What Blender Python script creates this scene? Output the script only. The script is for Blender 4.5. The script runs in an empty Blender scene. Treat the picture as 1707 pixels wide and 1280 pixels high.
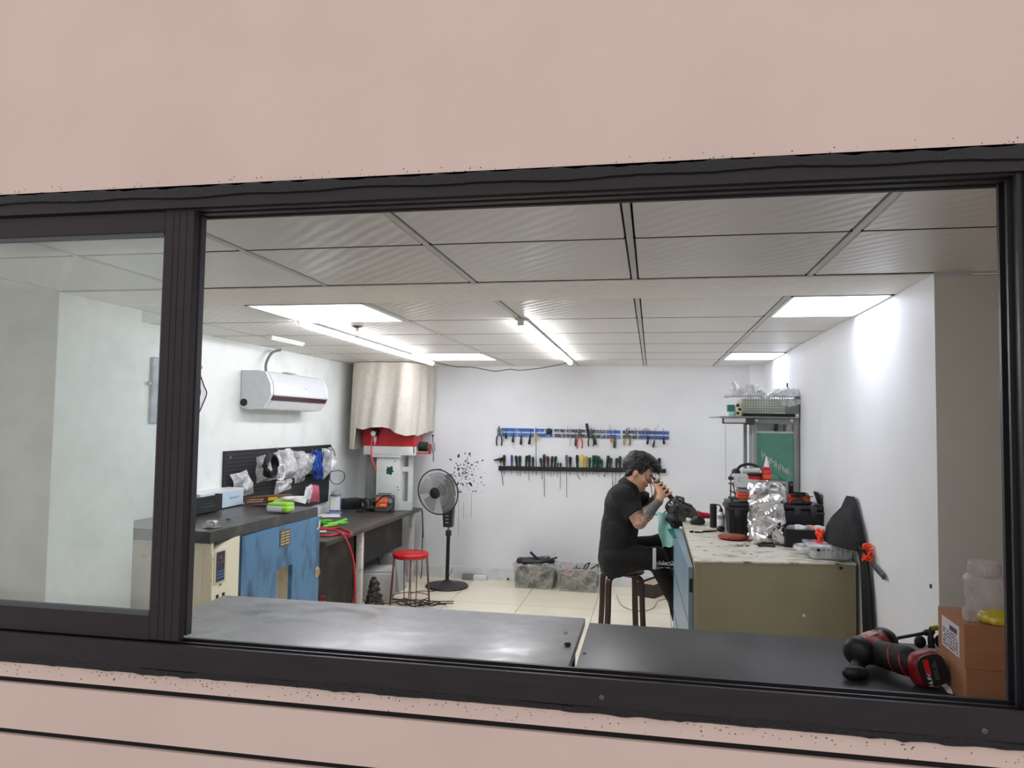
import bpy, bmesh, math, random
import numpy as np
from mathutils import Vector, Matrix

# ------------------------------------------------------------------ camera, sky, exposure
SC = bpy.context.scene
COL = SC.collection
R_ = random.Random(7)
F, PITCH, ROLL, YAW = 1230.85, 0.0525853, 0.0147722, -0.1879188     # focal length in pixels of a 1707 px frame, radians
CAM = Vector((0.0, 0.0, 1.465))
CEIL, YB, XR, XL = 2.0, 6.842, 0.947, -2.82                             # ceiling height, back wall, right and left walls
Y0 = 1.60                                                               # outer face of the window wall
fw = Vector((math.sin(YAW)*math.cos(PITCH), math.cos(YAW)*math.cos(PITCH), math.sin(PITCH)))
r0 = Vector((math.cos(YAW), -math.sin(YAW), 0)); u0 = r0.cross(fw)
rt = r0*math.cos(ROLL) + u0*math.sin(ROLL); up = -r0*math.sin(ROLL) + u0*math.cos(ROLL)
cam = bpy.data.objects.new('camera', bpy.data.cameras.new('camera')); COL.objects.link(cam)
cam.data.sensor_width = 36.0; cam.data.lens = F/1707*36.0
cam.data.clip_start = 0.02; cam.data.clip_end = 60
cam.matrix_world = Matrix(((rt.x, up.x, -fw.x, CAM.x), (rt.y, up.y, -fw.y, CAM.y), (rt.z, up.z, -fw.z, CAM.z), (0, 0, 0, 1)))
SC.camera = cam
vs = SC.view_settings
vs.view_transform = 'Standard'; vs.look = 'None'; vs.gamma = 1.0; vs.use_curve_mapping = False; vs.exposure = 0.0
SC.cycles.use_denoising = True
SC.cycles.max_bounces = 10; SC.cycles.diffuse_bounces = 6; SC.cycles.sample_clamp_indirect = 6.0
# even daylight in front of the window wall: bright overhead, dim towards the horizon
wld = bpy.data.worlds.new('daylight'); SC.world = wld; wld.use_nodes = True
wn = wld.node_tree; wn.nodes.clear()
_o = wn.nodes.new('ShaderNodeOutputWorld'); _b = wn.nodes.new('ShaderNodeBackground')
_t = wn.nodes.new('ShaderNodeTexCoord'); _s = wn.nodes.new('ShaderNodeSeparateXYZ'); _r = wn.nodes.new('ShaderNodeValToRGB')
_m = wn.nodes.new('ShaderNodeMapRange'); _m.inputs['From Min'].default_value = -1; _m.inputs['From Max'].default_value = 1
wn.links.new(_t.outputs['Generated'], _s.inputs[0]); wn.links.new(_s.outputs['Z'], _m.inputs['Value'])
wn.links.new(_m.outputs[0], _r.inputs[0]); wn.links.new(_r.outputs[0], _b.inputs[0]); wn.links.new(_b.outputs[0], _o.inputs[0])
_e = _r.color_ramp.elements
_e[0].position = 0.0; _e[0].color = (0.50, 0.49, 0.49, 1)
_e[1].position = 1.0; _e[1].color = (0.75, 0.74, 0.75, 1)
for _p, _c in ((0.40, 0.62), (0.60, 0.72), (0.74, 0.75)):
    _k = _e.new(_p); _k.color = (_c, _c*.985, _c, 1)
SKY = 1.42
_b.inputs['Strength'].default_value = SKY
LAMP = 6.0; TUBE = 52.0                                                             # radiance of the ceiling lamps

# ------------------------------------------------------------------ picture measurements to points in the room
def ray(x, y): return fw + rt*((x-853.5)/F) + up*((640-y)/F)
def aY(x, y, Y): v = ray(x, y); return CAM + v*(Y/v.y)
def aX(x, y, X): v = ray(x, y); return CAM + v*(X/v.x)
def aZ(x, y, Z): v = ray(x, y); return CAM + v*((Z-CAM.z)/v.z)

# ------------------------------------------------------------------ materials
def lin(c):
    c = c/255.0
    return c/12.92 if c <= 0.04045 else ((c+0.055)/1.055)**2.4
MATS = {}
def mat(name, rgb, rough=0.5, metal=0.0, rgb2=None, scale=20.0, mix=(0.4, 0.7), bump=0.0, bscale=60.0, trans=0.0, alpha=1.0, emit=0.0, spec=0.5, ior=1.45, detail=4.0, sheen=0.0, coat=0.0, stretch=None):
    if name in MATS: return MATS[name]
    m = bpy.data.materials.new(name); m.use_nodes = True
    nt = m.node_tree; b = nt.nodes['Principled BSDF']
    c1 = tuple(lin(v) for v in rgb) + (1,)
    b.inputs['Base Color'].default_value = c1
    b.inputs['Coat Roughness'].default_value = 0.3
    b.inputs['Roughness'].default_value = rough; b.inputs['Metallic'].default_value = metal
    b.inputs['Specular IOR Level'].default_value = spec; b.inputs['IOR'].default_value = ior
    b.inputs['Transmission Weight'].default_value = trans; b.inputs['Alpha'].default_value = alpha
    b.inputs['Sheen Weight'].default_value = sheen; b.inputs['Coat Weight'].default_value = coat
    tc = nt.nodes.new('ShaderNodeTexCoord'); src = tc.outputs['Object']
    if stretch:
        mp = nt.nodes.new('ShaderNodeMapping'); mp.inputs['Scale'].default_value = stretch
        nt.links.new(src, mp.inputs[0]); src = mp.outputs[0]
    if emit > 0:
        b.inputs['Emission Color'].default_value = c1; b.inputs['Emission Strength'].default_value = emit
    if rgb2 is None and emit == 0:
        rgb2 = tuple(min(255, v*0.97) for v in rgb)
    if rgb2 is not None:
        n = nt.nodes.new('ShaderNodeTexNoise'); n.inputs['Scale'].default_value = scale; n.inputs['Detail'].default_value = detail
        rp = nt.nodes.new('ShaderNodeValToRGB'); rp.color_ramp.elements[0].position = mix[0]; rp.color_ramp.elements[1].position = mix[1]
        rp.color_ramp.elements[0].color = c1; rp.color_ramp.elements[1].color = tuple(lin(v) for v in rgb2) + (1,)
        nt.links.new(src, n.inputs['Vector']); nt.links.new(n.outputs['Fac'], rp.inputs[0]); nt.links.new(rp.outputs[0], b.inputs['Base Color'])
    if bump > 0:
        n2 = nt.nodes.new('ShaderNodeTexNoise'); n2.inputs['Scale'].default_value = bscale; n2.inputs['Detail'].default_value = 6
        bp = nt.nodes.new('ShaderNodeBump'); bp.inputs['Strength'].default_value = bump; bp.inputs['Distance'].default_value = 0.01
        nt.links.new(src, n2.inputs['Vector']); nt.links.new(n2.outputs['Fac'], bp.inputs['Height']); nt.links.new(bp.outputs[0], b.inputs['Normal'])
    MATS[name] = m
    return m

# ------------------------------------------------------------------ mesh building
def spline(pts, n=8, closed=False):
    P = [Vector(p) for p in pts]; out = []; L = len(P)
    for i in range(L if closed else L-1):
        if closed: a, b, c, d = P[i-1], P[i], P[(i+1) % L], P[(i+2) % L]
        else: a, b, c, d = P[max(i-1, 0)], P[i], P[i+1], P[min(i+2, L-1)]
        for k in range(n):
            t = k/n
            out.append(0.5*((2*b) + (c-a)*t + (2*a-5*b+4*c-d)*t*t + (3*b-a-3*c+d)*t**3))
    if not closed: out.append(P[-1])
    return out

class MB:
    def __init__(s): s.bm = bmesh.new(); s.mi = 0
    def _mark(s, faces):
        for f in faces: f.material_index = s.mi
    def poly(s, vs, faces):
        V = [s.bm.verts.new(v) for v in vs]; fs = []
        for f in faces:
            try: fs.append(s.bm.faces.new([V[i] for i in f]))
            except ValueError: pass
        s._mark(fs); return s
    def obox(s, c, size, rot=None, bev=0.0, seg=2):
        M = Matrix.Translation(Vector(c)) @ (rot.to_4x4() if rot is not None else Matrix()) @ Matrix.Diagonal((size[0], size[1], size[2], 1))
        t = bmesh.new(); bmesh.ops.create_cube(t, size=1, matrix=M)
        if bev > 0:
            bmesh.ops.bevel(t, geom=list(t.edges), offset=min(bev, min(size)*0.45), segments=seg, profile=0.5, affect='EDGES')
        return s._merge(t)
    def box(s, x0, x1, y0, y1, z0, z1, bev=0.0, seg=2):
        return s.obox(((x0+x1)/2, (y0+y1)/2, (z0+z1)/2), (abs(x1-x0), abs(y1-y0), abs(z1-z0)), None, bev, seg)
    def _merge(s, t):
        vm = {v: s.bm.verts.new(v.co) for v in t.verts}; fs = []
        for f in t.faces:
            try: fs.append(s.bm.faces.new([vm[v] for v in f.verts]))
            except ValueError: pass
        s._mark(fs); t.free(); return s
    def tube(s, pts, r, seg=8, closed=False, cap=True):
        P = [Vector(p) for p in pts]; n = len(P)
        rad = r if hasattr(r, '__len__') else [r]*n
        T = []
        for i in range(n):
            if closed: d = P[(i+1) % n]-P[i-1]
            else: d = P[min(i+1, n-1)]-P[max(i-1, 0)]
            T.append(d.normalized() if d.length > 1e-9 else Vector((0, 0, 1)))
        a = Vector((0, 0, 1)) if abs(T[0].z) < 0.9 else Vector((1, 0, 0))
        N = T[0].cross(a).normalized(); rings = []
        for i in range(n):
            N = (N - T[i]*N.dot(T[i]));
            N = N.normalized() if N.length > 1e-6 else T[i].orthogonal().normalized()
            B = T[i].cross(N)
            rings.append([s.bm.verts.new(P[i] + (N*math.cos(2*math.pi*k/seg) + B*math.sin(2*math.pi*k/seg))*rad[i]) for k in range(seg)])
        fs = []
        for i in range(n if closed else n-1):
            A, Bq = rings[i], rings[(i+1) % n]
            for k in range(seg): fs.append(s.bm.faces.new((A[k], A[(k+1) % seg], Bq[(k+1) % seg], Bq[k])))
        if cap and not closed:
            fs.append(s.bm.faces.new(rings[0][::-1])); fs.append(s.bm.faces.new(rings[-1]))
        s._mark(fs); return s
    def cyl(s, p0, p1, r0, r1=None, seg=20): return s.tube([p0, p1], [r0, r0 if r1 is None else r1], seg)
    def lathe(s, prof, o=(0, 0, 0), axis=(0, 0, 1), seg=28):
        o = Vector(o); ax = Vector(axis).normalized(); n = ax.orthogonal().normalized(); b = ax.cross(n); rings = []
        for r, h in prof:
            if r < 1e-6: rings.append([s.bm.verts.new(o+ax*h)])
            else: rings.append([s.bm.verts.new(o+ax*h+(n*math.cos(2*math.pi*k/seg)+b*math.sin(2*math.pi*k/seg))*r) for k in range(seg)])
        fs = []
        for A, Bq in zip(rings, rings[1:]):
            for k in range(seg):
                k2 = (k+1) % seg
                if len(A) == 1 and len(Bq) == 1: continue
                if len(A) == 1: fs.append(s.bm.faces.new((A[0], Bq[k2], Bq[k])))
                elif len(Bq) == 1: fs.append(s.bm.faces.new((A[k], A[k2], Bq[0])))
                else: fs.append(s.bm.faces.new((A[k], A[k2], Bq[k2], Bq[k])))
        if len(rings[0]) > 1: fs.append(s.bm.faces.new(rings[0][::-1]))
        if len(rings[-1]) > 1: fs.append(s.bm.faces.new(rings[-1]))
        s._mark(fs); return s
    def prism(s, pts, vec):
        A = [s.bm.verts.new(p) for p in pts]; v = Vector(vec); B = [s.bm.verts.new(Vector(p)+v) for p in pts]; n = len(A)
        fs = [s.bm.faces.new(A[::-1]), s.bm.faces.new(B)]
        for i in range(n): fs.append(s.bm.faces.new((A[i], A[(i+1) % n], B[(i+1) % n], B[i])))
        s._mark(fs); return s
    def ell(s, c, rad, rot=None, seg=16):
        M = Matrix.Translation(Vector(c)) @ (rot.to_4x4() if rot is not None else Matrix()) @ Matrix.Diagonal((rad[0], rad[1], rad[2], 1))
        t = bmesh.new(); bmesh.ops.create_uvsphere(t, u_segments=seg, v_segments=max(6, seg//2), radius=1, matrix=M)
        return s._merge(t)
    def torus(s, c, nrm, R, r, seg=32, rs=8):
        n = Vector(nrm).normalized(); a = n.orthogonal().normalized(); b = n.cross(a); c = Vector(c)
        return s.tube([c+(a*math.cos(2*math.pi*k/seg)+b*math.sin(2*math.pi*k/seg))*R for k in range(seg)], r, rs, closed=True)
    def sheet(s, fn, nu, nv, th=0.0):
        """a surface fn(u, v) with real thickness th"""
        G = [[Vector(fn(i/nu, j/nv)) for j in range(nv+1)] for i in range(nu+1)]
        def nor(i, j):
            a = G[min(i+1, nu)][j]-G[max(i-1, 0)][j]; b = G[i][min(j+1, nv)]-G[i][max(j-1, 0)]
            c = a.cross(b); return c.normalized() if c.length > 1e-12 else Vector((0, 0, 1))
        A = [[s.bm.verts.new(G[i][j]) for j in range(nv+1)] for i in range(nu+1)]; fs = []
        if th == 0:
            for i in range(nu):
                for j in range(nv): fs.append(s.bm.faces.new((A[i][j], A[i+1][j], A[i+1][j+1], A[i][j+1])))
            s._mark(fs); return s
        B = [[s.bm.verts.new(G[i][j]-nor(i, j)*th) for j in range(nv+1)] for i in range(nu+1)]
        for i in range(nu):
            for j in range(nv):
                fs.append(s.bm.faces.new((A[i][j], A[i+1][j], A[i+1][j+1], A[i][j+1])))
                fs.append(s.bm.faces.new((B[i][j], B[i][j+1], B[i+1][j+1], B[i+1][j])))
        for i in range(nu):
            fs.append(s.bm.faces.new((A[i][0], B[i][0], B[i+1][0], A[i+1][0]))); fs.append(s.bm.faces.new((A[i][nv], A[i+1][nv], B[i+1][nv], B[i][nv])))
        for j in range(nv):
            fs.append(s.bm.faces.new((A[0][j], A[0][j+1], B[0][j+1], B[0][j]))); fs.append(s.bm.faces.new((A[nu][j], B[nu][j], B[nu][j+1], A[nu][j+1])))
        s._mark(fs); return s
    def mesh(s, V, Fc):
        vs = [s.bm.verts.new(v) for v in V]; fs = []
        for f in Fc:
            try: fs.append(s.bm.faces.new([vs[i] for i in f]))
            except ValueError: pass
        s._mark(fs); return s
    def text(s, body, o, xd, yd, size, depth=0.0006):
        cu = bpy.data.curves.new('t', 'FONT'); cu.body = body; cu.size = size; cu.extrude = depth; cu.align_x = 'CENTER'; cu.align_y = 'CENTER'
        ob = bpy.data.objects.new('t', cu); COL.objects.link(ob)
        me = bpy.data.meshes.new_from_object(ob.evaluated_get(bpy.context.evaluated_depsgraph_get()))
        xd = Vector(xd).normalized(); yd = Vector(yd).normalized(); zd = xd.cross(yd)
        M = Matrix(((xd.x, yd.x, zd.x, o[0]), (xd.y, yd.y, zd.y, o[1]), (xd.z, yd.z, zd.z, o[2]), (0, 0, 0, 1)))
        me.transform(M); t = bmesh.new(); t.from_mesh(me); s._merge(t)
        bpy.data.objects.remove(ob); bpy.data.curves.remove(cu); bpy.data.meshes.remove(me); return s
    def xf(s, M): bmesh.ops.transform(s.bm, matrix=M, verts=list(s.bm.verts)); return s
    def build(s, name, m, parent=None, label=None, smooth=35.0, fixn=True):
        if fixn: bmesh.ops.recalc_face_normals(s.bm, faces=list(s.bm.faces))
        me = bpy.data.meshes.new(name); s.bm.to_mesh(me); s.bm.free()
        for q in (m if isinstance(m, (list, tuple)) else [m]): me.materials.append(q)
        if smooth and len(me.polygons):
            me.polygons.foreach_set('use_smooth', [True]*len(me.polygons)); me.set_sharp_from_angle(angle=math.radians(smooth))
        return place(name, me, parent, label)

W = {}
def place(name, me, parent=None, label=None):
    ob = bpy.data.objects.new(name, me); COL.objects.link(ob)
    if parent is None:
        c = np.empty(len(me.vertices)*3, dtype=np.float32); me.vertices.foreach_get('co', c); c = c.reshape(-1, 3)
        lo, hi = c.min(0), c.max(0); o = Vector(((lo[0]+hi[0])/2, (lo[1]+hi[1])/2, lo[2])); o = Vector(float(v) for v in o)
    else:
        o = W[parent]; ob.parent = parent
    me.transform(Matrix.Translation(-o))
    if parent is None: ob.location = o
    W[ob] = o
    if label: ob['label'] = label
    return ob
def tag(o, label, cat, group=None):
    o['label'] = label; o['category'] = cat
    if group: o['group'] = group
    return o
def thing(name, label, cat, loc, group=None):
    o = bpy.data.objects.new(name, None); COL.objects.link(o); o.empty_display_size = 0.05
    o.location = Vector(loc); W[o] = Vector(loc)
    return tag(o, label, cat, group)
def struct(o): o['kind'] = 'structure'; return o
def stuff(o): o['kind'] = 'stuff'; return o
def rotz(a): return Matrix.Rotation(a, 3, 'Z')
def frame(xd, zd):
    """rotation whose local x runs along xd and local z near zd"""
    x = Vector(xd).normalized(); z = Vector(zd); z = (z - x*z.dot(x)).normalized(); y = z.cross(x)
    return Matrix(((x.x, y.x, z.x), (x.y, y.y, z.y), (x.z, y.z, z.z)))
ORD = ['first', 'second', 'third', 'fourth', 'fifth', 'sixth', 'seventh', 'eighth', 'ninth', 'tenth', 'eleventh', 'twelfth', 'thirteenth', 'fourteenth', 'fifteenth', 'sixteenth', 'seventeenth', 'eighteenth', 'nineteenth', 'twentieth', 'twenty-first', 'twenty-second', 'twenty-third', 'twenty-fourth', 'twenty-fifth', 'twenty-sixth', 'twenty-seventh', 'twenty-eighth', 'twenty-ninth', 'thirtieth', 'thirty-first', 'thirty-second', 'thirty-third', 'thirty-fourth']

# ------------------------------------------------------------------ soft bodies: smooth unions of tapered capsules, meshed with surface nets
class SDF:
    def __init__(s, lo, hi, h):
        s.lo = np.array(lo, float); s.h = h
        s.n = np.ceil((np.array(hi)-s.lo)/h).astype(int)+1
        s.v = np.full(tuple(s.n), 1.0, np.float32)
    def _win(s, lo, hi):
        a = np.clip(np.floor((lo-s.lo)/s.h).astype(int), 0, s.n-1); b = np.clip(np.ceil((hi-s.lo)/s.h).astype(int)+1, 1, s.n)
        if (b <= a).any(): return None
        g = [s.lo[i]+s.h*np.arange(a[i], b[i]) for i in range(3)]
        X, Y, Z = np.meshgrid(*g, indexing='ij', sparse=True)
        return (slice(a[0], b[0]), slice(a[1], b[1]), slice(a[2], b[2])), X, Y, Z
    def _join(s, sl, d, k):
        o = s.v[sl]
        if k > 0:
            q = np.clip(0.5+0.5*(o-d)/k, 0, 1); s.v[sl] = o*(1-q)+d*q-k*q*(1-q)
        else: s.v[sl] = np.minimum(o, d)
    def cap(s, a, b, ra, rb=None, k=0.02, flat=None):
        """tapered capsule; flat=(axis, factor) squeezes it across that axis"""
        rb = ra if rb is None else rb
        a = np.array(a, float); b = np.array(b, float); pad = max(ra, rb)*(1/min(1, flat[1]) if flat else 1)+k*2+s.h*2
        w = s._win(np.minimum(a, b)-pad, np.maximum(a, b)+pad)
        if w is None: return s
        sl, X, Y, Z = w; ba = b-a; L = max(ba@ba, 1e-9)
        px, py, pz = X-a[0], Y-a[1], Z-a[2]
        t = np.clip((px*ba[0]+py*ba[1]+pz*ba[2])/L, 0, 1)
        qx, qy, qz = px-ba[0]*t, py-ba[1]*t, pz-ba[2]*t
        d2 = qx*qx+qy*qy+qz*qz
        if flat:
            ax = np.array(flat[0], float); ax /= np.linalg.norm(ax); c = qx*ax[0]+qy*ax[1]+qz*ax[2]
            d2 = d2 + c*c*(1/flat[1]**2-1)
        d = np.sqrt(d2)-(ra+(rb-ra)*t)
        s._join(sl, d.astype(np.float32), k); return s
    def ell(s, c, r, k=0.02, rot=None):
        c = np.array(c, float); r = np.array(r, float); m = r.max()+k*2+s.h*2
        w = s._win(c-m, c+m)
        if w is None: return s
        sl, X, Y, Z = w; p = [X-c[0], Y-c[1], Z-c[2]]
        if rot is not None:
            M = np.array(rot).T
            p = [M[i, 0]*p[0]+M[i, 1]*p[1]+M[i, 2]*p[2] for i in range(3)]
        q = np.sqrt((p[0]/r[0])**2+(p[1]/r[1])**2+(p[2]/r[2])**2); q2 = np.sqrt((p[0]/r[0]**2)**2+(p[1]/r[1]**2)**2+(p[2]/r[2]**2)**2)
        d = q*(q-1)/np.maximum(q2, 1e-6)
        s._join(sl, d.astype(np.float32), k); return s
    def cut(s, c, r, k=0.01):
        """hollow out a ball"""
        c = np.array(c, float); m = r+k*2+s.h*2; w = s._win(c-m, c+m)
        if w is None: return s
        sl, X, Y, Z = w; d = (r-np.sqrt((X-c[0])**2+(Y-c[1])**2+(Z-c[2])**2)).astype(np.float32); o = s.v[sl]
        q = np.clip(0.5-0.5*(o-d)/k, 0, 1); s.v[sl] = o*(1-q)+d*q+k*q*(1-q); return s
    def half(s, p, n):
        """keep what lies behind the plane through p with outward normal n"""
        n = np.array(n, float); n /= np.linalg.norm(n); g = [s.lo[i]+s.h*np.arange(s.n[i]) for i in range(3)]
        X, Y, Z = np.meshgrid(*g, indexing='ij', sparse=True)
        d = (X-p[0])*n[0]+(Y-p[1])*n[1]+(Z-p[2])*n[2]; s.v = np.maximum(s.v, d.astype(np.float32)); return s
    def wrinkle(s, amp, freq, seed=0, dirs=5):
        rg = np.random.RandomState(seed); g = [s.lo[i]+s.h*np.arange(s.n[i]) for i in range(3)]
        X, Y, Z = np.meshgrid(*g, indexing='ij', sparse=True); acc = 0
        for _ in range(dirs):
            d = rg.randn(3); d /= np.linalg.norm(d); f = freq*rg.uniform(.6, 1.6); ph = rg.uniform(0, 6.3); e = rg.randn(3)*freq*.5
            acc = acc+np.sin((X*d[0]+Y*d[1]+Z*d[2])*f+ph+1.3*np.sin(X*e[0]+Y*e[1]+Z*e[2]))
        s.v = s.v+(amp*acc/dirs).astype(np.float32); return s
    def mesh(s):
        v = s.v.copy()
        for ax in range(3):
            i = [slice(None)]*3; i[ax] = 0; v[tuple(i)] = np.maximum(v[tuple(i)], 1e-3); i[ax] = -1; v[tuple(i)] = np.maximum(v[tuple(i)], 1e-3)
        ins = v < 0; n = np.array(v.shape)
        off = [(i, j, k) for i in (0, 1) for j in (0, 1) for k in (0, 1)]
        def cor(A, o): return A[o[0]:n[0]-1+o[0], o[1]:n[1]-1+o[1], o[2]:n[2]-1+o[2]]
        cnt = sum(cor(ins, o).astype(np.int8) for o in off); act = (cnt > 0) & (cnt < 8)
        idx = np.argwhere(act); ids = np.full(act.shape, -1, np.int64); ids[act] = np.arange(len(idx))
        C = np.stack([cor(v, o)[act] for o in off], 1); P = np.zeros((len(idx), 3)); K = np.zeros(len(idx))
        for a in range(8):
            for b in range(a+1, 8):
                da = np.abs(np.array(off[a])-np.array(off[b]))
                if da.sum() != 1: continue
                x = (C[:, a] < 0) != (C[:, b] < 0)
                t = np.where(x, C[:, a]/np.where(x, C[:, a]-C[:, b], 1), 0)
                p = np.array(off[a])[None]+t[:, None]*(np.array(off[b])-np.array(off[a]))[None]
                P += p*x[:, None]; K += x
        V = s.lo+s.h*(idx+P/K[:, None]); Q = []
        for ax in range(3):
            o1, o2 = [(1, 2), (2, 0), (0, 1)][ax]
            A = np.take(ins, range(0, n[ax]-1), ax); B = np.take(ins, range(1, n[ax]), ax)
            e = np.argwhere(A != B); e = e[(e[:, o1] > 0) & (e[:, o2] > 0) & (e[:, o1] < n[o1]-1) & (e[:, o2] < n[o2]-1)]
            fl = A[tuple(e.T)]
            def sh(a, b):
                q = e.copy(); q[:, o1] -= a; q[:, o2] -= b; return ids[tuple(q.T)]
            f = np.stack([sh(0, 0), sh(1, 0), sh(1, 1), sh(0, 1)], 1); f[~fl] = f[~fl][:, ::-1]; Q.append(f)
        Q = np.concatenate(Q); Q = Q[(Q >= 0).all(1)]
        return V, Q
    def build(s, name, m, parent=None, label=None, relax=1):
        V, Q = s.mesh()
        me = bpy.data.meshes.new(name); me.from_pydata(V.tolist(), [], Q.tolist()); me.update()
        if relax:
            b = bmesh.new(); b.from_mesh(me)
            for _ in range(relax): bmesh.ops.smooth_vert(b, verts=list(b.verts), factor=0.5, use_axis_x=True, use_axis_y=True, use_axis_z=True)
            b.to_mesh(me); b.free()
        for q in (m if isinstance(m, (list, tuple)) else [m]): me.materials.append(q)
        me.polygons.foreach_set('use_smooth', [True]*len(me.polygons))
        return place(name, me, parent, label)

# ================================================================== the room
M_pink = mat('pink_render', (214, 191, 180), 0.9, rgb2=(210, 186, 176), scale=3.5, bump=0.04, bscale=160)
M_seal = mat('black_sealant', (22, 19, 21), 0.55, bump=0.3, bscale=90)
M_frame = mat('brown_aluminium', (46, 40, 42), 0.5, rgb2=(42, 36, 38), scale=6, stretch=(1, 1, 8), spec=0.3)
M_track = mat('black_track', (28, 26, 30), 0.4)
M_groove = mat('dark_groove', (16, 13, 13), 0.8)
M_wall = mat('white_paint', (234, 235, 237), 0.55, rgb2=(226, 228, 230), scale=2.2, bump=0.03, bscale=40)
M_wing = mat('shade_greyed_white', (226, 226, 216), 0.7, rgb2=(219, 219, 209), scale=2.5, bump=0.03, bscale=40)  # wall white greyed a little, shade mixed into the pillar-face colour
M_wallL = mat('scuffed_white_paint', (232, 236, 233), 0.5, rgb2=(206, 212, 207), scale=3.0, mix=(0.5, 0.85), bump=0.04, bscale=30)
M_void = mat('ceiling_void', (12, 11, 11), 0.9)
M_tbar = mat('ceiling_grid_bar', (205, 203, 198), 0.4)
M_beam = mat('smooth_ceiling_board', (246, 242, 235), 0.6)

def tile_mat():
    m = mat('ripple_ceiling_panel', (230, 226, 220), 0.36, rgb2=(226, 222, 216), scale=4, spec=0.6)
    nt = m.node_tree; b = nt.nodes['Principled BSDF']
    tc = nt.nodes.new('ShaderNodeTexCoord'); w = nt.nodes.new('ShaderNodeTexWave'); w.wave_type = 'BANDS'; w.bands_direction = 'DIAGONAL'
    w.inputs['Scale'].default_value = 9; w.inputs['Distortion'].default_value = 2.2; w.inputs['Detail'].default_value = 1.0
    bp = nt.nodes.new('ShaderNodeBump'); bp.inputs['Strength'].default_value = 0.10; bp.inputs['Distance'].default_value = 0.01
    nt.links.new(tc.outputs['Object'], w.inputs[0]); nt.links.new(w.outputs['Fac'], bp.inputs['Height']); nt.links.new(bp.outputs[0], b.inputs['Normal'])
    return m
M_tile = tile_mat()

def floor_mat():
    m = mat('cream_floor_tile', (244, 236, 212), 0.12, rgb2=(238, 229, 203), scale=2.5, spec=0.5)
    nt = m.node_tree; b = nt.nodes['Principled BSDF']; src = b.inputs['Base Color'].links[0].from_socket
    tc = nt.nodes.new('ShaderNodeTexCoord'); mp = nt.nodes.new('ShaderNodeMapping'); mp.inputs['Location'].default_value = (0.444+0.59*10, -6.54+0.59*20, 0)
    br = nt.nodes.new('ShaderNodeTexBrick'); br.offset = 0; br.inputs['Scale'].default_value = 1.0
    br.inputs['Brick Width'].default_value = 0.59; br.inputs['Row Height'].default_value = 0.59; br.inputs['Mortar Size'].default_value = 0.0022; br.inputs['Mortar Smooth'].default_value = 0.3
    br.inputs['Mortar'].default_value = (0.16, 0.14, 0.11, 1)
    nt.links.new(tc.outputs['Object'], mp.inputs[0]); nt.links.new(mp.outputs[0], br.inputs['Vector'])
    nt.links.new(src, br.inputs['Color1']); nt.links.new(src, br.inputs['Color2'])
    # dirt specks
    n = nt.nodes.new('ShaderNodeTexNoise'); n.inputs['Scale'].default_value = 38; n.inputs['Detail'].default_value = 3
    rp = nt.nodes.new('ShaderNodeValToRGB'); rp.color_ramp.elements[0].position = 0.72; rp.color_ramp.elements[1].position = 0.76
    rp.color_ramp.elements[0].color = (0, 0, 0, 1); rp.color_ramp.elements[1].color = (1, 1, 1, 1)
    mx = nt.nodes.new('ShaderNodeMixRGB'); mx.inputs[2].default_value = (0.09, 0.08, 0.07, 1)
    nt.links.new(tc.outputs['Object'], n.inputs['Vector']); nt.links.new(n.outputs['Fac'], rp.inputs[0]); nt.links.new(rp.outputs[0], mx.inputs[0])
    nt.links.new(br.outputs['Color'], mx.inputs[1]); nt.links.new(mx.outputs[0], b.inputs['Base Color'])
    return m
M_floor = floor_mat()

def place0(o):
    """put the object's origin at the world origin so that pattern materials line up with the room"""
    o.data.transform(Matrix.Translation(o.location)); W[o] = Vector((0, 0, 0)); o.location = (0, 0, 0); return o

struct(place0(MB().box(-4.3, 2.6, Y0+0.05, YB+0.1, -0.12, 0).build('floor', M_floor)))
struct(MB().box(-3.1, 1.2, YB, YB+0.1, 0, CEIL+0.15).build('wall_back', M_wall))
struct(MB().box(XL-0.12, XL, 3.25, YB, 0, CEIL+0.1).build('wall_left', M_wallL))
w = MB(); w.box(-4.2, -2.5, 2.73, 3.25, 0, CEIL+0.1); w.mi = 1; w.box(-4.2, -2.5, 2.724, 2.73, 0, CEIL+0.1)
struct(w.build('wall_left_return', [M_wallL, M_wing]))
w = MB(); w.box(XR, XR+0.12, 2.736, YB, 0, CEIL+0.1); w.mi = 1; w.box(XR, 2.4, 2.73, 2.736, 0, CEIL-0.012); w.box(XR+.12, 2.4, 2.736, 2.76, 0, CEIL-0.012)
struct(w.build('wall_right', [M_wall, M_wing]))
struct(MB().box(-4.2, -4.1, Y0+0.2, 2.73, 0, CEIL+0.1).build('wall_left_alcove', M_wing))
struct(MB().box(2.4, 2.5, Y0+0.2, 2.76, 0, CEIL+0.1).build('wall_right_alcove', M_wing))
struct(MB().box(0.829, XR, 6.65, YB, 0, CEIL).build('trim_1', M_wall))          # boxed-in pipe in the corner

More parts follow.
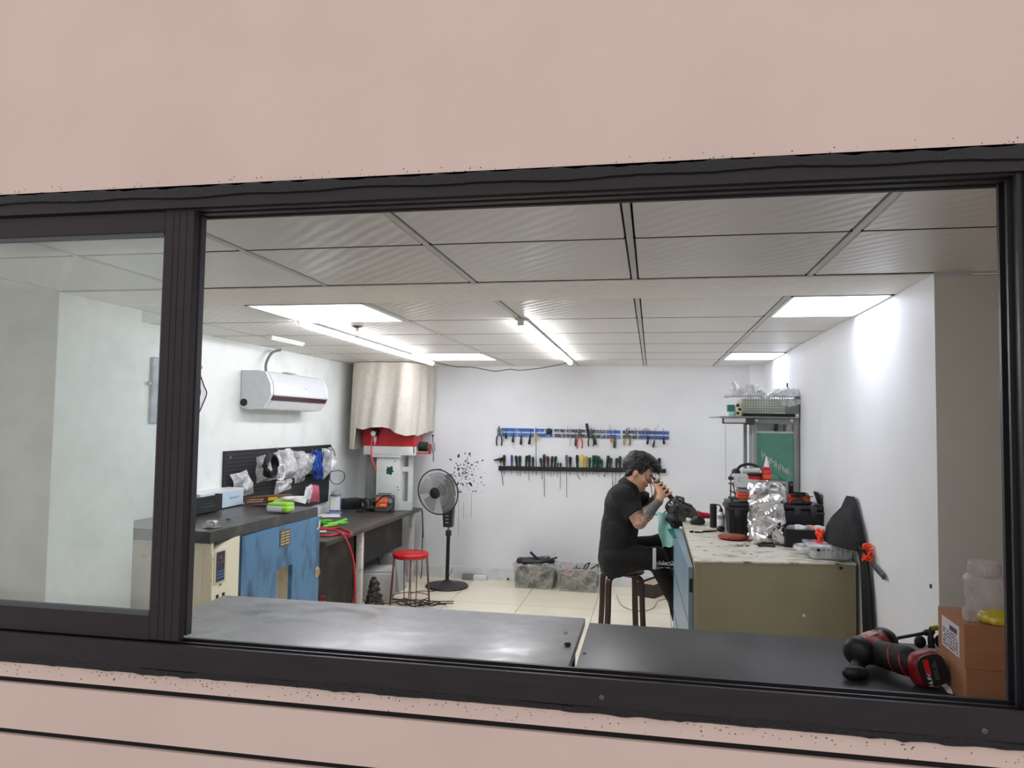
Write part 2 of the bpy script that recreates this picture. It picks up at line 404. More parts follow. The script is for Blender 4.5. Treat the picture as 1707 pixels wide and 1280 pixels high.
# exterior wall with its window opening and two grooves below
zg1 = (aY(0, 1128, Y0).z, aY(1000, 1228.5, Y0).z); zg2 = (aY(0, 1218, Y0).z, aY(570, 1279, Y0).z)
ZT, ZBm, XWL, XWR = 2.022, 0.855, -3.2, 0.76                                  # opening
g = 0.0075; zA, zB = sum(zg1)/2, sum(zg2)/2
w = MB()
w.box(-5, 5, Y0, Y0+0.2, ZT, 3.6)
w.box(-5, XWL, Y0, Y0+0.2, ZBm, ZT); w.box(XWR, 5, Y0, Y0+0.2, ZBm, ZT)
w.box(-5, 5, Y0, Y0+0.2, zA+g, ZBm); w.box(-5, 5, Y0, Y0+0.2, zB+g, zA-g); w.box(-5, 5, Y0, Y0+0.2, -0.4, zB-g)
w.mi = 1; w.box(-5, 5, Y0+0.012, Y0+0.19, zA-g, zA+g); w.box(-5, 5, Y0+0.012, Y0+0.19, zB-g, zB+g)
struct(w.build('wall_front', [M_pink, M_groove], smooth=0))
struct(MB().box(-5, 5, -3.2, Y0, -0.5, -0.4).build('floor_outside', mat('paving', (150, 146, 142), 0.8)))

# window: head, sill, jambs, ragged sealant, two sliding sashes pushed to the left
win = bpy.data.objects.new('window_1', None); COL.objects.link(win); win.location = (-0.2, Y0, ZBm); W[win] = Vector(win.location); struct(win)
zHead, zSill = 1.979, 0.9285
f = MB()
f.box(XWL, XWR, Y0, Y0+0.1, zHead, ZT+0.012)
for yy in (Y0+0.012, Y0+0.045, Y0+0.085): f.box(XWL, XWR, yy, yy+0.012, zHead-0.004, zHead+0.001)
f.box(XWL, XWR, Y0-0.004, Y0+0.1, ZBm+0.014, zSill-0.012, 0.002)
f.box(XWL, XWR, Y0-0.004, Y0+0.006, zSill-0.013, zSill)
f.mi = 1
for yy, zz in ((Y0+0.035, zSill-0.004), (Y0+0.066, zSill-0.004), (Y0+0.094, zSill-0.012)): f.box(XWL, XWR, yy, yy+0.006, zSill-0.013, zz)
f.box(0.712, XWR, Y0+0.01, Y0+0.1, zSill-0.01, zHead); f.mi = 0
f.box(0.724, XWR, Y0, Y0+0.012, zSill-0.01, zHead)
f.mi = 1
for yy in (Y0+0.035, Y0+0.07): f.box(0.704, 0.714, yy, yy+0.008, zSill-0.01, zHead)
f.box(XWL, XWR, Y0+0.004, Y0+0.1, zHead-0.0005, zHead+0.003)
f.build('window_frame', [M_frame, M_track], win, smooth=0)
# cloudy screws on the lower frame
for px, py in ((1641, 1219), (1003, 1163)):
    c = aY(px, py, Y0-0.004); MB().lathe([(0.006, 0), (0.006, 0.0015), (0.004, 0.003), (0, 0.003)], c, (0, -1, 0), 12).build('screw', mat('dull_screw', (96, 88, 88), 0.4, 0.6), win)
s = MB(); rr = random.Random(3)
def ragged(zc, th, lip):
    n = 260; up_, lo_ = [], []
    for i in range(n+1):
        x = XWL+(XWR-XWL)*i/n
        j = 0.0014*(math.sin(i*.9+2*math.sin(i*.13))+math.sin(i*.17+1)) + rr.uniform(-.0016, .0016); k = 0.003*(math.sin(i*.31)+math.sin(i*.11+2)) + rr.uniform(-.001, .001)
        if lip > 0: up_.append((x, zc+th/2+j)); lo_.append((x, zc-th/2+k*.7))
        else: up_.append((x, zc+th/2+k*.7)); lo_.append((x, zc-th/2+j))
    V = []; Fc = []
    for i in range(n+1):
        for (z, y) in ((up_[i][1], Y0-0.001), (up_[i][1]-.003, Y0-0.006), (lo_[i][1]+.003, Y0-0.006), (lo_[i][1], Y0-0.001)): V.append((up_[i][0], y, z))
    for i in range(n):
        for k in range(3): Fc.append((4*i+k, 4*i+k+1, 4*i+k+5, 4*i+k+4))
    s.mesh(V, Fc)
ragged(2.0165, 0.027, 1); ragged(ZBm+0.009, 0.017, -1)
s.build('sealant_strip', M_seal, win)
# pinholes and drips of sealant along the render edge
s = MB()
for i in range(300):
    x = rr.uniform(-1.75, 0.74)
    z = (2.033 + abs(rr.gauss(0, .010))) if i < 90 else (ZBm - 0.004 - abs(rr.gauss(0, .013)))
    if i >= 90 and z < zA+.008: continue
    r = rr.uniform(.0005, .0013)
    s.lathe([(r*1.2, 0), (r, .0008), (0, .001)], (x, Y0, z), (0, -1, 0), 6)
stuff(s.build('sealant_speckle', M_seal, win))

def sash(name, x0, x1, y0, y1, z0, z1, stile, top, bot, hz, right_only=False):
    f = MB()
    f.box(x1-stile, x1, y0, y1, z0, z1, 0.002)
    for k in (0.25, 0.45, 0.7): f.box(x1-stile+stile*k, x1-stile+stile*k+.004, y0-.0012, y0+.001, z0+.002, z1-.002)
    f.box(x0, x0+stile, y0, y1, z0, z1, 0.002)
    f.box(x0+stile, x1-stile, y0, y1, z1-top, z1); f.box(x0+stile, x1-stile, y0, y1, z0, z0+bot)
    # glazing beads
    f.mi = 1
    f.box(x0+stile, x1-stile, y0+.004, y1-.004, z1-top-.011, z1-top); f.box(x0+stile, x1-stile, y0+.004, y1-.004, z0+bot, z0+bot+.012)
    f.box(x1-stile-.004, x1-stile, y0+.004, y1-.004, z0+bot, z1-top)
    o = f.build(name, [M_frame, mat('grey_bead', (74, 76, 82), 0.45)], win, smooth=0)
    MB().box(x0+stile, x1-stile-.004, (y0+y1)/2-.002, (y0+y1)/2+.002, z0+bot+.01, z1-top-.01).build('pane', hz, o)
    return o
def glass_mat():
    m = bpy.data.materials.new('window_glass'); m.use_nodes = True; nt = m.node_tree; nt.nodes.clear()
    o = nt.nodes.new('ShaderNodeOutputMaterial'); tr = nt.nodes.new('ShaderNodeBsdfTransparent'); tr.inputs[0].default_value = (0.955, 0.975, 0.965, 1)
    gl = nt.nodes.new('ShaderNodeBsdfGlossy'); gl.inputs['Roughness'].default_value = 0.02; df = nt.nodes.new('ShaderNodeBsdfDiffuse'); df.inputs[0].default_value = (0.75, 0.75, 0.74, 1)
    tc = nt.nodes.new('ShaderNodeTexCoord'); no = nt.nodes.new('ShaderNodeTexNoise'); no.inputs['Scale'].default_value = 9; no.inputs['Detail'].default_value = 5
    mr = nt.nodes.new('ShaderNodeMapRange'); mr.inputs['From Min'].default_value = .35; mr.inputs['From Max'].default_value = .8; mr.inputs['To Min'].default_value = .05; mr.inputs['To Max'].default_value = .12
    lw = nt.nodes.new('ShaderNodeFresnel'); lw.inputs[0].default_value = 1.5
    m1 = nt.nodes.new('ShaderNodeMixShader'); m2 = nt.nodes.new('ShaderNodeMixShader')
    nt.links.new(tc.outputs['Object'], no.inputs['Vector']); nt.links.new(no.outputs['Fac'], mr.inputs[0])
    nt.links.new(mr.outputs[0], m1.inputs[0]); nt.links.new(tr.outputs[0], m1.inputs[1]); nt.links.new(df.outputs[0], m1.inputs[2])
    ge = nt.nodes.new('ShaderNodeNewGeometry'); iv = nt.nodes.new('ShaderNodeMath'); iv.operation = 'SUBTRACT'; iv.inputs[0].default_value = 1; mu = nt.nodes.new('ShaderNodeMath'); mu.operation = 'MULTIPLY'
    nt.links.new(ge.outputs['Backfacing'], iv.inputs[1]); nt.links.new(iv.outputs[0], mu.inputs[0]); nt.links.new(lw.outputs[0], mu.inputs[1]); nt.links.new(mu.outputs[0], m2.inputs[0]); nt.links.new(m1.outputs[0], m2.inputs[1]); nt.links.new(gl.outputs[0], m2.inputs[2]); nt.links.new(m2.outputs[0], o.inputs[0])
    MATS['window_glass'] = m; return m
M_glass = glass_mat()
zs0 = 0.9315
sash('front_sash', -2.35, -1.107, Y0+.012, Y0+.034, zs0, 1.977, 0.080, 0.052, 0.055, M_glass)
M_frame2 = mat('grey_aluminium', (64, 64, 72), 0.45)  # the rear sash's own grey metal
f = MB(); x0, x1, y0, y1 = -2.40, -1.120, Y0+.062, Y0+.084
f.box(x1-.055, x1, y0, y1, zs0, 1.977, 0.002); f.box(x0, x0+.05, y0, y1, zs0, 1.977); f.box(x0+.05, x1-.055, y0, y1, 1.935, 1.977); f.box(x0+.05, x1-.055, y0, y1, zs0, zs0+.045)
o = f.build('rear_sash', M_frame2, win, smooth=0)
MB().box(x0+.05, x1-.055, y0+.009, y0+.013, zs0+.045, 1.935).build('pane', M_glass, o)
MB().lathe([(.004, 0), (.004, .002), (0, .003)], (-1.128, y0, 1.93), (0, -1, 0), 10).build('screw', M_track, o)

# ceiling of rippled panels between a dark void, the plain strip across the middle and wide grid bars
X0c, DX = -0.065, 0.6087
cols = [X0c+DX*k for k in range(-7, 5)]
rowsF = [2.727-0.6*k for k in (0, 1, 2)][::-1]; rowsR = [3.138+0.6*k for k in range(6)]+[YB-.004]
w = MB(); w.box(-4.2, 2.5, Y0+0.15, YB, CEIL+0.012, CEIL+0.1)
w.mi = 1
LIGHT = {}
def rows(rs, lights, front=False):
    for a, b in zip(rs, rs[1:]):
        for c0, c1 in zip(cols, cols[1:]):
            xa, xb = c0+.015, c1-.015
            if not front:
                xa = max(xa, XL); xb = min(xb, XR-.003)
                if xb-xa < .03 or xa > XR: continue
            if any(abs((a+b)/2-ly) < .2 and xa < lx < xb for lx, ly in lights): continue
            w.box(xa, xb, max(a+.005, Y0+.16), b-.005, CEIL, CEIL+.011, .003, 1)
PAN = [(-1.58, 3.438), (0.75, 3.438), (-0.98-.6087, 5.838), (0.75, 5.838)]
rows(rowsF, [], True); rows(rowsR, PAN)
w.mi = 0
for b in rowsF[1:-1]: w.box(-4.2, 2.4, b-.0032, b+.0032, CEIL-.0002, CEIL+.011)
for b in rowsR[1:-1]: w.box(XL, XR-.003, b-.0032, b+.0032, CEIL-.0002, CEIL+.011)
w.box(-4.2, XR, 2.728, 2.734, CEIL-.0002, CEIL+.012); w.box(XL, XR-.003, 3.131, 3.136, CEIL-.0002, CEIL+.012)
w.mi = 2
for c in cols:
    for ya, yb in ((Y0+.16, 2.727), (3.138, YB-.004)):
        if ya > 3 and not (XL < c < XR): continue
        w.box(c-.0095, c+.0095, ya, yb, CEIL-.001, CEIL+.011)
w.mi = 3; w.box(-4.2, XR, 2.735, 3.130, CEIL-.004, CEIL+.013); w.box(XR, 2.4, 2.737, 2.76, CEIL-.004, CEIL+.013)
struct(place0(w.build('ceiling', [M_void, M_tile, M_tbar, M_beam], smooth=0)))

# skirting along the back wall
w = MB(); w.box(-2.8, .829, YB-.012, YB, 0, .098, .002); w.box(-2.8, .829, YB-.013, YB, .098, .103)
struct(w.build('baseboard_back', [mat('marbled_skirting', (228, 230, 231), 0.35, rgb2=(206, 209, 211), scale=6)]))

# ceiling lamps
M_diff = mat('lit_diffuser', (232, 238, 255), 0.5, emit=LAMP)
M_rim = mat('lamp_rim', (226, 228, 230), 0.3)
lab = ['square ceiling lamp panel nearest the window, above the air conditioner side', 'square ceiling lamp panel against the right wall, nearer the window', 'square ceiling lamp panel at the back, beside the long tube', 'square ceiling lamp panel against the right wall, nearer the back corner']
for (lx, ly), lb in zip(PAN, lab):
    c0 = max(c for c in cols if c < lx); xa, xb = c0+.012, min(c0+DX-.012, XR-.004)
    t = thing('ceiling_light', lb, 'ceiling light', ((xa+xb)/2, ly, CEIL-.006), 'square lamp panels in the ceiling')
    q = MB(); ya, yb = ly-.295, ly+.295
    q.box(xa, xb, ya, ya+.012, CEIL-.006, CEIL+.011); q.box(xa, xb, yb-.012, yb, CEIL-.006, CEIL+.011); q.box(xa, xa+.012, ya, yb, CEIL-.006, CEIL+.011); q.box(xb-.012, xb, ya, yb, CEIL-.006, CEIL+.011)
    q.build('frame', M_rim, t)
    MB().box(xa+.012, xb-.012, ya+.012, yb-.012, CEIL-.003, CEIL+.004).build('diffuser', M_diff, t)
M_tubeL = mat('lit_tube', (250, 250, 255), 0.5, emit=TUBE)
def tube_light(label, xa, ya, xb, yb):
    t = thing('tube_light', label, 'ceiling light', ((xa+xb)/2, (ya+yb)/2, CEIL-.038), 'long tube lamps under the ceiling')
    d = Vector((xb-xa, yb-ya, 0)); L = d.length; rot = frame(d, (0, 0, 1)); c = Vector(((xa+xb)/2, (ya+yb)/2, 0))
    MB().obox(c+Vector((0, 0, CEIL-.007)), (L, .056, .012), rot, .003).build('housing', M_rim, t)
    dn = d.normalized()
    MB().tube([c-dn*(L/2-.01)+Vector((0, 0, CEIL-.024)), c+dn*(L/2-.01)+Vector((0, 0, CEIL-.024))], .0135, 14).build('tube', M_tubeL, t)
    for sg in (-1, 1): MB().obox(c+dn*(sg*(L/2-.008))+Vector((0, 0, CEIL-.021)), (.02, .034, .034), rot, .004).build('end_cap', M_rim, t)
p, q = aZ(503, 541, CEIL-.024), aZ(721, 606.5, CEIL-.024)
tube_light('long white tube lamp running towards the beige curtain', p.x, p.y, q.x, q.y)
p2, q2 = aZ(868, 538, CEIL-.024), aZ(951, 605.5, CEIL-.024)
tube_light('long white tube lamp in the middle of the ceiling', p2.x, p2.y, q2.x, q2.y)
pa, pb = aZ(448, 561, CEIL-.01), aZ(503, 573, CEIL-.01)
t = thing('batten_light', 'short unlit white batten near the air conditioner', 'ceiling light', ((pa.x+pb.x)/2, (pa.y+pb.y)/2, CEIL-.03))
d = pb-pa; MB().obox((pa+pb)/2, (d.length, .05, .018), frame(d, (0, 0, 1)), .004).build('housing', M_rim, t)
MB().obox((pa+pb)/2-Vector((0, 0, .013)), (d.length*.96, .034, .012), frame(d, (0, 0, 1)), .004).build('cover', mat('yellowed_cover', (232, 228, 212), .3), t)
M_blackw = mat('black_cable', (24, 24, 26), 0.5)
pts = [q+Vector((.02, .012, .012)), aY(760, 611, q.y+.02), aY(790, 612.5, q.y+.02), aY(824, 618.5, q.y), aY(850, 615.5, q.y), aY(868, 617, q.y), aY(905, 613, q.y), aY(935, 607, q2.y), q2+Vector((-.02, .02, .012))]
pts = [Vector((v.x, min(v.y, YB-.02), min(v.z, CEIL-.012))) for v in pts]
tag(MB().tube(spline(pts, 6), .0035, 6).build('sagging_cable', M_blackw), 'thin black cord sagging between the ends of the two tube lamps', 'cable')
# fire sprinkler
c = aZ(595, 543, CEIL)
t = thing('sprinkler_head', 'small metal fire sprinkler hanging from the ceiling near the tube lamp', 'sprinkler', (c.x, c.y, CEIL-.06))
M_chrome = mat('worn_chrome', (150, 148, 140), 0.25, 1.0)
MB().lathe([(.035, 0), (.035, -.004), (.02, -.010), (.012, -.012)], (c.x, c.y, CEIL)).build('ceiling_plate', M_chrome, t)
q = MB(); q.cyl((c.x, c.y, CEIL-.01), (c.x, c.y, CEIL-.03), .009)
for sg in (-1, 1): q.tube(spline([(c.x+sg*.006, c.y, CEIL-.028), (c.x+sg*.014, c.y, CEIL-.042), (c.x+sg*.003, c.y, CEIL-.058)], 5), .0025, 6)
q.build('frame', M_chrome, t)
MB().lathe([(.018, 0), (.018, .002), (.004, .004)], (c.x, c.y, CEIL-.062)).build('deflector', M_chrome, t)

# ================================================================== materials used by the things
M_black = mat('black_plastic', (26, 26, 28), 0.45)
M_black2 = mat('matt_black', (32, 32, 33), 0.75)
M_dark = mat('dark_grey_plastic', (58, 58, 58), 0.5)
M_white = mat('white_plastic', (232, 233, 235), 0.35)
M_grey = mat('grey_plastic', (150, 152, 153), 0.5)
M_red = mat('red_plastic', (196, 28, 32), 0.4)
M_green = mat('green_rubber', (110, 190, 60), 0.55)
M_orange = mat('orange_plastic', (226, 96, 48), 0.5)
M_steel = mat('bare_steel', (170, 170, 168), 0.3, 1.0)
M_paper = mat('white_paper', (236, 236, 232), 0.8)
M_screen = mat('clear_mark', (200, 205, 205), 0.6)
def plastic(name, tint, white, rough=0.12, gloss=0.25, wsc=14):
    """thin clear film: mostly see-through, cloudy where it is creased"""
    if name in MATS: return MATS[name]
    m = bpy.data.materials.new(name); m.use_nodes = True; nt = m.node_tree; nt.nodes.clear()
    o = nt.nodes.new('ShaderNodeOutputMaterial'); tr = nt.nodes.new('ShaderNodeBsdfTransparent'); tr.inputs[0].default_value = (.97, .97, .97, 1)
    df = nt.nodes.new('ShaderNodeBsdfPrincipled'); df.inputs['Base Color'].default_value = tuple(lin(v) for v in tint)+(1,); df.inputs['Roughness'].default_value = rough; df.inputs['Specular IOR Level'].default_value = 0.8
    tc = nt.nodes.new('ShaderNodeTexCoord'); no = nt.nodes.new('ShaderNodeTexNoise'); no.inputs['Scale'].default_value = wsc; no.inputs['Detail'].default_value = 6; no.inputs['Distortion'].default_value = 1.5
    mr = nt.nodes.new('ShaderNodeMapRange'); mr.inputs['From Min'].default_value = .35; mr.inputs['From Max'].default_value = .7; mr.inputs['To Min'].default_value = max(0, white-.22); mr.inputs['To Max'].default_value = min(1, white+.25)
    gl = nt.nodes.new('ShaderNodeBsdfGlossy'); gl.inputs['Roughness'].default_value = rough; fr = nt.nodes.new('ShaderNodeFresnel'); fr.inputs[0].default_value = 1.25
    bp = nt.nodes.new('ShaderNodeBump'); bp.inputs['Strength'].default_value = .25; bp.inputs['Distance'].default_value = .01; nt.links.new(no.outputs['Fac'], bp.inputs['Height']); nt.links.new(bp.outputs[0], gl.inputs['Normal']); nt.links.new(bp.outputs[0], df.inputs['Normal'])
    m1 = nt.nodes.new('ShaderNodeMixShader'); m2 = nt.nodes.new('ShaderNodeMixShader')
    nt.links.new(tc.outputs['Object'], no.inputs['Vector']); nt.links.new(no.outputs['Fac'], mr.inputs[0]); nt.links.new(mr.outputs[0], m1.inputs[0])
    nt.links.new(tr.outputs[0], m1.inputs[1]); nt.links.new(df.outputs[0], m1.inputs[2]); ge = nt.nodes.new('ShaderNodeNewGeometry'); iv = nt.nodes.new('ShaderNodeMath'); iv.operation = 'SUBTRACT'; iv.inputs[0].default_value = 1; mu = nt.nodes.new('ShaderNodeMath'); mu.operation = 'MULTIPLY'; nt.links.new(ge.outputs['Backfacing'], iv.inputs[1]); nt.links.new(iv.outputs[0], mu.inputs[0]); nt.links.new(fr.outputs[0], mu.inputs[1]); nt.links.new(mu.outputs[0], m2.inputs[0]); nt.links.new(m1.outputs[0], m2.inputs[1]); nt.links.new(gl.outputs[0], m2.inputs[2]); nt.links.new(m2.outputs[0], o.inputs[0])
    MATS[name] = m; return m
M_film = plastic('clear_film', (236, 238, 240), .52)
M_film2 = plastic('cloudy_film', (238, 238, 242), .74)
M_film3 = plastic('smoky_film', (60, 60, 62), .62)
def marks(q, o, xd, yd, w, h, rows=2, seed=1, fill=.7):
    """rows of small printed characters too fine to read"""
    rg = random.Random(seed); xd = Vector(xd).normalized(); yd = Vector(yd).normalized(); n = xd.cross(yd)
    rh = h/rows
    for r in range(rows):
        x = -w/2
        while x < w/2-rh*.4:
            cw = rh*rg.uniform(.35, .6)
            if rg.random() < fill+.15:
                c = Vector(o)+xd*(x+cw/2)+yd*(h/2-rh*(r+.5))
                for k in range(3):
                    c2 = c+xd*rg.uniform(-.25, .25)*cw+yd*rg.uniform(-.3, .3)*rh*.7
                    if rg.random() < .5: q.obox(c2, (cw*.8, rh*.13, .0005), frame(xd, n))
                    else: q.obox(c2, (cw*.16, rh*.62, .0005), frame(xd, n))
            x += cw+rh*.12
    return q

def scuff(m):
    """cloudy gloss and a few fine scratches in a worn top"""
    nt = m.node_tree; b = nt.nodes['Principled BSDF']; tc = nt.nodes.new('ShaderNodeTexCoord'); mp = nt.nodes.new('ShaderNodeMapping'); mp.inputs['Scale'].default_value = (1, 1.6, 1)
    n = nt.nodes.new('ShaderNodeTexNoise'); n.inputs['Scale'].default_value = 6; n.inputs['Detail'].default_value = 8; n.inputs['Distortion'].default_value = 1.2
    mr = nt.nodes.new('ShaderNodeMapRange'); mr.inputs['From Min'].default_value = .35; mr.inputs['From Max'].default_value = .68; mr.inputs['To Min'].default_value = .31; mr.inputs['To Max'].default_value = .50
    nt.links.new(tc.outputs['Object'], mp.inputs[0]); nt.links.new(mp.outputs[0], n.inputs['Vector']); nt.links.new(n.outputs['Fac'], mr.inputs[0]); nt.links.new(mr.outputs[0], b.inputs['Roughness']); nt.links.new(mr.outputs[0], b.inputs['Coat Roughness'])
    k = nt.nodes.new('ShaderNodeTexNoise'); k.inputs['Scale'].default_value = 17; k.inputs['Detail'].default_value = 3; k.inputs['Distortion'].default_value = 1.5
    r = nt.nodes.new('ShaderNodeValToRGB'); e = r.color_ramp.elements; e[0].position = .494; e[0].color = (0, 0, 0, 1); e[1].position = .5; e[1].color = (1, 1, 1, 1); x = e.new(.506); x.color = (0, 0, 0, 1)
    g = nt.nodes.new('ShaderNodeTexNoise'); g.inputs['Scale'].default_value = 3.2; r2 = nt.nodes.new('ShaderNodeValToRGB'); r2.color_ramp.elements[0].position = .56; r2.color_ramp.elements[1].position = .62
    mu = nt.nodes.new('ShaderNodeMath'); mu.operation = 'MULTIPLY'; mx = nt.nodes.new('ShaderNodeMixRGB'); mx.inputs[2].default_value = (.02, .02, .022, 1)
    src = b.inputs['Base Color'].links[0].from_socket
    nt.links.new(mp.outputs[0], k.inputs['Vector']); nt.links.new(tc.outputs['Object'], g.inputs['Vector']); nt.links.new(k.outputs['Fac'], r.inputs[0]); nt.links.new(g.outputs['Fac'], r2.inputs[0]); nt.links.new(r.outputs[0], mu.inputs[0]); nt.links.new(r2.outputs[0], mu.inputs[1])
    nt.links.new(mu.outputs[0], mx.inputs[0]); nt.links.new(src, mx.inputs[1]); nt.links.new(mx.outputs[0], b.inputs['Base Color'])

# ================================================================== front tables
M_top = mat('scuffed_black_laminate', (108, 108, 112), 0.40, rgb2=(140, 140, 144), scale=7, mix=(.45, .8), bump=0.10, bscale=30, spec=1.0, ior=1.8, coat=.6)
scuff(M_top)
M_top2 = mat('smooth_black_laminate', (50, 50, 53), 0.38, rgb2=(57, 57, 60), scale=4, bump=0.02, bscale=50, spec=0.4)
M_leg = mat('black_steel_leg', (30, 30, 32), 0.5)
def work_table(x0, x1, ya, yb, label, m, screws):
    t = thing('work_table', label, 'table', ((x0+x1)/2, (ya+yb)/2, 0))
    MB().box(x0, x1, ya, yb, .737, .765, .002).build('table_top', m, t)
    MB().box(x0+.04, x1-.04, ya+.04, yb-.04, .69, .737).build('apron', M_leg, t)
    for sx in (x0+.05, x1-.05):
        for sy in (ya+.06, yb-.06): MB().box(sx-.02, sx+.02, sy-.02, sy+.02, 0, .69).build('leg', M_leg, t)
    for (px, py) in screws:
        c = aZ(px, py, .765); MB().lathe([(.006, 0), (.006, .0012), (.004, .002), (0, .002)], c).build('screw', mat('dark_screw', (40, 40, 42), .4, .7), t)
    return t
work_table(-1.665, -.234, 1.93, 2.712, 'scuffed black table under the window, the left of the two front tables', M_top, [(943, 1053)])
work_table(-.213, 1.25, 1.93, 2.655, 'smooth black table under the window carrying the drill and cardboard boxes', M_top2, [(974, 1089)])
# a nut and a bolt lying on the scuffed table
c = aZ(946, 1076.5, .765); q = SDF(c-Vector((.03, .03, .01)), c+Vector((.03, .03, .03)), .0015)
q.ell(c+Vector((0, 0, .005)), (.010, .008, .006), .003).ell(c+Vector((.006, .002, .005)), (.006, .005, .005), .003).wrinkle(.002, 300, 2)
tag(q.build('metal_scrap', M_black), 'small dark metal scrap on the scuffed table near its right edge', 'scrap')
c = aZ(941, 1053.5, .768); q = MB(); q.cyl(c-Vector((.006, 0, 0)), c+Vector((.004, 0, 0)), .0016, seg=8); q.cyl(c+Vector((.004, 0, 0)), c+Vector((.008, 0, 0)), .003, seg=6)
tag(q.build('loose_screw', M_steel), 'tiny loose screw lying on the scuffed black table', 'screw')

# ================================================================== drill on the smooth table
M_drillr = mat('dark_red_drill_shell', (150, 16, 26), 0.35, coat=.3)
M_grip = mat('ribbed_black_grip', (30, 29, 30), 0.6, bump=.25, bscale=120)
zt = .765
hA, hB = aZ(1430, 1086, zt+.052), aZ(1497, 1060, zt+.052)
t = thing('cordless_drill', 'red and black cordless drill lying on the smooth black table beside the cardboard boxes', 'drill', (hA.x, hA.y, zt))
ax = (hB-hA).normalized()
lo_, hi_ = hA-Vector((.13, .2, .085)), hA+Vector((.33, .24, .14))
g0, g1 = hA+ax*.05+Vector((0, 0, -.004)), aZ(1534, 1108, zt+.055)
gd = (g1-g0).normalized(); ln = (g1-g0).length
q = SDF(lo_, hi_, .003)
q.cap(hA+ax*.035, hA+ax*.125, .040, .037, .012)
q.cap(g0, g0+gd*ln*.7, .030, .030, .025)
q.build('housing', M_drillr, t)
MB().lathe([(.0, -.026), (.026, -.024), (.037, -.016), (.0415, -.004), (.0425, .016), (.040, .020)], hA, ax, 32).build('motor_cap', M_black, t)
q = SDF(lo_, hi_, .003)
q.cap(g0+gd*ln*.22, g0+gd*ln*.80, .0335, .0345, .004)
for k in range(9):
    p = g0+gd*ln*(.26+.06*k); q.cap(p, p+Vector((0, 0, .001)), .0352+.0006*k, None, .002)
q.build('grip', M_grip, t)
q = MB(); q.obox(g0+gd*ln*.34+ax*.042+Vector((0, 0, .012)), (.04, .02, .024), frame(gd, (0, 0, 1)), .006); q.build('trigger', M_black, t)
bcl = aZ(1424, 1122, zt+.02); q = SDF(bcl-Vector((.09, .08, .03)), bcl+Vector((.09, .12, .06)), .003); q.cap(hA+Vector((-.004, -.02, -.03)), bcl, .020, .017, .01).cap(bcl-Vector((.014, 0, 0)), bcl+Vector((.022, .004, 0)), .018, .017, .01).half((0, 0, zt+.001), (0, 0, -1)); q.build('belt_clip', M_black, t)
for kk in (.60, .80): MB().torus(g0+gd*ln*kk, (gd+Vector((0, 0, .25))).normalized(), .0385, .0028, 36, 6).build('red_ring', M_drillr, t)
MB().obox(hA+ax*.075+Vector((0, 0, .0385)), (.06, .03, .004), frame(ax, (0, 0, 1)), .0015).build('top_plate', mat('pale_red_plate', (206, 150, 140), .35), t)
ch = hA+ax*.158
MB().lathe([(.0, -.034), (.036, -.032), (.038, -.014), (.041, -.010), (.0415, .010), (.036, .026), (.022, .040), (.013, .046), (0, .046)], ch, ax, 32).build('chuck', mat('black_chuck', (24, 22, 24), .3), t)
q = MB(); e1 = aZ(1552, 1053, zt+.052); cd = (e1-ch-ax*.046); cs = ch+ax*.04
q.cyl(cs, cs+cd*.55, .005); q.cyl(cs+cd*.55, cs+cd*.95, .0045, .0065); q.cyl(cs+cd*.9, cs+cd*1.06, .010, .009); q.build('drill_bit', M_dark, t)
# battery at the end of the grip, its end face towards the window
bd = Vector((0.10, -1, 0.16)).normalized(); bc = aZ(1552, 1117, zt+.052)
br = frame(bd, (gd+Vector((0, 0, .0))).cross(bd)) if 0 else frame(bd, Vector((-.28, 0, 1)))
bat = MB().obox(bc-bd*.030, (.070, .092, .094), br, .034, 6).build('battery', mat('battery_red', (128, 20, 28), .4), t)
fpl = []
for kk in range(32):
    an = kk/32*6.28319; cx_, cy_ = math.cos(an), math.sin(an); f_ = 1/(abs(cx_)**3.2+abs(cy_)**3.2)**(1/3.2); fpl.append(bc-bd*.006+br @ Vector((0, .004+cx_*f_*.036, cy_*f_*.040)))
MB().prism(fpl, bd*.0135).build('battery_face', M_black, bat)
fx, fy = br @ Vector((0, 1, 0)), br @ Vector((0, 0, 1)); fx = fx if fx.x > 0 else -fx
tx = (fy*.97+fx*.10).normalized(); ty = bd.cross(tx); fo = bc+bd*.0082
q = MB(); q.obox(fo-fx*.012+tx*.012, (.038, .014, .0008), frame(tx, bd)); q.build('red_band', mat('label_red', (200, 28, 32), .4), bat)
MB().text('16.8V', fo-fx*.012-tx*.022+bd*.0006, tx, ty, .0150, .0003).build('voltage_mark', mat('label_white', (236, 236, 236), .5), bat)
q = MB(); marks(q, fo+fx*.008, tx, ty, .052, .012, 2, 5); q.build('small_print', mat('label_grey', (130, 130, 130), .5), bat)
# clear belt clip scrap: a pale card sticking out under the battery
c = aZ(1580, 1150, zt+.001); q = MB(); q.poly([aZ(1566, 1138, zt+.001), aZ(1578, 1128, zt+.02), aZ(1589, 1157, zt+.001), aZ(1580, 1155, zt+.0005)], [(0, 1, 2, 3)]); q.prism([aZ(1566, 1140, zt+.0005), aZ(1580, 1130, zt+.016), aZ(1588, 1157, zt+.0005)], (0, .001, .001))
tag(q.build('paper_card', M_paper), 'pale card poking out under the drill battery', 'card')
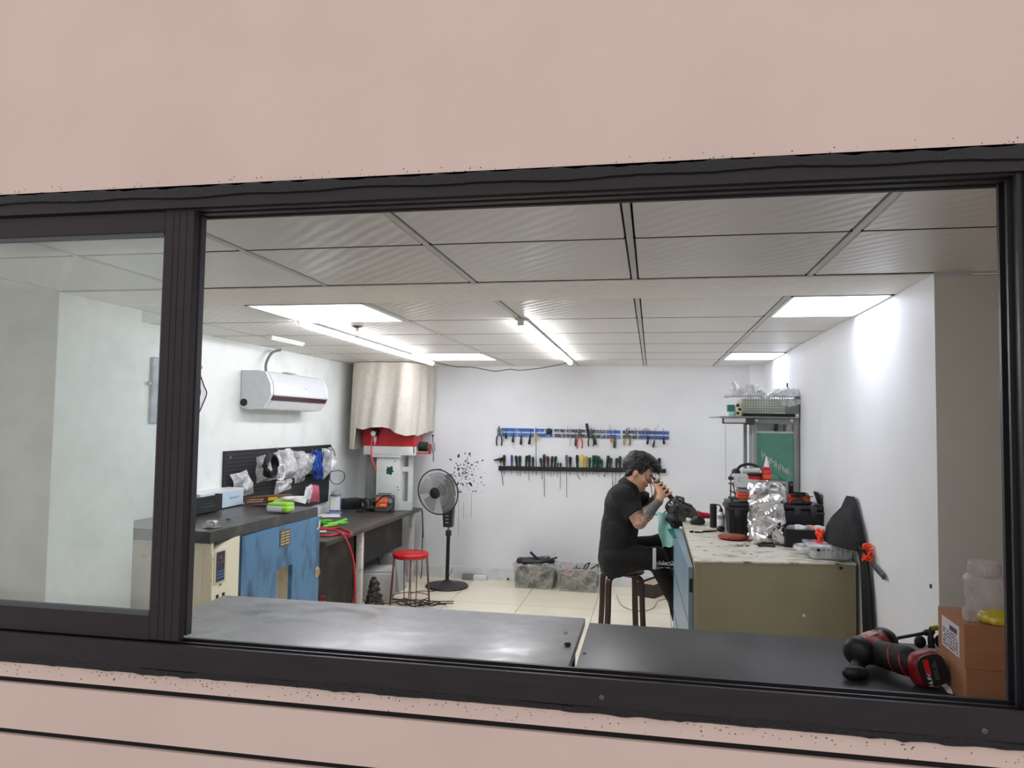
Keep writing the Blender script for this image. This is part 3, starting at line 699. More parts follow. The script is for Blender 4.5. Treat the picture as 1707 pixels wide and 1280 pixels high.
# keyed chuck tool behind the drill
t = thing('hex_key_tool', 'dark bit holder with a yellow collar standing behind the drill against the cardboard', 'tool', aZ(1556, 1078, zt))
p0 = aZ(1553, 1080, zt+.01)
q = MB(); q.tube(spline([p0, p0+Vector((0, .005, .035)), p0+Vector((.004, .008, .06))], 5), [.010]*5+[.008]*6, 10); q.ell(p0+Vector((.028, .01, .02)), (.016, .014, .02)); q.ell(p0+Vector((-.03, .01, .014)), (.018, .014, .02)); q.build('body', M_black, t)
MB().cyl(p0+Vector((.000, .006, .058)), p0+Vector((.022, .01, .062)), .008).build('collar', mat('olive_yellow', (150, 146, 40), .5), t)

# ================================================================== cardboard boxes, jar, yellow pouch
M_card = mat('brown_cardboard', (164, 116, 82), 0.85, rgb2=(154, 107, 75), scale=5, stretch=(1, 1, 6))
def carton(name, label, A, L, Rr, z0, z1, group=None):
    t = thing(name, label, 'box', (A.x, A.y, z0), group)
    D = L+Rr-A; P = [A, Rr, D, L]
    MB().prism([Vector((p.x, p.y, z0)) for p in P], (0, 0, z1-z0-.002)).build('body', M_card, t, smooth=0)
    cen = (L+Rr)/2
    q = MB()
    for a, b in (((A, Rr), (A+(L-A)*.49, Rr+(L-A)*.49)), ((A+(L-A)*.51, Rr+(L-A)*.51), (L, D))):
        q.prism([Vector((p.x, p.y, z1-.002)) for p in (a[0], a[1], b[1], b[0])], (0, 0, .002))
    for f in ('flap',): q.build(f, M_card, t, smooth=0)
    return t
A = Vector((aZ(1611, 1174, zt).x, aZ(1611, 1174, zt).y, 0)); A.y = max(A.y, 1.96); A.x = aY(1611, 1150, A.y).x
Lp = aZ(1573, 1141, zt); Lp = A+(Vector((Lp.x, Lp.y, 0))-A).normalized()*.185
Rp = A+Vector((.22, -.015, 0))
zm = aY(1611, 1115, A.y).z; zu = aY(1608, 1041, A.y).z
carton('cardboard_box', 'plain brown cardboard box at the bottom of the stack by the drill', A, Lp, Rp, zt, zm-.001, 'cardboard boxes stacked on the front table')
A2 = A+Vector((-.002, .002, 0)); L2 = Lp+Vector((.008, .015, 0)); R2 = Rp+Vector((.01, .01, 0))
t = carton('cardboard_box', 'brown cardboard box with a white sticker, on top of another box', A2, L2, R2, zm, zu, 'cardboard boxes stacked on the front table')
n = (L2-A2).cross(Vector((0, 0, 1))).normalized(); n = n if n.x < 0 else -n
xd = (A2-L2).normalized(); o = (A2+L2)/2+n*.0008; o.z = (zm+zu)/2; H2 = zu-zm; wl = (L2-A2).length
st = MB().obox(o, (wl*.66, H2*.72, .0008), frame(xd, n)).build('sticker', mat('sticker_white', (216, 210, 212), .6), t)
q = MB(); marks(q, o+n*.0007-Vector((0, 0, H2*.1)), xd, (0, 0, 1), wl*.58, H2*.44, 6, 3); 
for k in range(22): q.obox(o+n*.0007+xd*(-wl*.02+k*wl*.013)+Vector((0, 0, H2*.2)), (wl*.013*random.Random(k).uniform(.2, .8), H2*.12, .0004), frame(xd, n))
q.build('print', mat('sticker_print', (90, 84, 100), .6), st)
M_jar = plastic('frosted_plastic', (214, 210, 208), .40, .35, wsc=5)
jc = aZ(1641, 1020, zu); jc = Vector((A.x+.095, A.y+.125, zu))
bw = abs(aY(1676, 980, jc.y).x-aY(1607, 980, jc.y).x)/2
jc.x = (aY(1607, 980, jc.y).x+aY(1676, 980, jc.y).x)/2
jh = aY(1640, 936, jc.y).z-zu
t = thing('plastic_jar', 'clear plastic jar with a screw lid on the cardboard boxes', 'jar', jc)
MB().lathe([(bw*.86, 0), (bw*.92, .004), (bw*.95, jh*.5), (bw, jh*.60), (bw, jh*.68), (bw*.9, jh*.735), (bw*.72, jh*.75), (bw*.70, jh*.755)], jc, seg=40).build('body', M_jar, t)
q = MB(); q.lathe([(bw*.74, jh*.76), (bw*.76, jh*.77), (bw*.76, jh*.95), (bw*.72, jh), (0, jh)], jc, seg=40)
for k in range(30): a = k*.2094; q.obox(jc+Vector((math.cos(a)*bw*.76, math.sin(a)*bw*.76, jh*.86)), (.003, .003, jh*.16), rotz(a))
q.build('screw_lid', M_jar, t)
pc = Vector((A.x+.075, A.y+.018, zu))
t = thing('tape_pouch', 'yellow pouch with a clear cap lying on the top cardboard box', 'pouch', pc)
q = SDF(pc-Vector((.09, .05, .01)), pc+Vector((.16, .09, .06)), .003)
q.cap(pc+Vector((-.012, .012, .017)), pc+Vector((.13, .022, .017)), .022, .024, .01, flat=((0, 0, 1), .8)); q.cap(pc+Vector((.0, -.008, .011)), pc+Vector((.13, -.004, .010)), .013, .016, .008); q.wrinkle(.003, 160, 4)
q.half((0, 0, zu+.001), (0, 0, -1)); q.build('pouch_body', plastic('yellow_film', (216, 196, 48), .85), t)
MB().lathe([(.0, 0), (.019, .001), (.020, .006), (.020, .026), (.016, .030), (.016, .04), (0, .04)], pc+Vector((-.064, .012, .020)), (1, .05, 0), 24).build('cap', M_jar, t)

# ================================================================== long bench with blue front
XF = -2.16; ya, yb = 3.37, 4.60
M_beige = mat('chipped_beige_enamel', (220, 212, 190), 0.5, rgb2=(196, 186, 162), scale=9, mix=(.58, .75))
M_cream = mat('chipped_cream_enamel', (236, 229, 202), 0.5, rgb2=(96, 84, 60), scale=16, mix=(.66, .74))
M_blue = mat('worn_blue_paint', (84, 128, 164), 0.45, rgb2=(52, 78, 104), scale=11, mix=(.52, .78), stretch=(1, 1, .5))
M_bench = mat('grimy_black_worktop', (56, 55, 55), 0.32, rgb2=(92, 90, 86), scale=10, mix=(.5, .8), spec=.5, bump=.05)
t = thing('workbench', 'workbench with grimy black top and worn blue front beside the left wall', 'workbench', (-2.48, 4, 0))
MB().prism([(XL+.02, ya+.01, .842), (XF, ya, .842), (XF-.01, yb, .832), (XL+.02, yb, .832)], (0, 0, .058)).build('worktop', M_bench, t)
q = MB(); q.box(XL+.03, XF-.09, ya+.04, yb-.01, .02, .84); q.box(XF-.09, XF-.02, 3.66, 4.02, .02, .84); q.box(XF-.09, XF-.02, 4.245, yb-.01, .02, .84); q.box(XF-.09, XF-.02, 4.02, 4.245, .60, .84)
b = q.build('body', M_beige, t, smooth=0)
q = MB(); q.box(XL+.06, XF-.005, ya+.02, ya+.04, .02, .842); q.build('end_panel', M_beige, t, smooth=0)
q = MB(); q.box(XL+.2, XF-.048, ya+.014, ya+.0225, .06, .808, .003); q.build('door', M_beige, t)
# cream end of the front with its rounded shoulder
pts = [(XF+.002, ya+.025, .02)]
for k in range(9): a = k/8; pts.append((XF+.002, ya+.025+.245*a, .842-.055*(1-a)**2.2))
pts.append((XF+.002, ya+.27, .02))
cp = MB().prism(pts, (-.06, 0, 0)).build('cream_panel', M_cream, t, smooth=0)
q = MB(); q.box(XF+.002, XF+.005, 3.405, 3.515, .628, .800, .001); pl = q.build('plaque', mat('plaque_rim', (214, 206, 184), .4), cp)
MB().box(XF+.004, XF+.0065, 3.425, 3.498, .640, .789).build('plaque_plate', mat('plaque_navy', (44, 48, 70), .4), pl)
q = MB(); o = Vector((XF+.0068, 3.462, .748)); marks(q, o, (0, 1, 0), (0, 0, 1), .05, .05, 2, 8); q.build('plaque_print', mat('plaque_pink', (206, 104, 124), .5), pl)
q = MB(); 
for k, z in enumerate((.69, .675, .66)): q.box(XF+.0064, XF+.0072, 3.43, 3.493, z-.003, z+.003)
q.build('plaque_lines', mat('plaque_blue', (90, 116, 160), .5), pl)
for yy in (3.435, 3.49): MB().box(XF+.002, XF+.006, yy, yy+.02, .535, .575, .001).build('slot', M_black, cp)
# blue front with a square hole and a small grille
h0, h1, hz = 4.045, 4.235, .585
q = MB(); xa, xb = XF-.02, XF+.006
q.box(xa, xb, 3.66, h0, .02, .835); q.box(xa, xb, h1, 4.605, .02, .830); q.box(xa, xb, h0, h1, hz, .833); q.box(xa, xb, h0, h1, .02, .22)
bp = q.build('blue_panel', M_blue, t, smooth=0)
q = MB(); q.box(XF+.0055, XF+.009, 4.065, 4.19, .712, .808); fr = q.build('grille_frame', mat('bronze_rim', (116, 104, 74), .4, .5), bp)
q = MB()
for k in range(5): 
    for y2 in (4.077, 4.133): q.box(XF+.0085, XF+.0105, y2, y2+.045, .722+k*.017, .728+k*.017)
q.build('grille', mat('pale_bars', (200, 188, 150), .4), fr)
c = Vector((XF+.006, 4.575, .47)); MB().lathe([(.034, 0), (.036, .004), (.030, .010), (.014, .014), (0, .014)], c, (1, 0, 0), 20).build('knob', mat('brassy_metal', (176, 160, 124), .35, .7), bp)
MB().tube(spline([(XF+.004, 4.60, .80), (XF+.02, 4.56, .765), (XF+.012, 4.54, .75)], 4), .006, 6).build('latch', mat('bare_wood_chip', (196, 184, 160), .6), bp)

# things on that bench
zb = .9
def slab(P, h, z): return MB().prism([Vector((p[0], p[1], z)) for p in P], (0, 0, h))
t = thing('tablet_box', 'flat white product box standing behind the black box on the blue bench', 'box', (-2.66, 4.2, zb))
a_, b_ = aZ(369, 847.0, zb), aZ(405, 839.5, zb); a_ = a_+(a_-b_)*.9; top = aX(404, 813, b_.x).z
dv = Vector((-.20, .03, 0)); h = top-zb
slab([a_, b_, b_+dv, a_+dv], h, zb).build('carton', M_white, t, smooth=0)
nn = (b_-a_).normalized(); out = Vector((nn.y, -nn.x, 0))
q = MB(); q.obox((a_+b_)/2+out*.001+Vector((0, 0, h/2)), ((b_-a_).length*.97, h*.88, .001), frame(nn, out)); fpanel = q.build('front_print', mat('pale_blue_print', (196, 218, 230), .4), t)
q = MB(); marks(q, a_+(b_-a_)*.78+out*.0018+Vector((0, 0, h*.50)), nn, (0, 0, 1), .13, .022, 1, 11, .9); q.build('title_print', mat('print_violet', (96, 92, 128), .5), fpanel)
# black open box in front
t = thing('accessory_box', 'black open-topped box with white papers inside near the bench end', 'box', (-2.6, 3.9, zb))
a_, b_ = aZ(320, 860.5, zb), aZ(370, 849.5, zb); hh = aX(369, 823, b_.x).z-zb
dv = Vector((-.075, -.012, 0)); P = [a_, b_, b_+dv, a_+dv]
def wallbox(P, h, z, th):
    q = MB(); cen = sum((Vector((p[0], p[1], 0)) for p in P), Vector())/4
    I = [Vector((p[0], p[1], 0))+(cen-Vector((p[0], p[1], 0))).normalized()*th*1.4 for p in P]
    q.prism([Vector((p[0], p[1], z)) for p in P], (0, 0, th))
    n = len(P)
    for i in range(n):
        j = (i+1) % n; q.prism([Vector((P[i][0], P[i][1], z)), Vector((P[j][0], P[j][1], z)), Vector((I[j].x, I[j].y, z)), Vector((I[i].x, I[i].y, z))], (0, 0, h))
    return q
wallbox(P, hh, zb, .004).build('carton', mat('matt_black_card', (30, 30, 31), .6), t, smooth=0)
q = MB(); q.prism([Vector((p.x, p.y, zb+hh*.7)) for p in [a_*.85+(b_+dv)*.15, b_*.85+(a_+dv)*.15, b_*.3+(b_+dv)*.5+(a_+dv)*.2, a_*.2+(a_+dv)*.8]], (0, 0, .002)); q.build('inlay', M_paper, t)
nn = (b_-a_).normalized(); out = Vector((nn.y, -nn.x, 0)); mid = (a_+b_)/2
q = MB(); marks(q, mid+out*.001+Vector((0, 0, hh*.55)), nn, (0, 0, 1), .12, .014, 1, 2, .9); marks(q, mid+out*.001+Vector((0, 0, hh*.38)), nn, (0, 0, 1), .16, .014, 1, 4, .9); q.build('front_print', mat('print_teal', (70, 110, 106), .5), t)
# brown printed carton
t = thing('carton_box', 'brown printed carton with a yellow tag behind the tissue pack', 'box', (-2.5, 4.5, zb))
a_, b_ = aZ(407, 842.5, zb), aZ(466, 838, zb); hh = aY(407, 829, a_.y).z-zb; dv = Vector((.03, .12, 0))
slab([a_, b_, b_+dv, a_+dv], hh, zb).build('carton', mat('brown_print_card', (112, 78, 50), .6), t, smooth=0)
nn = (b_-a_).normalized(); out = Vector((nn.y, -nn.x, 0)); mid = (a_+b_)/2
MB().obox(mid+out*.001+Vector((0, 0, hh*.5)), ((b_-a_).length*.94, hh*.8, .001), frame(nn, out)).build('face_print', mat('dark_brown_print', (72, 40, 28), .5), t)
q = MB(); marks(q, a_+(b_-a_)*.30+out*.002+Vector((0, 0, hh*.5)), nn, (0, 0, 1), .12, hh*.55, 2, 3, .95); q.build('title_print', mat('print_cream', (230, 214, 190), .5), t)
MB().obox(a_+(b_-a_)*.80+out*.0018+Vector((0, 0, hh*.6)), (.07, hh*.42, .001), frame(nn, out)).build('yellow_tag', mat('tag_yellow', (206, 172, 40), .5), t)
# tissue pack
a_, b_ = aZ(443, 853.5, zb), aZ(478, 855, zb)
t = thing('tissue_pack', 'green and white tissue pack with a tissue pulled up on the blue bench', 'tissue pack', ((a_+b_)/2))
nn = (b_-a_).normalized(); bk = Vector((-nn.y, nn.x, 0)); mid = (a_+b_)/2
MB().obox(mid+bk*.05+Vector((0, 0, .022)), ((b_-a_).length, .10, .044), frame(nn, (0, 0, 1)), .012, 3).build('pack_base', M_white, t)
q = MB(); q.obox(mid+bk*.05+Vector((.004, 0, .044)), ((b_-a_).length*.96, .098, .026), frame(nn, (0, 0, 1)), .010, 3); q.obox(mid+bk*.03+nn*(b_-a_).length*.42+Vector((0, 0, .022)), (.04, .09, .034), frame(nn, (0, 0, 1)), .012, 3); q.build('green_wrap', mat('lime_film', (150, 212, 60), .35), t)
p0 = mid+nn*.02+bk*.05+Vector((0, 0, .05)); tip = aY(494, 829, p0.y)
q = MB(); q.sheet(lambda u, v: p0+(tip-p0)*v+nn*((u-.5)*(.21-.12*v)+.03*(1-v))+bk*(.05*(u-.5)+.012*math.sin(u*6+v*4))+Vector((0, 0, .02*math.sin(u*3.1)*(1-v)+.02*math.sin(v*3.14)-.01*(1-u)*v)), 10, 10, .001); q.build('tissue', M_paper, t)
# black key ring beside it
c = aZ(436, 843, zb+.006); q = SDF(c-Vector((.08, .06, .02)), c+Vector((.08, .06, .04)), .003)
q.cap(c-Vector((.035, .02, 0)), c+Vector((.02, .01, .0)), .006, .010, .006).cap(c, c+Vector((.03, .03, .012)), .010, .006, .006).ell(c+Vector((.02, -.01, .004)), (.018, .014, .01), .006).wrinkle(.002, 120, 5).half((0, 0, zb), (0, 0, -1))
tag(q.build('clip_tool', M_black), 'small black clip lying beside the green tissue pack', 'clip')
# little metal cap and a black bit
c = aZ(353, 879, zb); t = thing('metal_pot', 'small shiny metal pot standing at the front of the black bench top', 'pot', c)
MB().lathe([(.042, 0), (.044, .003), (.036, .006), (.032, .006)], c).build('rim', M_steel, t)
MB().lathe([(.032, .006), (.031, .030), (.027, .036), (.014, .037), (.012, .030), (0, .030)], c).build('crown', M_steel, t)
c = aZ(379, 865.5, zb+.003); q = MB(); q.obox(c, (.012, .009, .006), rotz(.4), .002); q.obox(c+Vector((.011, .004, 0)), (.012, .006, .006), rotz(-.3), .002)
tag(q.build('rubber_bit', M_black), 'tiny black rubber bit in the middle of the black bench top', 'scrap')

# ================================================================== air conditioner
M_acw = mat('air_conditioner_white', (216, 218, 220), 0.4)
yA, yBc = 4.70, 5.62
zT, zB_ = 1.805, 1.535
t = thing('air_conditioner', 'white wall air conditioner with a dark stripe high on the left wall', 'air conditioner', (XL+.12, (yA+yBc)/2, zB_))
def acprof(o=0.0):
    return [(XL+.004, zB_+.012), (XL+.004, zT), (XL+.13, zT), (XL+.185+o, zT-.012), (XL+.225+o, zT-.09), (XL+.232+o, zT-.17), (XL+.215+o, zT-.205), (XL+.17, zB_+.004), (XL+.06, zB_-.004)]
MB().prism([(x, yA, z) for x, z in acprof()], (0, yBc-yA, 0)).build('body', M_acw, t, smooth=25)
pf = [(x, z) for x, z in acprof(.006)][3:7]
q = MB(); q.prism([(x, yA+.035, z) for x, z in pf]+[(x-.02, yA+.035, z) for x, z in pf[::-1]], (0, yBc-yA-.07, 0)); q.build('front_cover', mat('glossy_white', (206, 208, 213), .35), t, smooth=25)
q = MB(); 
s0, s1 = (XL+.2385, zT-.168), (XL+.2225, zT-.207)
q.prism([(s0[0], yA+.03, s0[1]), (s1[0], yA+.03, s1[1]), (s1[0]-.012, yA+.03, s1[1]), (s0[0]-.012, yA+.03, s0[1])], (0, yBc-yA-.06, 0)); q.build('stripe', mat('dark_brown_stripe', (66, 42, 44), .2), t, smooth=0)
s0, s1 = (XL+.217, zT-.212), (XL+.176, zB_+.003)
q = MB(); q.prism([(s0[0], yA+.05, s0[1]), (s1[0], yA+.05, s1[1]), (s1[0]-.012, yA+.05, s1[1]+.004), (s0[0]-.012, yA+.05, s0[1])], (0, yBc-yA-.10, 0)); q.build('louver', mat('louver_white', (222, 224, 226), .35), t, smooth=0)
MB().obox((XL+.237, yA+.52, zT-.105), (.002, .035, .004)).build('maker_mark', M_grey, t)
MB().lathe([(.026, 0), (.026, .004), (.02, .005), (0, .005)], (XL+.03, yA-.004, zB_+.045), (0, 1, 0), 20).build('pipe_outlet', M_black, t)
MB().obox((XL+.12, yA+.47, zT+.010), (.05, .13, .010), None, .002).build('filter_tab', mat('tab_grey', (196, 197, 196), .4), t)
c0 = Vector((XL+.06, 4.93, zT))
tag(MB().tube(spline([c0+Vector((0, 0, .001)), c0+Vector((0, .002, .07)), c0+Vector((0, .08, .15)), Vector((XL+.06, 5.13, CEIL-.012))], 8), .010, 8).build('drain_hose', mat('grey_hose', (118, 120, 122), .5)), 'grey hose curving from the air conditioner up to the ceiling', 'hose')

# wall board and little fan beside the window stile, with their cord
t = thing('wall_board', 'blue-grey rounded board hanging on the left wall behind the window stile', 'board', (XL+.02, 3.90, 1.43))
MB().box(XL+.002, XL+.022, 3.75, 4.06, 1.432, 1.812, .03, 4).build('board', mat('blue_grey_board', (132, 144, 164), .45, rgb2=(170, 178, 190), scale=12), t)
MB().obox((XL+.012, 3.735, 1.66), (.012, .03, .018), None, .003).build('hanger', M_grey, t)
fc = aX(319, 653, XL+.06)
t = thing('wall_clip_fan', 'small dark round fan fixed on the left wall just right of the window stile', 'fan', (XL+.05, fc.y, fc.z-.1))
MB().torus(fc, (1, -.25, 0), .066, .006, 32, 6).build('guard', M_dark, t)
q = MB()
for k in range(5):
    a = k*1.2566; q.obox(fc+Vector((0, math.cos(a)*.034, math.sin(a)*.034)), (.006, .05, .024), Matrix.Rotation(a, 3, 'X') @ Matrix.Rotation(.4, 3, 'Y'), .002)
q.build('blade_set', M_dark, t)
MB().lathe([(.022, 0), (.026, .02), (.02, .03), (0, .032)], fc-Vector((.02, 0, 0)), (1, 0, 0), 16).build('hub', M_black, t)
MB().cyl(fc-Vector((.055, 0, 0)), fc-Vector((.015, 0, 0)), .012).build('arm', M_dark, t)
for dz in (.105, -.115): MB().ell(fc+Vector((-.045, .0, dz)), (.015, .020, .024)).build('mount', M_black, t)
P = [(331, 560), (333, 590), (334, 612), (335, 628), (340, 643), (344.5, 656), (337, 676), (329, 693), (323.5, 695), (320, 684), (319, 668)]
P = [aX(x, y, XL+.012) for x, y in P]; P[0].z = min(P[0].z, CEIL-.012)
t = thing('wall_cable', 'thin cord hanging down the left wall to the small round fan', 'cord', P[4])
MB().tube(spline(P[:4], 6), .0022, 6).build('pale_wire', mat('pale_wire', (170, 170, 166), .5), t); MB().tube(spline(P[3:], 6), .004, 6).build('black_wire', M_blackw, t)
MB().obox(P[2], (.012, .03, .022), None, .002).build('connector', M_grey, t)

# ================================================================== pegboard on the left wall and what hangs there
p0, p1 = 4.51, 6.17
pz = lambda y: (.86, 1.248)
t = thing('pegboard', 'black perforated board on the left wall above the benches', 'pegboard', (XL+.01, 5.3, .76))
q = MB(); q.prism([(XL+.001, p0, .95), (XL+.001, p0, 1.247), (XL+.001, p1, 1.249), (XL+.001, 6.14, .752), (XL+.001, 5.4, .73)], (.018, 0, 0)); q.build('panel', mat('black_perforated_sheet', (44, 45, 47), .5), t, smooth=0)
q = MB()
for k in range(12):
    z = 1.235-.026*k; q.box(XL+.018, XL+.0205, p0+.015, p1-.02, z-.004, z+.004)
q.build('perforation', mat('perforation_dark', (24, 24, 25), .6), t, smooth=0)
for (y, z) in ((p0+.06, 1.215), (5.2, 1.255)): MB().lathe([(.009, 0), (.008, .004), (0, .005)], (XL+.019, y, z-.01), (1, 0, 0), 10).build('screw', M_steel, t)

def film_bag(name, label, quad, m, puff=.02, seed=0, X=XL+.03, group=None, cat='plastic bag', crump=.012, n=14):
    """a pouch of film: quad = picture corners (top left, top right, bottom right, bottom left) on the plane X"""
    A, B, C, D = [aX(x, y, X) for x, y in quad]; rg = random.Random(seed)
    ph = [(rg.uniform(4, 13), rg.uniform(4, 13), rg.uniform(0, 6), rg.uniform(.3, 1)) for _ in range(6)]
    def base(u, v): return (A*(1-u)+B*u)*(1-v)+(D*(1-u)+C*u)*v
    def wr(u, v): return sum(a*math.sin(f*u+g*v+p) for f, g, p, a in ph)/3
    def fr(u, v):
        e = min(u, 1-u, v*1.5+.08, 1-v)*4; e = min(1, max(0, e))
        return base(u, v)+Vector((puff*e*(1.0+.5*wr(u, v))+crump*wr(v*1.3, u)*.5+crump, crump*.6*wr(u+.3, v), crump*.5*wr(v, u+.2)))
    def bk(u, v): return base(u, v)+Vector((crump*.3*wr(v*1.3, u)*.5+.001, crump*.6*wr(u+.3, v), crump*.5*wr(v, u+.2)))
    q = MB(); q.sheet(fr, n, n); 
    o = q.build(name, m, None, smooth=50); return tag(o, label, cat, group)
def coil(q, c, rad, r, turns, plane, seed=0, jit=.01, axis=1.0):
    rg = random.Random(seed); a, b = plane; a = Vector(a); b = Vector(b); n = a.cross(b).normalized(); pts = []
    for i in range(turns*14+1):
        an = i/14*2*math.pi; f = 1+jit*8*math.sin(an*.37+seed)*.2+rg.uniform(-jit, jit)
        pts.append(Vector(c)+a*(math.cos(an)*rad*f)+b*(math.sin(an)*rad*f*axis)+n*(rg.uniform(-1, 1)*jit*.9+.004*math.sin(an*.21)))
    q.tube(spline(pts, 2), r, 6); return q
yz = ((0, 1, 0), (0, 0, 1))
film_bag('plastic_bag', 'clear zip bag hanging low at the near end of the black pegboard', [(381, 791), (408, 782), (419, 823), (391, 828)], M_film2, .05, 1, XL+.04, n=16)
film_bag('plastic_bag', 'clear bag holding the black cable coil on the pegboard', [(425, 761), (462, 752), (466, 796), (424, 806)], M_film, .05, 2, XL+.05, n=18)
c = aX(451, 776, XL+.165)
q = MB(); coil(q, c, .068, .010, 9, yz, 3, .022, 1.1)
tag(q.build('cable_coil', mat('black_rubber_cable', (20, 20, 21), .5)), 'thick coil of black cable on the pegboard', 'cable')
film_bag('plastic_bag', 'bulging clear bag with a white cable, right of the black coil', [(461, 750), (480, 747), (490, 795), (461, 800)], M_film2, .06, 5, XL+.045, n=18)
q = MB(); c = aX(467, 787, XL+.17); coil(q, c, .055, .006, 4, yz, 6, .016)
tag(q.build('cable_coil', M_white), 'coil of white cable beside the thick black cable coil', 'cable')
film_bag('plastic_bag', 'clear bag with silvery parts hanging below the black cable coil', [(458, 802), (484, 796), (480, 818), (454, 826)], M_film, .04, 7, XL+.05)
q = MB(); rg = random.Random(4)
for k in range(16):
    c = aX(rg.uniform(466, 478), rg.uniform(800, 814), XL+.06); q.obox(c, (.012, rg.uniform(.02, .05), rg.uniform(.006, .014)), Matrix.Rotation(rg.uniform(-1, 1), 3, 'X'), .002)
stuff(tag(q.build('metal_parts', M_steel), 'silvery loose parts inside the low clear bag on the pegboard', 'parts'))
film_bag('plastic_bag', 'long clear bag in the middle of the pegboard, left of the pale connectors', [(484, 751), (505, 753), (504, 802), (488, 806)], M_film, .05, 8, XL+.045, n=16)
t = thing('connector_bundle', 'bundle of pale connectors hanging between the clear bags and blue cables', 'connectors', aX(510, 785, XL+.05))
rg = random.Random(9)
for k in range(9):
    c = aX(rg.uniform(497, 513), 755+k*3.2, XL+.06); MB().obox(c, (.02, rg.uniform(.04, .08), .016), Matrix.Rotation(rg.uniform(-.6, .6), 3, 'X'), .003).build('connector', mat('ivory_plastic', (226, 224, 206), .4), t)
film_bag('plastic_bag', 'clear bag over grey parts between the pale connectors and the blue cables', [(505, 755), (521, 757), (528, 788), (507, 791)], M_film, .04, 10, XL+.04)
q = MB(); rg = random.Random(12)
for k in range(11):
    x = rg.uniform(519, 536); pts = [aX(x+rg.uniform(-4, 4), y+rg.uniform(-2, 2), XL+.05+rg.uniform(0, .06)) for y in (752, 764, 776, 790+rg.uniform(-8, 4))]
    x2 = x+rg.uniform(2, 7); pts += [aX(x2, 795+rg.uniform(-5, 5), XL+.07)]+[aX(x2+rg.uniform(-4, 4), y, XL+.05+rg.uniform(0, .06)) for y in (780, 766, 753)]
    q.tube(spline(pts, 5), .0048, 6)
tag(q.build('cable_bundle', mat('blue_cable', (40, 84, 176), .45)), 'tangled bundle of bright blue cables on the pegboard', 'cable')
film_bag('plastic_bag', 'grey clear bag at the far end of the pegboard beside the blue cables', [(534, 748), (550, 745), (550, 785), (536, 800)], M_film, .05, 13, XL+.04)
q = MB()
for k in range(7):
    x = 517+k*2.2; pts = [aX(x, 808+abs(k-3)*.6, XL+.06), aX(x+.8, 820, XL+.085), aX(x+1.2, 836, XL+.075)]; q.tube(spline(pts, 5), .0052, 6)
tag(q.build('cable_bundle', mat('pink_strips', (226, 120, 138), .5)), 'bundle of pink strips hanging at the bottom of the pegboard', 'strips')
film_bag('plastic_bag', 'grey clear bag hanging left of the pink strips', [(508, 811), (517, 806), (514, 838), (502, 837)], M_film2, .03, 15, XL+.05)
q = MB()
c1 = aX(553, 752, XL+.04); P = [aX(x, y, XL+.045) for x, y in ((552, 744), (554, 758), (552, 776), (550, 790), (551, 800), (556, 806), (566, 806), (574, 798), (573, 788), (564, 784), (554, 786), (548, 788))]
q.tube(spline(P, 7), .0035, 6)
P = [aX(x, y, XL+.05) for x, y in ((551, 745), (557, 752), (559, 768), (557, 776), (551, 780), (552, 764), (552, 748), (550, 742))]; q.tube(spline(P, 7), .004, 6)
P = [aX(x, y, XL+.055) for x, y in ((551, 744), (553, 756), (552, 768))]; q.tube(spline(P, 6), .011, 6)
tag(q.build('cable_loop', M_blackw), 'black cable looped at the far corner of the pegboard', 'cable')

# ================================================================== low bench with machine
ZB2 = .655; X2 = -2.13; y2a, y2b = 4.66, 6.72
M_top3 = mat('brown_black_worktop', (70, 67, 64), 0.4, rgb2=(54, 50, 48), scale=6, bump=.04)
M_grime = mat('grimy_black_board', (26, 24, 23), 0.6, rgb2=(70, 64, 54), scale=7, mix=(.5, .85))
t = thing('low_workbench', 'lower dark bench behind the blue bench, carrying the red machine', 'workbench', (-2.48, 5.7, 0))
MB().box(XL+.01, X2, y2a, y2b, ZB2-.032, ZB2, .004).build('worktop', M_top3, t)
for yy in (5.33, 6.55): MB().box(X2-.055, X2-.012, yy-.022, yy+.022, 0, ZB2-.032, .002).build('leg', mat('dirty_white_post', (206, 202, 196), .6, rgb2=(110, 104, 98), scale=14, mix=(.55, .8)), t)
MB().box(X2-.09, X2-.07, y2a+.02, 5.30, .0, ZB2-.034).build('front_board', M_grime, t)
MB().box(X2-.10, X2-.08, 5.36, 6.42, .345, ZB2-.034).build('hanging_board', M_grime, t)
MB().box(XL+.02, X2-.1, y2a+.005, y2a+.02, .0, ZB2-.034).build('end_board', M_grime, t)
t2 = t
# red label on the black board low down
q = MB()
for px in (536, 540.5): 
    c = aX(px, 998, X2-.0685); q.torus(c, (1, 0, 0), .018, .004, 20, 6)
tag(q.build('hose_ring', M_red), 'small red hose rings low against the black board of the low bench', 'hose') if 0 else q.build('red_mark', mat('dull_red_paint', (150, 30, 36), .6), t2)

zb = ZB2
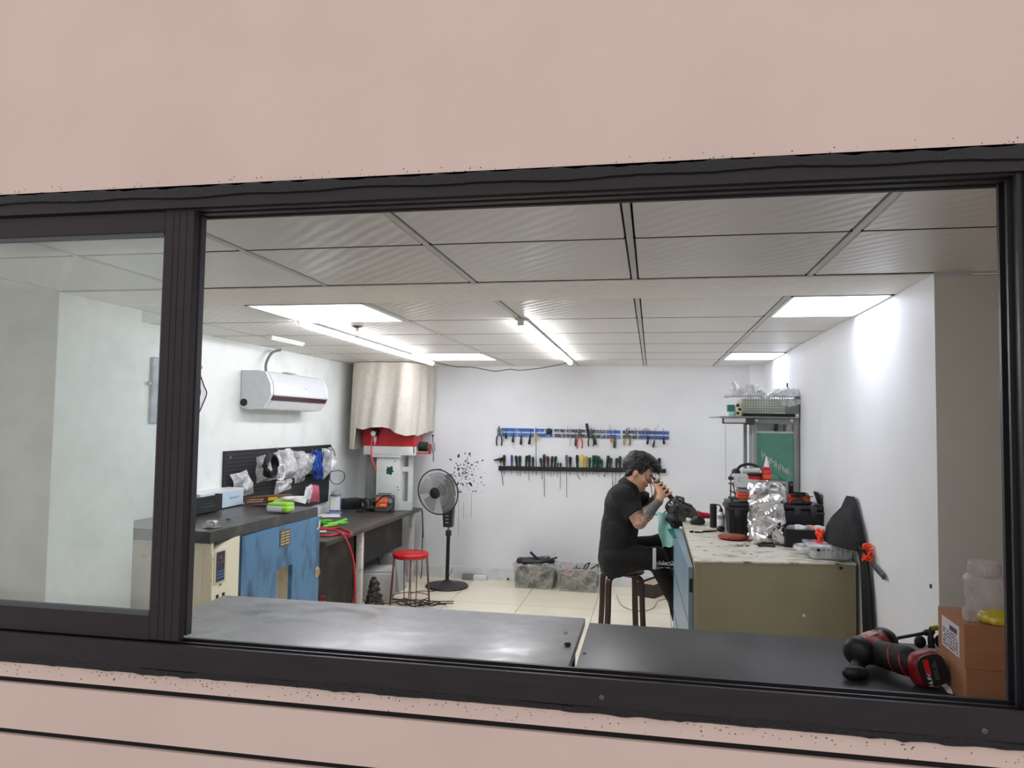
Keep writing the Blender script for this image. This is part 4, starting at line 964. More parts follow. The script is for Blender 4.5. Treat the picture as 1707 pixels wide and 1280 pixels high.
# sheets of paper and little stand
c = aY(546, 850, 5.95); c.z = zb; q = MB()
for k, (dx, dy, a) in enumerate(((0, 0, .1), (.05, -.04, .5))): q.obox(c+Vector((dx, dy, .0012+k*.0016)), (.15, .20, .0012), rotz(a))
tag(q.build('paper_sheet', M_paper), 'white paper sheets lying at the back of the low bench', 'paper')
c = aY(558.5, 847, 6.02); c.z = zb; t = thing('code_stand', 'small round-backed stand with a blue rimmed white card on the low bench', 'stand', c)
hS = aY(558, 821, c.y).z-zb; wS = abs(aY(567.5, 847, c.y).x-aY(549.5, 847, c.y).x); rS = rotz(.2)
MB().obox(c+Vector((0, 0, hS*.47)), (wS, .014, hS*.86), rS, .006).build('card', mat('card_blue_rim', (120, 134, 180), .4), t)
cf = rS @ Vector((0, -1, 0))
MB().obox(c+cf*.0078+Vector((0, 0, hS*.52)), (wS*.84, .002, hS*.62), rS, .001).build('white_panel', M_paper, t)
q = MB(); marks(q, c+cf*.0088+Vector((0, 0, hS*.17)), rS @ Vector((1, 0, 0)), (0, 0, 1), wS*.8, hS*.08, 1, 4); q.build('caption', mat('deep_blue_print', (46, 60, 130), .5), t)
MB().lathe([(wS*.44, 0), (wS*.46, .004), (wS*.46, .02), (wS*.3, .03), (0, .03)], c+Vector((0, .02, hS*.9)), (0, -.3, 1), 20).build('round_top', M_grey, t)
MB().obox(c+Vector((0, .02, .006)), (wS*.9, .07, .012), rS, .003).build('base', mat('base_blue', (150, 160, 196), .4), t)
# black power brick
a_, b_ = aZ(570, 849, zb), aZ(600, 847, zb); t = thing('power_supply', 'black power supply box with a plug beside the blue rimmed stand', 'power supply', (a_+b_)/2)
hP = aX(585, 831, (a_.x+b_.x)/2).z-zb; L_ = (b_-a_).length
MB().obox((a_+b_)/2+Vector((-.01, .03, hP/2)), (L_, .09, hP), frame(b_-a_, (0, 0, 1)), .008).build('case', M_black, t)
MB().obox(b_+Vector((.005, .01, hP*.45)), (.02, .04, hP*.6), frame(b_-a_, (0, 0, 1)), .004).build('socket', M_grey, t)
c = aZ(602, 853.5, zb); t = thing('adapter_block', 'flat black adapter lying in front of the black power supply', 'adapter', c)
MB().obox(c+Vector((0, 0, .011)), (.075, .045, .022), rotz(.5), .005).build('case', M_black, t)
MB().tube(spline([c+Vector((.03, .02, .01)), c+Vector((.10, .10, .005)), c+Vector((.2, .12, .005)), c+Vector((.16, .22, .005))], 6), .004, 6).build('lead', M_blackw, t)
# tangle of black tools and the orange device
c = aY(617, 846, 6.30); c.z = zb; q = SDF(c-Vector((.14, .14, .02)), c+Vector((.16, .16, .16)), .005)
q.cap(c+Vector((-.05, 0, .03)), c+Vector((.03, .02, .09)), .028, .03, .02).cap(c+Vector((.0, .0, .03)), c+Vector((.08, .02, .035)), .028, .024, .02).ell(c+Vector((-.045, .02, .085)), (.04, .035, .035), .02).wrinkle(.010, 75, 3).half((0, 0, zb+.001), (0, 0, -1))
tag(q.build('welding_torch', M_black), 'black bundled torch and cables left of the orange device', 'torch')
c = aY(639, 846, 6.30); c.z = zb; t = thing('heat_station', 'orange and grey device tilted against the machine column on the low bench', 'device', c)
rO = rotz(.15) @ Matrix.Rotation(-.18, 3, 'X')
MB().obox(c+Vector((0, .03, .075)), (.175, .05, .15), rO, .008).build('case', mat('dark_grey_case', (86, 86, 84), .5), t)
MB().obox(c+Vector((-.012, -.003, .085)), (.105, .02, .088), rO, .006).build('orange_front', M_orange, t)
q = MB()
for k in range(5): q.obox(c+Vector((-.05+.02*k, -.0155, .10)), (.010, .004, .016), rO, .001)
q.obox(c+Vector((-.0, -.0155, .065)), (.05, .004, .012), rO); q.build('front_print', mat('pale_orange', (250, 180, 130), .5), t)
MB().lathe([(.022, 0), (.020, .014), (0, .016)], c+Vector((.065, 0, .10)), (.1, -1, .1), 18).build('dial', M_grey, t)
MB().box(c.x-.06, c.x+.06, c.y+.01, c.y+.05, zb+.158, zb+.164).build('green_board', mat('pcb_green', (40, 92, 70), .5), t)
MB().tube(spline([c+Vector((-.09, -.01, .05)), c+Vector((-.03, -.04, .11)), c+Vector((.03, -.04, .15)), c+Vector((.09, -.03, .13)), c+Vector((.11, -.04, .06)), c+Vector((.06, -.06, .006))], 7), .006, 6).build('cable', M_blackw, t)
# green cloth glove and red hose
def px2(x, y, z): return aZ(x, y, z)
q = SDF(aZ(540, 876, zb)-Vector((.15, .2, .02)), aZ(560, 872, zb)+Vector((.2, .3, .06)), .004)
P = [aZ(x, y, zb+.014) for x, y in ((534, 871), (548, 874), (560, 872), (572, 868), (577, 866))]
for a, b in zip(P, P[1:]): q.cap(a, b, .014, .013, .01)
q.cap(aZ(540, 878, zb+.012), aZ(562, 874, zb+.012), .013, .012, .01).cap(aZ(566, 872, zb+.012), aZ(578, 871, zb+.012), .012, .010, .008).cap(aZ(534, 868, zb+.012), aZ(552, 868, zb+.012), .011, .010, .008)
q.wrinkle(.003, 120, 6).half((0, 0, zb+.001), (0, 0, -1))
tag(q.build('work_glove', mat('leaf_green_cloth', (106, 186, 66), .75)), 'bright green glove lying at the front of the low bench', 'glove')
P = [(532, 880), (550, 881), (566, 880), (584, 887), (584, 891), (566, 890), (548, 893), (533, 892)]
P = [aZ(x, y, zb+.010) for x, y in P]
P2 = [(528, 882), (548, 883), (562, 885), (572, 891)]
P2 = [aZ(x, y, zb+.022) for x, y in P2]+[aX(x, y, X2+.012) for x, y in ((580, 905), (587, 925), (591, 950), (592, 985), (592, 1010))]
t = thing('air_hose', 'red air hose coiled on the low bench edge and hanging to the floor', 'hose', P[3])
MB().tube(spline(P, 7), .0075, 8).build('coil', mat('red_hose', (196, 40, 58), .4), t); MB().tube(spline(P2, 8), .0078, 8).build('hanging_run', MATS['red_hose'], t)
MB().obox(aZ(538, 886, zb+.013), (.05, .03, .012), rotz(.4), .003).build('fitting', M_white, t)

# ================================================================== machine under the beige cloth
YM = 6.42
def rc(a, b, c_, d, Y): p, q_ = aY(a, b, Y), aY(c_, d, Y); return p.x, q_.x, q_.z, p.z
t = thing('press_machine', 'red and white machine standing on the low bench under the beige cloth', 'machine', (-2.36, 6.55, ZB2))
x0, x1, z0, z1 = rc(606, 743, 692, 761, YM)
MB().box(x0, x1, YM, YM+.28, z0+.008, z1, .004).build('beam', mat('machine_white', (222, 226, 224), .4), t)
xa, xb, za, zc = rc(606, 690, 690, 744, YM+.02)
MB().box(xa, xb-.004, YM+.02, YM+.30, z1, 1.62, .003).build('head', mat('machine_red', (196, 52, 58), .4, rgb2=(188, 46, 52)), t)
MB().box(xa+.145, xa+.149, YM+.0175, YM+.021, z1+.003, 1.6).build('seam', mat('seam_dark_red', (120, 30, 36), .5), t)
x2, x3, z2, z3 = rc(628, 762, 665, 846, YM+.03)
MB().box(x2, x3, YM+.03, YM+.24, ZB2, z0+.010, .003).build('column', MATS['machine_white'], t)
x4, x5, z4, z5 = rc(618, 759, 668, 763, YM+.005); MB().box(x4, x5, YM+.005, YM+.2, z0-.014, z0+.01, .002).build('ledge', MATS['machine_white'], t)
xl, _, _, _ = rc(610, 765, 628, 846, YM+.2); MB().box(xl, x2+.02, YM+.2, YM+.215, ZB2, z0+.009).build('side_plate', mat('brushed_grey', (158, 158, 158), .45, rgb2=(132, 132, 132), scale=6, stretch=(6, 6, 1)), t)
q = MB(); xr0, xr1, _, _ = rc(681, 765, 686, 846, YM+.1)
q.box(xr0, xr1, YM+.1, YM+.13, ZB2, z0+.01); za_ = aY(672, 786, YM+.1).z; q.box(x3, xr0, YM+.1, YM+.12, za_, za_+.045); zb_ = aY(680, 836, YM+.1).z; q.box(x3, xr1, YM+.07, YM+.13, ZB2, zb_); q.build('frame', MATS['machine_white'], t, smooth=0)
MB().box(x3, xr0, YM+.19, YM+.2, ZB2, z0+.009).build('back_plate', MATS['brushed_grey'], t)
c = aY(648.5, 784.5, YM+.03); MB().obox(c-Vector((0, .001, 0)), (.085, .002, .10), Matrix.Rotation(.12, 3, 'Y')).build('sticker', M_white, t)
q = MB(); q.obox(c+Vector((.006, -.0025, .0)), (.055, .002, .065), Matrix.Rotation(.12, 3, 'Y'))
for k in range(7): q.obox(c+Vector((.006+random.Random(k).uniform(-.03, .03), -.0025, random.Random(k+9).uniform(-.035, .035))), (.02, .0018, .018))
q.build('sticker_print', mat('dark_green_print', (24, 82, 62), .5), t)
for (px, py) in ((663, 812), (664, 817), (658, 769)): 
    c = aY(px, py, YM+.03); MB().lathe([(.006, 0), (.005, .004), (0, .004)], c, (0, -1, 0), 8).build('screw', M_dark, t)
# regulator with its gauge
c = aY(624, 722, YM); t = thing('air_regulator', 'air regulator with round gauge and clear bowl on the red machine head', 'regulator', (c.x, YM-.03, c.z-.08))
MB().obox(c+Vector((.012, -.012, .006)), (.06, .062, .06), None, .008).build('body', M_black, t)
g_ = aY(622, 722.5, YM-.05); MB().lathe([(.022, 0), (.024, .012), (.021, .014), (0, .014)], g_+Vector((0, .012, 0)), (-.1, -1, 0), 20).build('gauge', M_white, t)
MB().lathe([(.016, 0), (.017, -.01), (.014, -.05), (.006, -.06), (.003, -.085), (0, -.085)], c+Vector((.012, -.015, -.025))).build('bowl', M_film, t)
MB().lathe([(.018, 0), (.018, .02), (.012, .03), (0, .03)], c+Vector((.018, -.012, .035))).build('knob', M_black, t)
P = [aY(620, 728, YM-.03), aY(619, 745, YM-.03), aY(620, 765, YM-.025), aY(624, 776, YM-.01), aY(627, 786, YM+.02)]
tag(MB().tube(spline(P, 6), .0065, 8).build('air_tube', mat('bright_red_tube', (238, 74, 70), .35)), 'bright red air tube running down from the regulator over the white beam', 'hose')
# motor with handwheel on its right side
c = aY(704, 745, YM+.06); t = thing('drive_motor', 'small dark motor with red bracket and handwheel at the right of the red machine', 'motor', (c.x, c.y, c.z-.05))
MB().cyl(c+Vector((-.03, 0, .004)), c+Vector((.05, 0, .004)), .042, seg=24).build('casing', mat('dark_green_motor', (30, 46, 38), .5), t)
q = MB()
for k in range(7): q.torus(c+Vector((-.024+.011*k, 0, .004)), (1, 0, 0), .043, .0022, 24, 6)
q.build('fins', M_black, t)
q = MB(); q.box(c.x-.065, c.x-.055, c.y-.06, c.y+.06, c.z-.055, c.z+.065); q.box(c.x-.06, c.x+.08, c.y-.03, c.y+.03, c.z-.062, c.z-.052); q.box(c.x+.066, c.x+.074, c.y-.03, c.y+.03, c.z-.055, c.z+.03); q.build('bracket', M_red, t)
w_ = c+Vector((.105, 0, 0)); MB().lathe([(.012, -.012), (.05, -.006), (.054, 0), (.05, .006), (.012, .012), (0, .012)], w_, (1, .0, 0), 28).build('handwheel', M_steel, t)
MB().cyl(c+Vector((.05, 0, 0)), w_+Vector((.01, 0, 0)), .007).build('shaft', M_steel, t)
q = MB(); q.cyl(w_+Vector((-.004, -.01, .02)), w_+Vector((-.004, -.01, .10)), .004); q.ell(w_+Vector((-.004, -.01, .105)), (.011, .011, .011)); q.cyl(w_+Vector((0, 0, -.05)), w_+Vector((.002, 0, -.13)), .004); q.build('crank', M_dark, t)
# cloth hung from the ceiling around the head
path = [Vector((-2.70, YB-.03, 0)), Vector((-2.70, 6.55, 0)), Vector((-2.685, 6.36, 0)), Vector((-2.60, 6.31, 0)), Vector((-2.30, 6.31, 0)), Vector((-2.16, 6.33, 0)), Vector((-2.10, 6.45, 0)), Vector((-2.075, 6.6, 0)), Vector((-2.06, YB-.03, 0))]
pp = spline(path, 16); 
cum = [0]
for a, b in zip(pp, pp[1:]): cum.append(cum[-1]+(b-a).length)
def along(s):
    s *= cum[-1]
    for i in range(len(pp)-1):
        if cum[i+1] >= s: f = (s-cum[i])/max(1e-6, cum[i+1]-cum[i]); return pp[i].lerp(pp[i+1], f), (pp[i+1]-pp[i]).normalized()
    return pp[-1], (pp[-1]-pp[-2]).normalized()
hem = [(0, 1.21), (.20, 1.20), (.335, 1.205), (.352, 1.40), (.40, 1.385), (.45, 1.405), (.52, 1.41), (.57, 1.395), (.61, 1.36), (.66, 1.335), (.72, 1.345), (.78, 1.33), (.82, 1.36), (1, 1.38)]
def hz(u):
    for (a, za), (b, zb__) in zip(hem, hem[1:]):
        if u <= b: f = (u-a)/(b-a); return za+(zb__-za)*f
    return hem[-1][1]
def clothf(u, v):
    p, d = along(u); n = Vector((d.y, -d.x, 0)); z1_ = hz(u); z = CEIL-.006+(z1_-CEIL+.006)*v
    if z1_ < 1.3 and u > .3: pass
    k = .016*math.sin(u*31+.4)+.012*math.sin(u*52+v*1.5)+.006*math.sin(u*90+v*4)
    return Vector((p.x, p.y, z))+n*(k*(.35+.65*v)+.01*v)
M_cloth = mat('beige_canvas', (206, 200, 189), 0.9, rgb2=(198, 191, 179), scale=30, bump=.08, bscale=200, sheen=.2)
tag(MB().sheet(clothf, 150, 26, .003).build('machine_cloth', M_cloth, smooth=60), 'beige cloth hung from the ceiling around the red machine head', 'cloth')

# ================================================================== pedestal fan
fb = aZ(745, 978, 0); fb.z = 0
M_fan = mat('charcoal_plastic', (46, 46, 45), 0.45)
t = thing('pedestal_fan', 'grey pedestal fan standing on the floor by the back wall', 'fan', fb)
MB().lathe([(.0, 0), (.188, 0), (.192, .008), (.185, .020), (.12, .034), (.045, .042), (.03, .055), (.03, .06), (0, .06)], fb, seg=48).build('base', M_fan, t)
pT = Vector((fb.x+.005, fb.y, .47)); MB().cyl(fb+Vector((0, 0, .05)), pT, .0165).build('pole', mat('pole_black', (26, 26, 27), .35), t)
MB().lathe([(.024, 0), (.026, .01), (.026, .04), (.02, .05), (0, .05)], pT-Vector((0, 0, .02))).build('collar', M_fan, t)
MB().cyl(pT, pT+Vector((0, 0, .07)), .010).build('inner_pole', M_steel, t)
zz = .53
q = MB(); q.prism([(fb.x-.036, fb.y-.035, zz), (fb.x+.042, fb.y-.035, zz), (fb.x+.052, fb.y-.035, zz+.20), (fb.x+.044, fb.y-.03, zz+.42), (fb.x-.038, fb.y-.03, zz+.42), (fb.x-.048, fb.y-.035, zz+.20)], (0, .075, 0)); hb = q.build('control_column', M_fan, t, smooth=0)
for k in range(4): MB().obox((fb.x-.002, fb.y-.037, zz+.04+.03*k), (.03, .008, .012), None, .003).build('button', M_grey, hb)
MB().lathe([(.016, 0), (.014, .01), (0, .011)], (fb.x-.002, fb.y-.035, zz+.19), (0, -1, 0), 18).build('dial', M_dark, hb)
hc = aY(730, 820, 6.27); fd = Vector((-.22, -1, -.10)).normalized(); fr_ = frame(fd, (0, 0, 1)); RG = .197
MB().lathe([(.0, -.19), (.05, -.185), (.062, -.16), (.062, -.08), (.05, -.06), (0, -.06)], hc, fd, 28).build('motor_housing', M_fan, t)
MB().obox((fb.x, fb.y-.005, .93), (.05, .07, .14), None, .012).build('neck', M_fan, t)
def fpt(r, a, h): return hc+fr_ @ Vector((h, math.cos(a)*r, math.sin(a)*r))
M_wire = mat('grey_guard_wire', (150, 152, 150), .4)
def guard(front):
    q = MB(); s = 1 if front else -1
    for k in range(96 if front else 72):
        a = k*2*math.pi/(96 if front else 72); q.tube([fpt(.05, a, s*.055), fpt(.12, a+.12*s, s*.052), fpt(.17, a+.2*s, s*.036), fpt(RG, a+.25*s, .002*s)], .0011, 4, cap=False)
    for r_, h in ((.085, .055), (.125, .051), (.165, .038)): q.torus(hc+fd*(s*h), fd, r_, .0014, 48, 4)
    return q
guard(True).build('front_guard', M_wire, t); guard(False).build('rear_guard', M_wire, t)
MB().torus(hc, fd, RG, .0062, 64, 8).build('rim', mat('rim_dark', (40, 42, 42), .4), t)
q = MB()
for k in range(5):
    a0 = k*1.2566+.3
    q.sheet(lambda u, v: fpt(.035+.135*u, a0+(v-.5)*(1.05-.12*u), .022*math.sin((v-.5)*2.2)-.0+.004), 8, 8, .002)
q.build('blade_set', plastic('smoke_grey_blade', (126, 130, 128), .42, .2, wsc=1), t)
MB().lathe([(.0, .072), (.03, .070), (.048, .062), (.052, .05), (.05, .044)], hc, fd, 28).build('hub_badge', M_black, t)
MB().obox(fpt(RG+.002, 1.45, 0), (.012, .03, .014), fr_, .003).build('clip', M_black, t)
P = [(fb.x-.008, fb.y-.018, .35)]; P = [aY(754, 948, fb.y-.03), aY(748, 960, fb.y-.08), aZ(735, 976, .05), aZ(724, 985, .02), aZ(700, 985, .006), aZ(683, 990, .006)]
MB().tube(spline(P, 6), .003, 6).build('fan_cable', M_blackw, t)

# ================================================================== red stool with wire legs
sc = aZ(684, 1008, 0); sc = Vector((-1.905, 5.76, 0))
zs = .40
t = thing('wire_leg_stool', 'red plastic topped stool on thin wire legs in front of the low bench', 'stool', sc)
MB().lathe([(.0, zs-.012), (.10, zs-.012), (.140, zs-.016), (.146, zs-.008), (.146, zs+.004), (.138, zs+.012), (0, zs+.016)], sc, seg=40).build('seat', M_red, t)
q = MB()
for r_ in (.04, .075, .11): q.torus(sc+Vector((0, 0, zs+.0145-.02*r_)), (0, 0, 1), r_, .003, 32, 6)
for k in range(9): 
    a = k*.698; q.ell(sc+Vector((math.cos(a)*.09, math.sin(a)*.09, zs+.0135)), (.014, .009, .002), rotz(a), 8)
q.build('seat_pattern', mat('darker_red', (140, 18, 24), .45), t)
MB().torus(sc+Vector((0, 0, zs-.022)), (0, 0, 1), .138, .006, 40, 6).build('rim', mat('red_rim', (160, 24, 28), .4), t)
M_rust = mat('rusty_wire', (96, 74, 62), .55, rgb2=(130, 66, 52), scale=20)
for k in range(4):
    a = k*math.pi/2+.5; ta = Vector((-math.sin(a), math.cos(a), 0)); ra = Vector((math.cos(a), math.sin(a), 0))
    q = MB(); top = sc+ra*.132; bot = sc+ra*.158
    q.tube(spline([top+ta*.028+Vector((0, 0, zs-.02)), bot+ta*.018+Vector((0, 0, .012)), bot+Vector((0, 0, .004)), bot-ta*.018+Vector((0, 0, .012)), top-ta*.028+Vector((0, 0, zs-.02))], 10), .0042, 6)
    q.build('leg', M_rust, t)
MB().torus(sc+Vector((0, 0, .06)), (0, 0, 1), .150, .004, 40, 6).build('brace_ring', M_rust, t)

# ================================================================== things under and beside the low bench
c = aZ(650, 1004, 0); t = thing('floor_box', 'grey-white plastic box standing on the floor under the low bench', 'box', (-2.24, 5.86, 0))
MB().obox((-2.235, 5.92, .115), (.27, .30, .23), rotz(.3), .02, 3).build('case', mat('grubby_white', (196, 196, 194), .5, rgb2=(170, 170, 168), scale=6), t)
MB().obox((-2.235, 5.92, .236), (.25, .28, .012), rotz(.3), .005).build('lid', MATS['grubby_white'], t)
t = thing('floor_unit', 'grey slanted unit behind the white box under the low bench', 'unit', (-2.4, 6.12, .0))
MB().prism([(-2.62, 6.12, 0), (-2.12, 6.12, 0), (-2.16, 6.12, .30), (-2.3, 6.12, .335), (-2.62, 6.12, .335)], (0, .2, 0)).build('case', mat('pale_grey_case', (168, 170, 170), .5), t, smooth=0)
MB().tube(spline([(-2.34, 6.11, .33), (-2.30, 6.10, .25), (-2.28, 6.105, .16)], 6), .006, 6).build('cable', M_dark, t)
q = SDF((-2.30, 5.22, -.01), (-2.0, 5.62, .32), .006)
q.cap((-2.09, 5.44, .24), (-2.08, 5.44, .05), .03, .070, .03).cap((-2.09, 5.48, .02), (-2.06, 5.43, .04), .07, .05, .03).wrinkle(.016, 90, 5).half((0, 0, .001), (0, 0, -1))
tag(q.build('rag_mop', mat('sooty_rag', (44, 38, 36), .9, rgb2=(120, 110, 104), scale=40, mix=(.5, .75))), 'sooty bundle of rags leaning at the white bench post', 'rag')
q = MB(); rg = random.Random(21)
for k in range(6):
    x = 640+k*6; pts = [aZ(x+rg.uniform(-8, 8)+i*17, 1003+rg.uniform(-6, 8), .006+.004*k) for i in range(6)]; pts = [Vector((v.x, max(5.42, v.y), v.z)) for v in pts]; q.tube(spline(pts, 6), .0045, 6)
tag(q.build('cable_tangle', mat('brown_black_cable', (48, 40, 38), .5)), 'tangled dark cables on the floor around the red stool', 'cable')
P = [aY(693, 846, 6.70), aY(698, 858, 6.72), aY(696, 880, 6.75), aY(688, 895, 6.76), aY(686, 870, 6.74), aY(692, 850, 6.72), aY(690, 880, 6.74), aY(685, 915, 6.74), aY(690, 950, 6.74), aY(682, 968, 6.70)]
P = [Vector((v.x, min(v.y, YB-.06), v.z)) for v in P]; P[0].x = max(P[0].x, X2+.01); P = [Vector((max(v.x, X2+.012), v.y, v.z)) for v in P]
tag(MB().tube(spline(P, 7), .005, 6).build('hanging_cable', mat('grey_black_cable', (56, 58, 62), .5)), 'dark cable looping down the back wall beside the low bench', 'cable')
# sockets strip by the skirting, screwdriver on the floor
a_, b_ = aZ(770, 966, 0), aZ(808, 970, 0)
t = thing('power_strip', 'grey and white power strip lying on the floor along the back skirting', 'power strip', ((a_+b_)/2))
yS = YB-.055
MB().box(a_.x, a_.x+.10, yS-.03, yS+.03, 0, .05, .005).build('transformer', mat('dusty_grey', (132, 132, 130), .6), t)
MB().box(a_.x+.105, b_.x, yS-.025, yS+.03, 0, .042, .004).build('strip', M_white, t)
c = aZ(846, 967, .012); t = thing('screwdriver', 'black handled screwdriver dropped on the floor left of the cable boxes', 'screwdriver', (c.x, c.y, 0))
d = (aZ(840, 975, .006)-aZ(850, 961, .016)).normalized()
MB().lathe([(.0, -.05), (.012, -.048), (.0145, -.02), (.012, .02), (.009, .035), (.011, .04), (0, .042)], aZ(848, 963.5, .0155), d, 14).build('handle', M_black, t); MB().cyl(aZ(848, 963.5, .0155)+d*.04, aZ(848, 963.5, .0155)+d*.085, .003, .002).build('shaft', M_steel, t)

# two clear bins of cable scrap
def bin_(x0, x1, y0_, y1_, h, label, seed, cols_, over):
    t = thing('storage_bin', label, 'storage bin', ((x0+x1)/2, (y0_+y1_)/2, 0), 'clear scrap bins by the back wall')
    q = MB(); k = .018
    def ring(e, z): return [(x0-e, y0_-e, z), (x1+e, y0_-e, z), (x1+e, y1_+e, z), (x0-e, y1_+e, z)]
    A_, B_ = ring(-k, 0.002), ring(0, h); I_, J_ = ring(-k-.003, .006), ring(-.003, h)
    V = A_+B_+I_+J_; Fc = [(3, 2, 1, 0), (8, 9, 10, 11)]
    for i in range(4): j = (i+1) % 4; Fc += [(i, j, 4+j, 4+i), (8+j, 8+i, 12+i, 12+j), (4+i, 4+j, 12+j, 12+i)]
    q.mesh(V, Fc); q.build('tub', plastic('grubby_clear_plastic', (206, 206, 200), .30, .25, wsc=7), t, smooth=0)
    q = MB(); R4 = ring(.006, h); 
    for i in range(4): q.cyl(R4[i], R4[(i+1) % 4], .006, seg=8)
    q.build('rim', MATS['grubby_clear_plastic'], t)
    # contents: many short lengths of cable and bits
    rg = random.Random(seed); q = MB()
    for ci, (m, n_) in enumerate(cols_):
        q.mi = ci
        for k_ in range(n_):
            c = Vector((rg.uniform(x0+.05, x1-.05), rg.uniform(y0_+.03, y1_-.05) if k_ % 3 else y0_+.03, rg.uniform(.025, h*.9)))
            a = rg.uniform(0, 6.28); L_ = rg.uniform(.03, .09); d = Vector((math.cos(a)*L_, abs(math.sin(a))*L_*.2, rg.uniform(-.5, .5)*L_))
            P = [c-d, c+Vector((rg.uniform(-.02, .02), 0, rg.uniform(-.02, .02))), c+d]
            P = [Vector((min(max(p.x, x0+.032), x1-.032), min(max(p.y, y0_+.032), y1_-.032), min(max(p.z, .022), h*.98))) for p in P]
            q.tube(spline(P, 4), rg.uniform(.005, .011), 6)
    z = SDF((x0, y0_, 0), (x1, y1_, h+.02), .008); z.cap((x0+.07, (y0_+y1_)/2+.03, h*.4), (x1-.07, (y0_+y1_)/2+.03, h*.4), h*.42, None, .02).wrinkle(.012, 70, seed).half((0, y0_+.045, 0), (0, -1, 0)); z.half((0, 0, .012), (0, 0, -1)); z.half((0, y1_-.03, 0), (0, 1, 0)); q.mi = 3; q.mesh(*z.mesh())
    o = q.build('cable_scrap', [m for m, _ in cols_]+[mat('grey_scrap', (140, 132, 124), .8, rgb2=(72, 68, 64), scale=30, mix=(.4, .6))], None)
    stuff(tag(o, f'mixed cable scrap filling the {over} clear bin by the back wall', 'cable scrap'))
    return t
M_c1, M_c2, M_c3 = mat('scrap_dark', (52, 50, 48), .6), mat('scrap_blue', (72, 78, 124), .5), mat('scrap_pale', (188, 184, 176), .5)
xq0, xq1 = aZ(858, 976, 0).x, aZ(925, 981, 0).x
bin_(xq0, xq1, 6.535, 6.80, .205, 'fuller clear bin heaped with black scrap by the back wall', 5, [(M_c1, 46), (M_c2, 10), (M_c3, 9)], 'fuller')
xq2, xq3 = aZ(931, 983, 0).x, aZ(996, 987, 0).x
bin_(xq2, xq3, 6.50, 6.78, .20, 'lower filled clear bin of cable scrap beside the wooden stool', 6, [(M_c1, 22), (mat('scrap_green', (150, 160, 70), .5), 12), (mat('scrap_pink', (210, 160, 160), .5), 16)], 'lower')
q = SDF((xq0-.02, 6.50, .19), (xq1+.04, 6.82, .30), .006); q.cap((xq0+.03, 6.66, .222), (xq1-.07, 6.66, .248), .022, .028, .03).cap((xq0+.08, 6.60, .225), (xq1-.02, 6.63, .235), .018, .018, .02).wrinkle(.012, 60, 8)
tag(q.build('black_trim', mat('grey_black_rubber', (54, 58, 58), .5)), 'crumpled black rubber heaped on the fuller clear bin', 'rubber')
Lr = [aY(x, y, 6.62) for x, y in ((884, 920), (890, 926), (896, 931), (905, 936))]
q = MB(); q.tube(spline(Lr, 5), .012, 8); q.tube(spline([aY(x, y, 6.6) for x, y in ((902, 936), (915, 933), (929, 929))], 5), .009, 8)
tag(q.build('rubber_strip', M_black), 'stiff black strip sticking up from the fuller clear bin', 'strip')
tag(MB().tube([aY(x, y, 6.63) for x, y in ((908, 930), (928, 921))], .004, 6).build('metal_rod', M_steel), 'thin pale metal rod sticking out of the fuller clear bin', 'rod')
for k, (P, lb) in enumerate(((((972, 950), (976, 942), (983, 938), (980, 944), (975, 952)), 'bent black strap poking up from the middle of the lower clear bin'), (((985, 948), (992, 944), (997, 941)), 'dark strap leaning at the right corner of the lower clear bin'), (((961, 942), (962, 951)), 'short black stick standing in the lower clear bin'))):
    P3 = [aY(x, y, 6.62+.01*k) for x, y in P]; lo3 = P3[-1].copy()
    tag(MB().tube(spline([*P3, lo3-Vector((0, 0, .06))], 5), .006, 6).build('black_strap', M_black), lb, 'strap')

# spatter of black ink on the back wall
q = MB(); rg = random.Random(33)
for k in range(135):
    px, py = rg.gauss(777, 15), rg.gauss(790, 17)
    if not (745 < px < 822 and 752 < py < 832): continue
    c = aY(px, py, YB); r_ = abs(rg.gauss(0, .0038))+.0014; a = math.atan2(-(py-795), px-772)+rg.uniform(-.5, .5); st = rg.uniform(1, 2.4)
    V = []
    n = 9
    for i in range(n): 
        an = i/n*6.283; rr_ = r_*rg.uniform(.75, 1.2); e = Vector((math.cos(an)*rr_*st, 0, math.sin(an)*rr_)); V.append(Vector((c.x+e.x*math.cos(a)-e.z*math.sin(a), YB-.0006, c.z+e.x*math.sin(a)+e.z*math.cos(a))))
    q.prism(V, (0, -.0006, 0))
for (x, y, L_) in ((765, 832, 60), (773, 836, 28), (786, 822, 40), (779, 780, -20)):
    c = aY(x, y, YB); d = aY(x, y+L_, YB); q.box(c.x-.0012, c.x+.0012, YB-.001, YB-.0004, min(c.z, d.z), max(c.z, d.z))
o = q.build('ink_spatter', mat('ink_black', (40, 40, 42), .5), None); stuff(tag(o, 'spatter of black ink on the back wall above the pedestal fan', 'stain'))

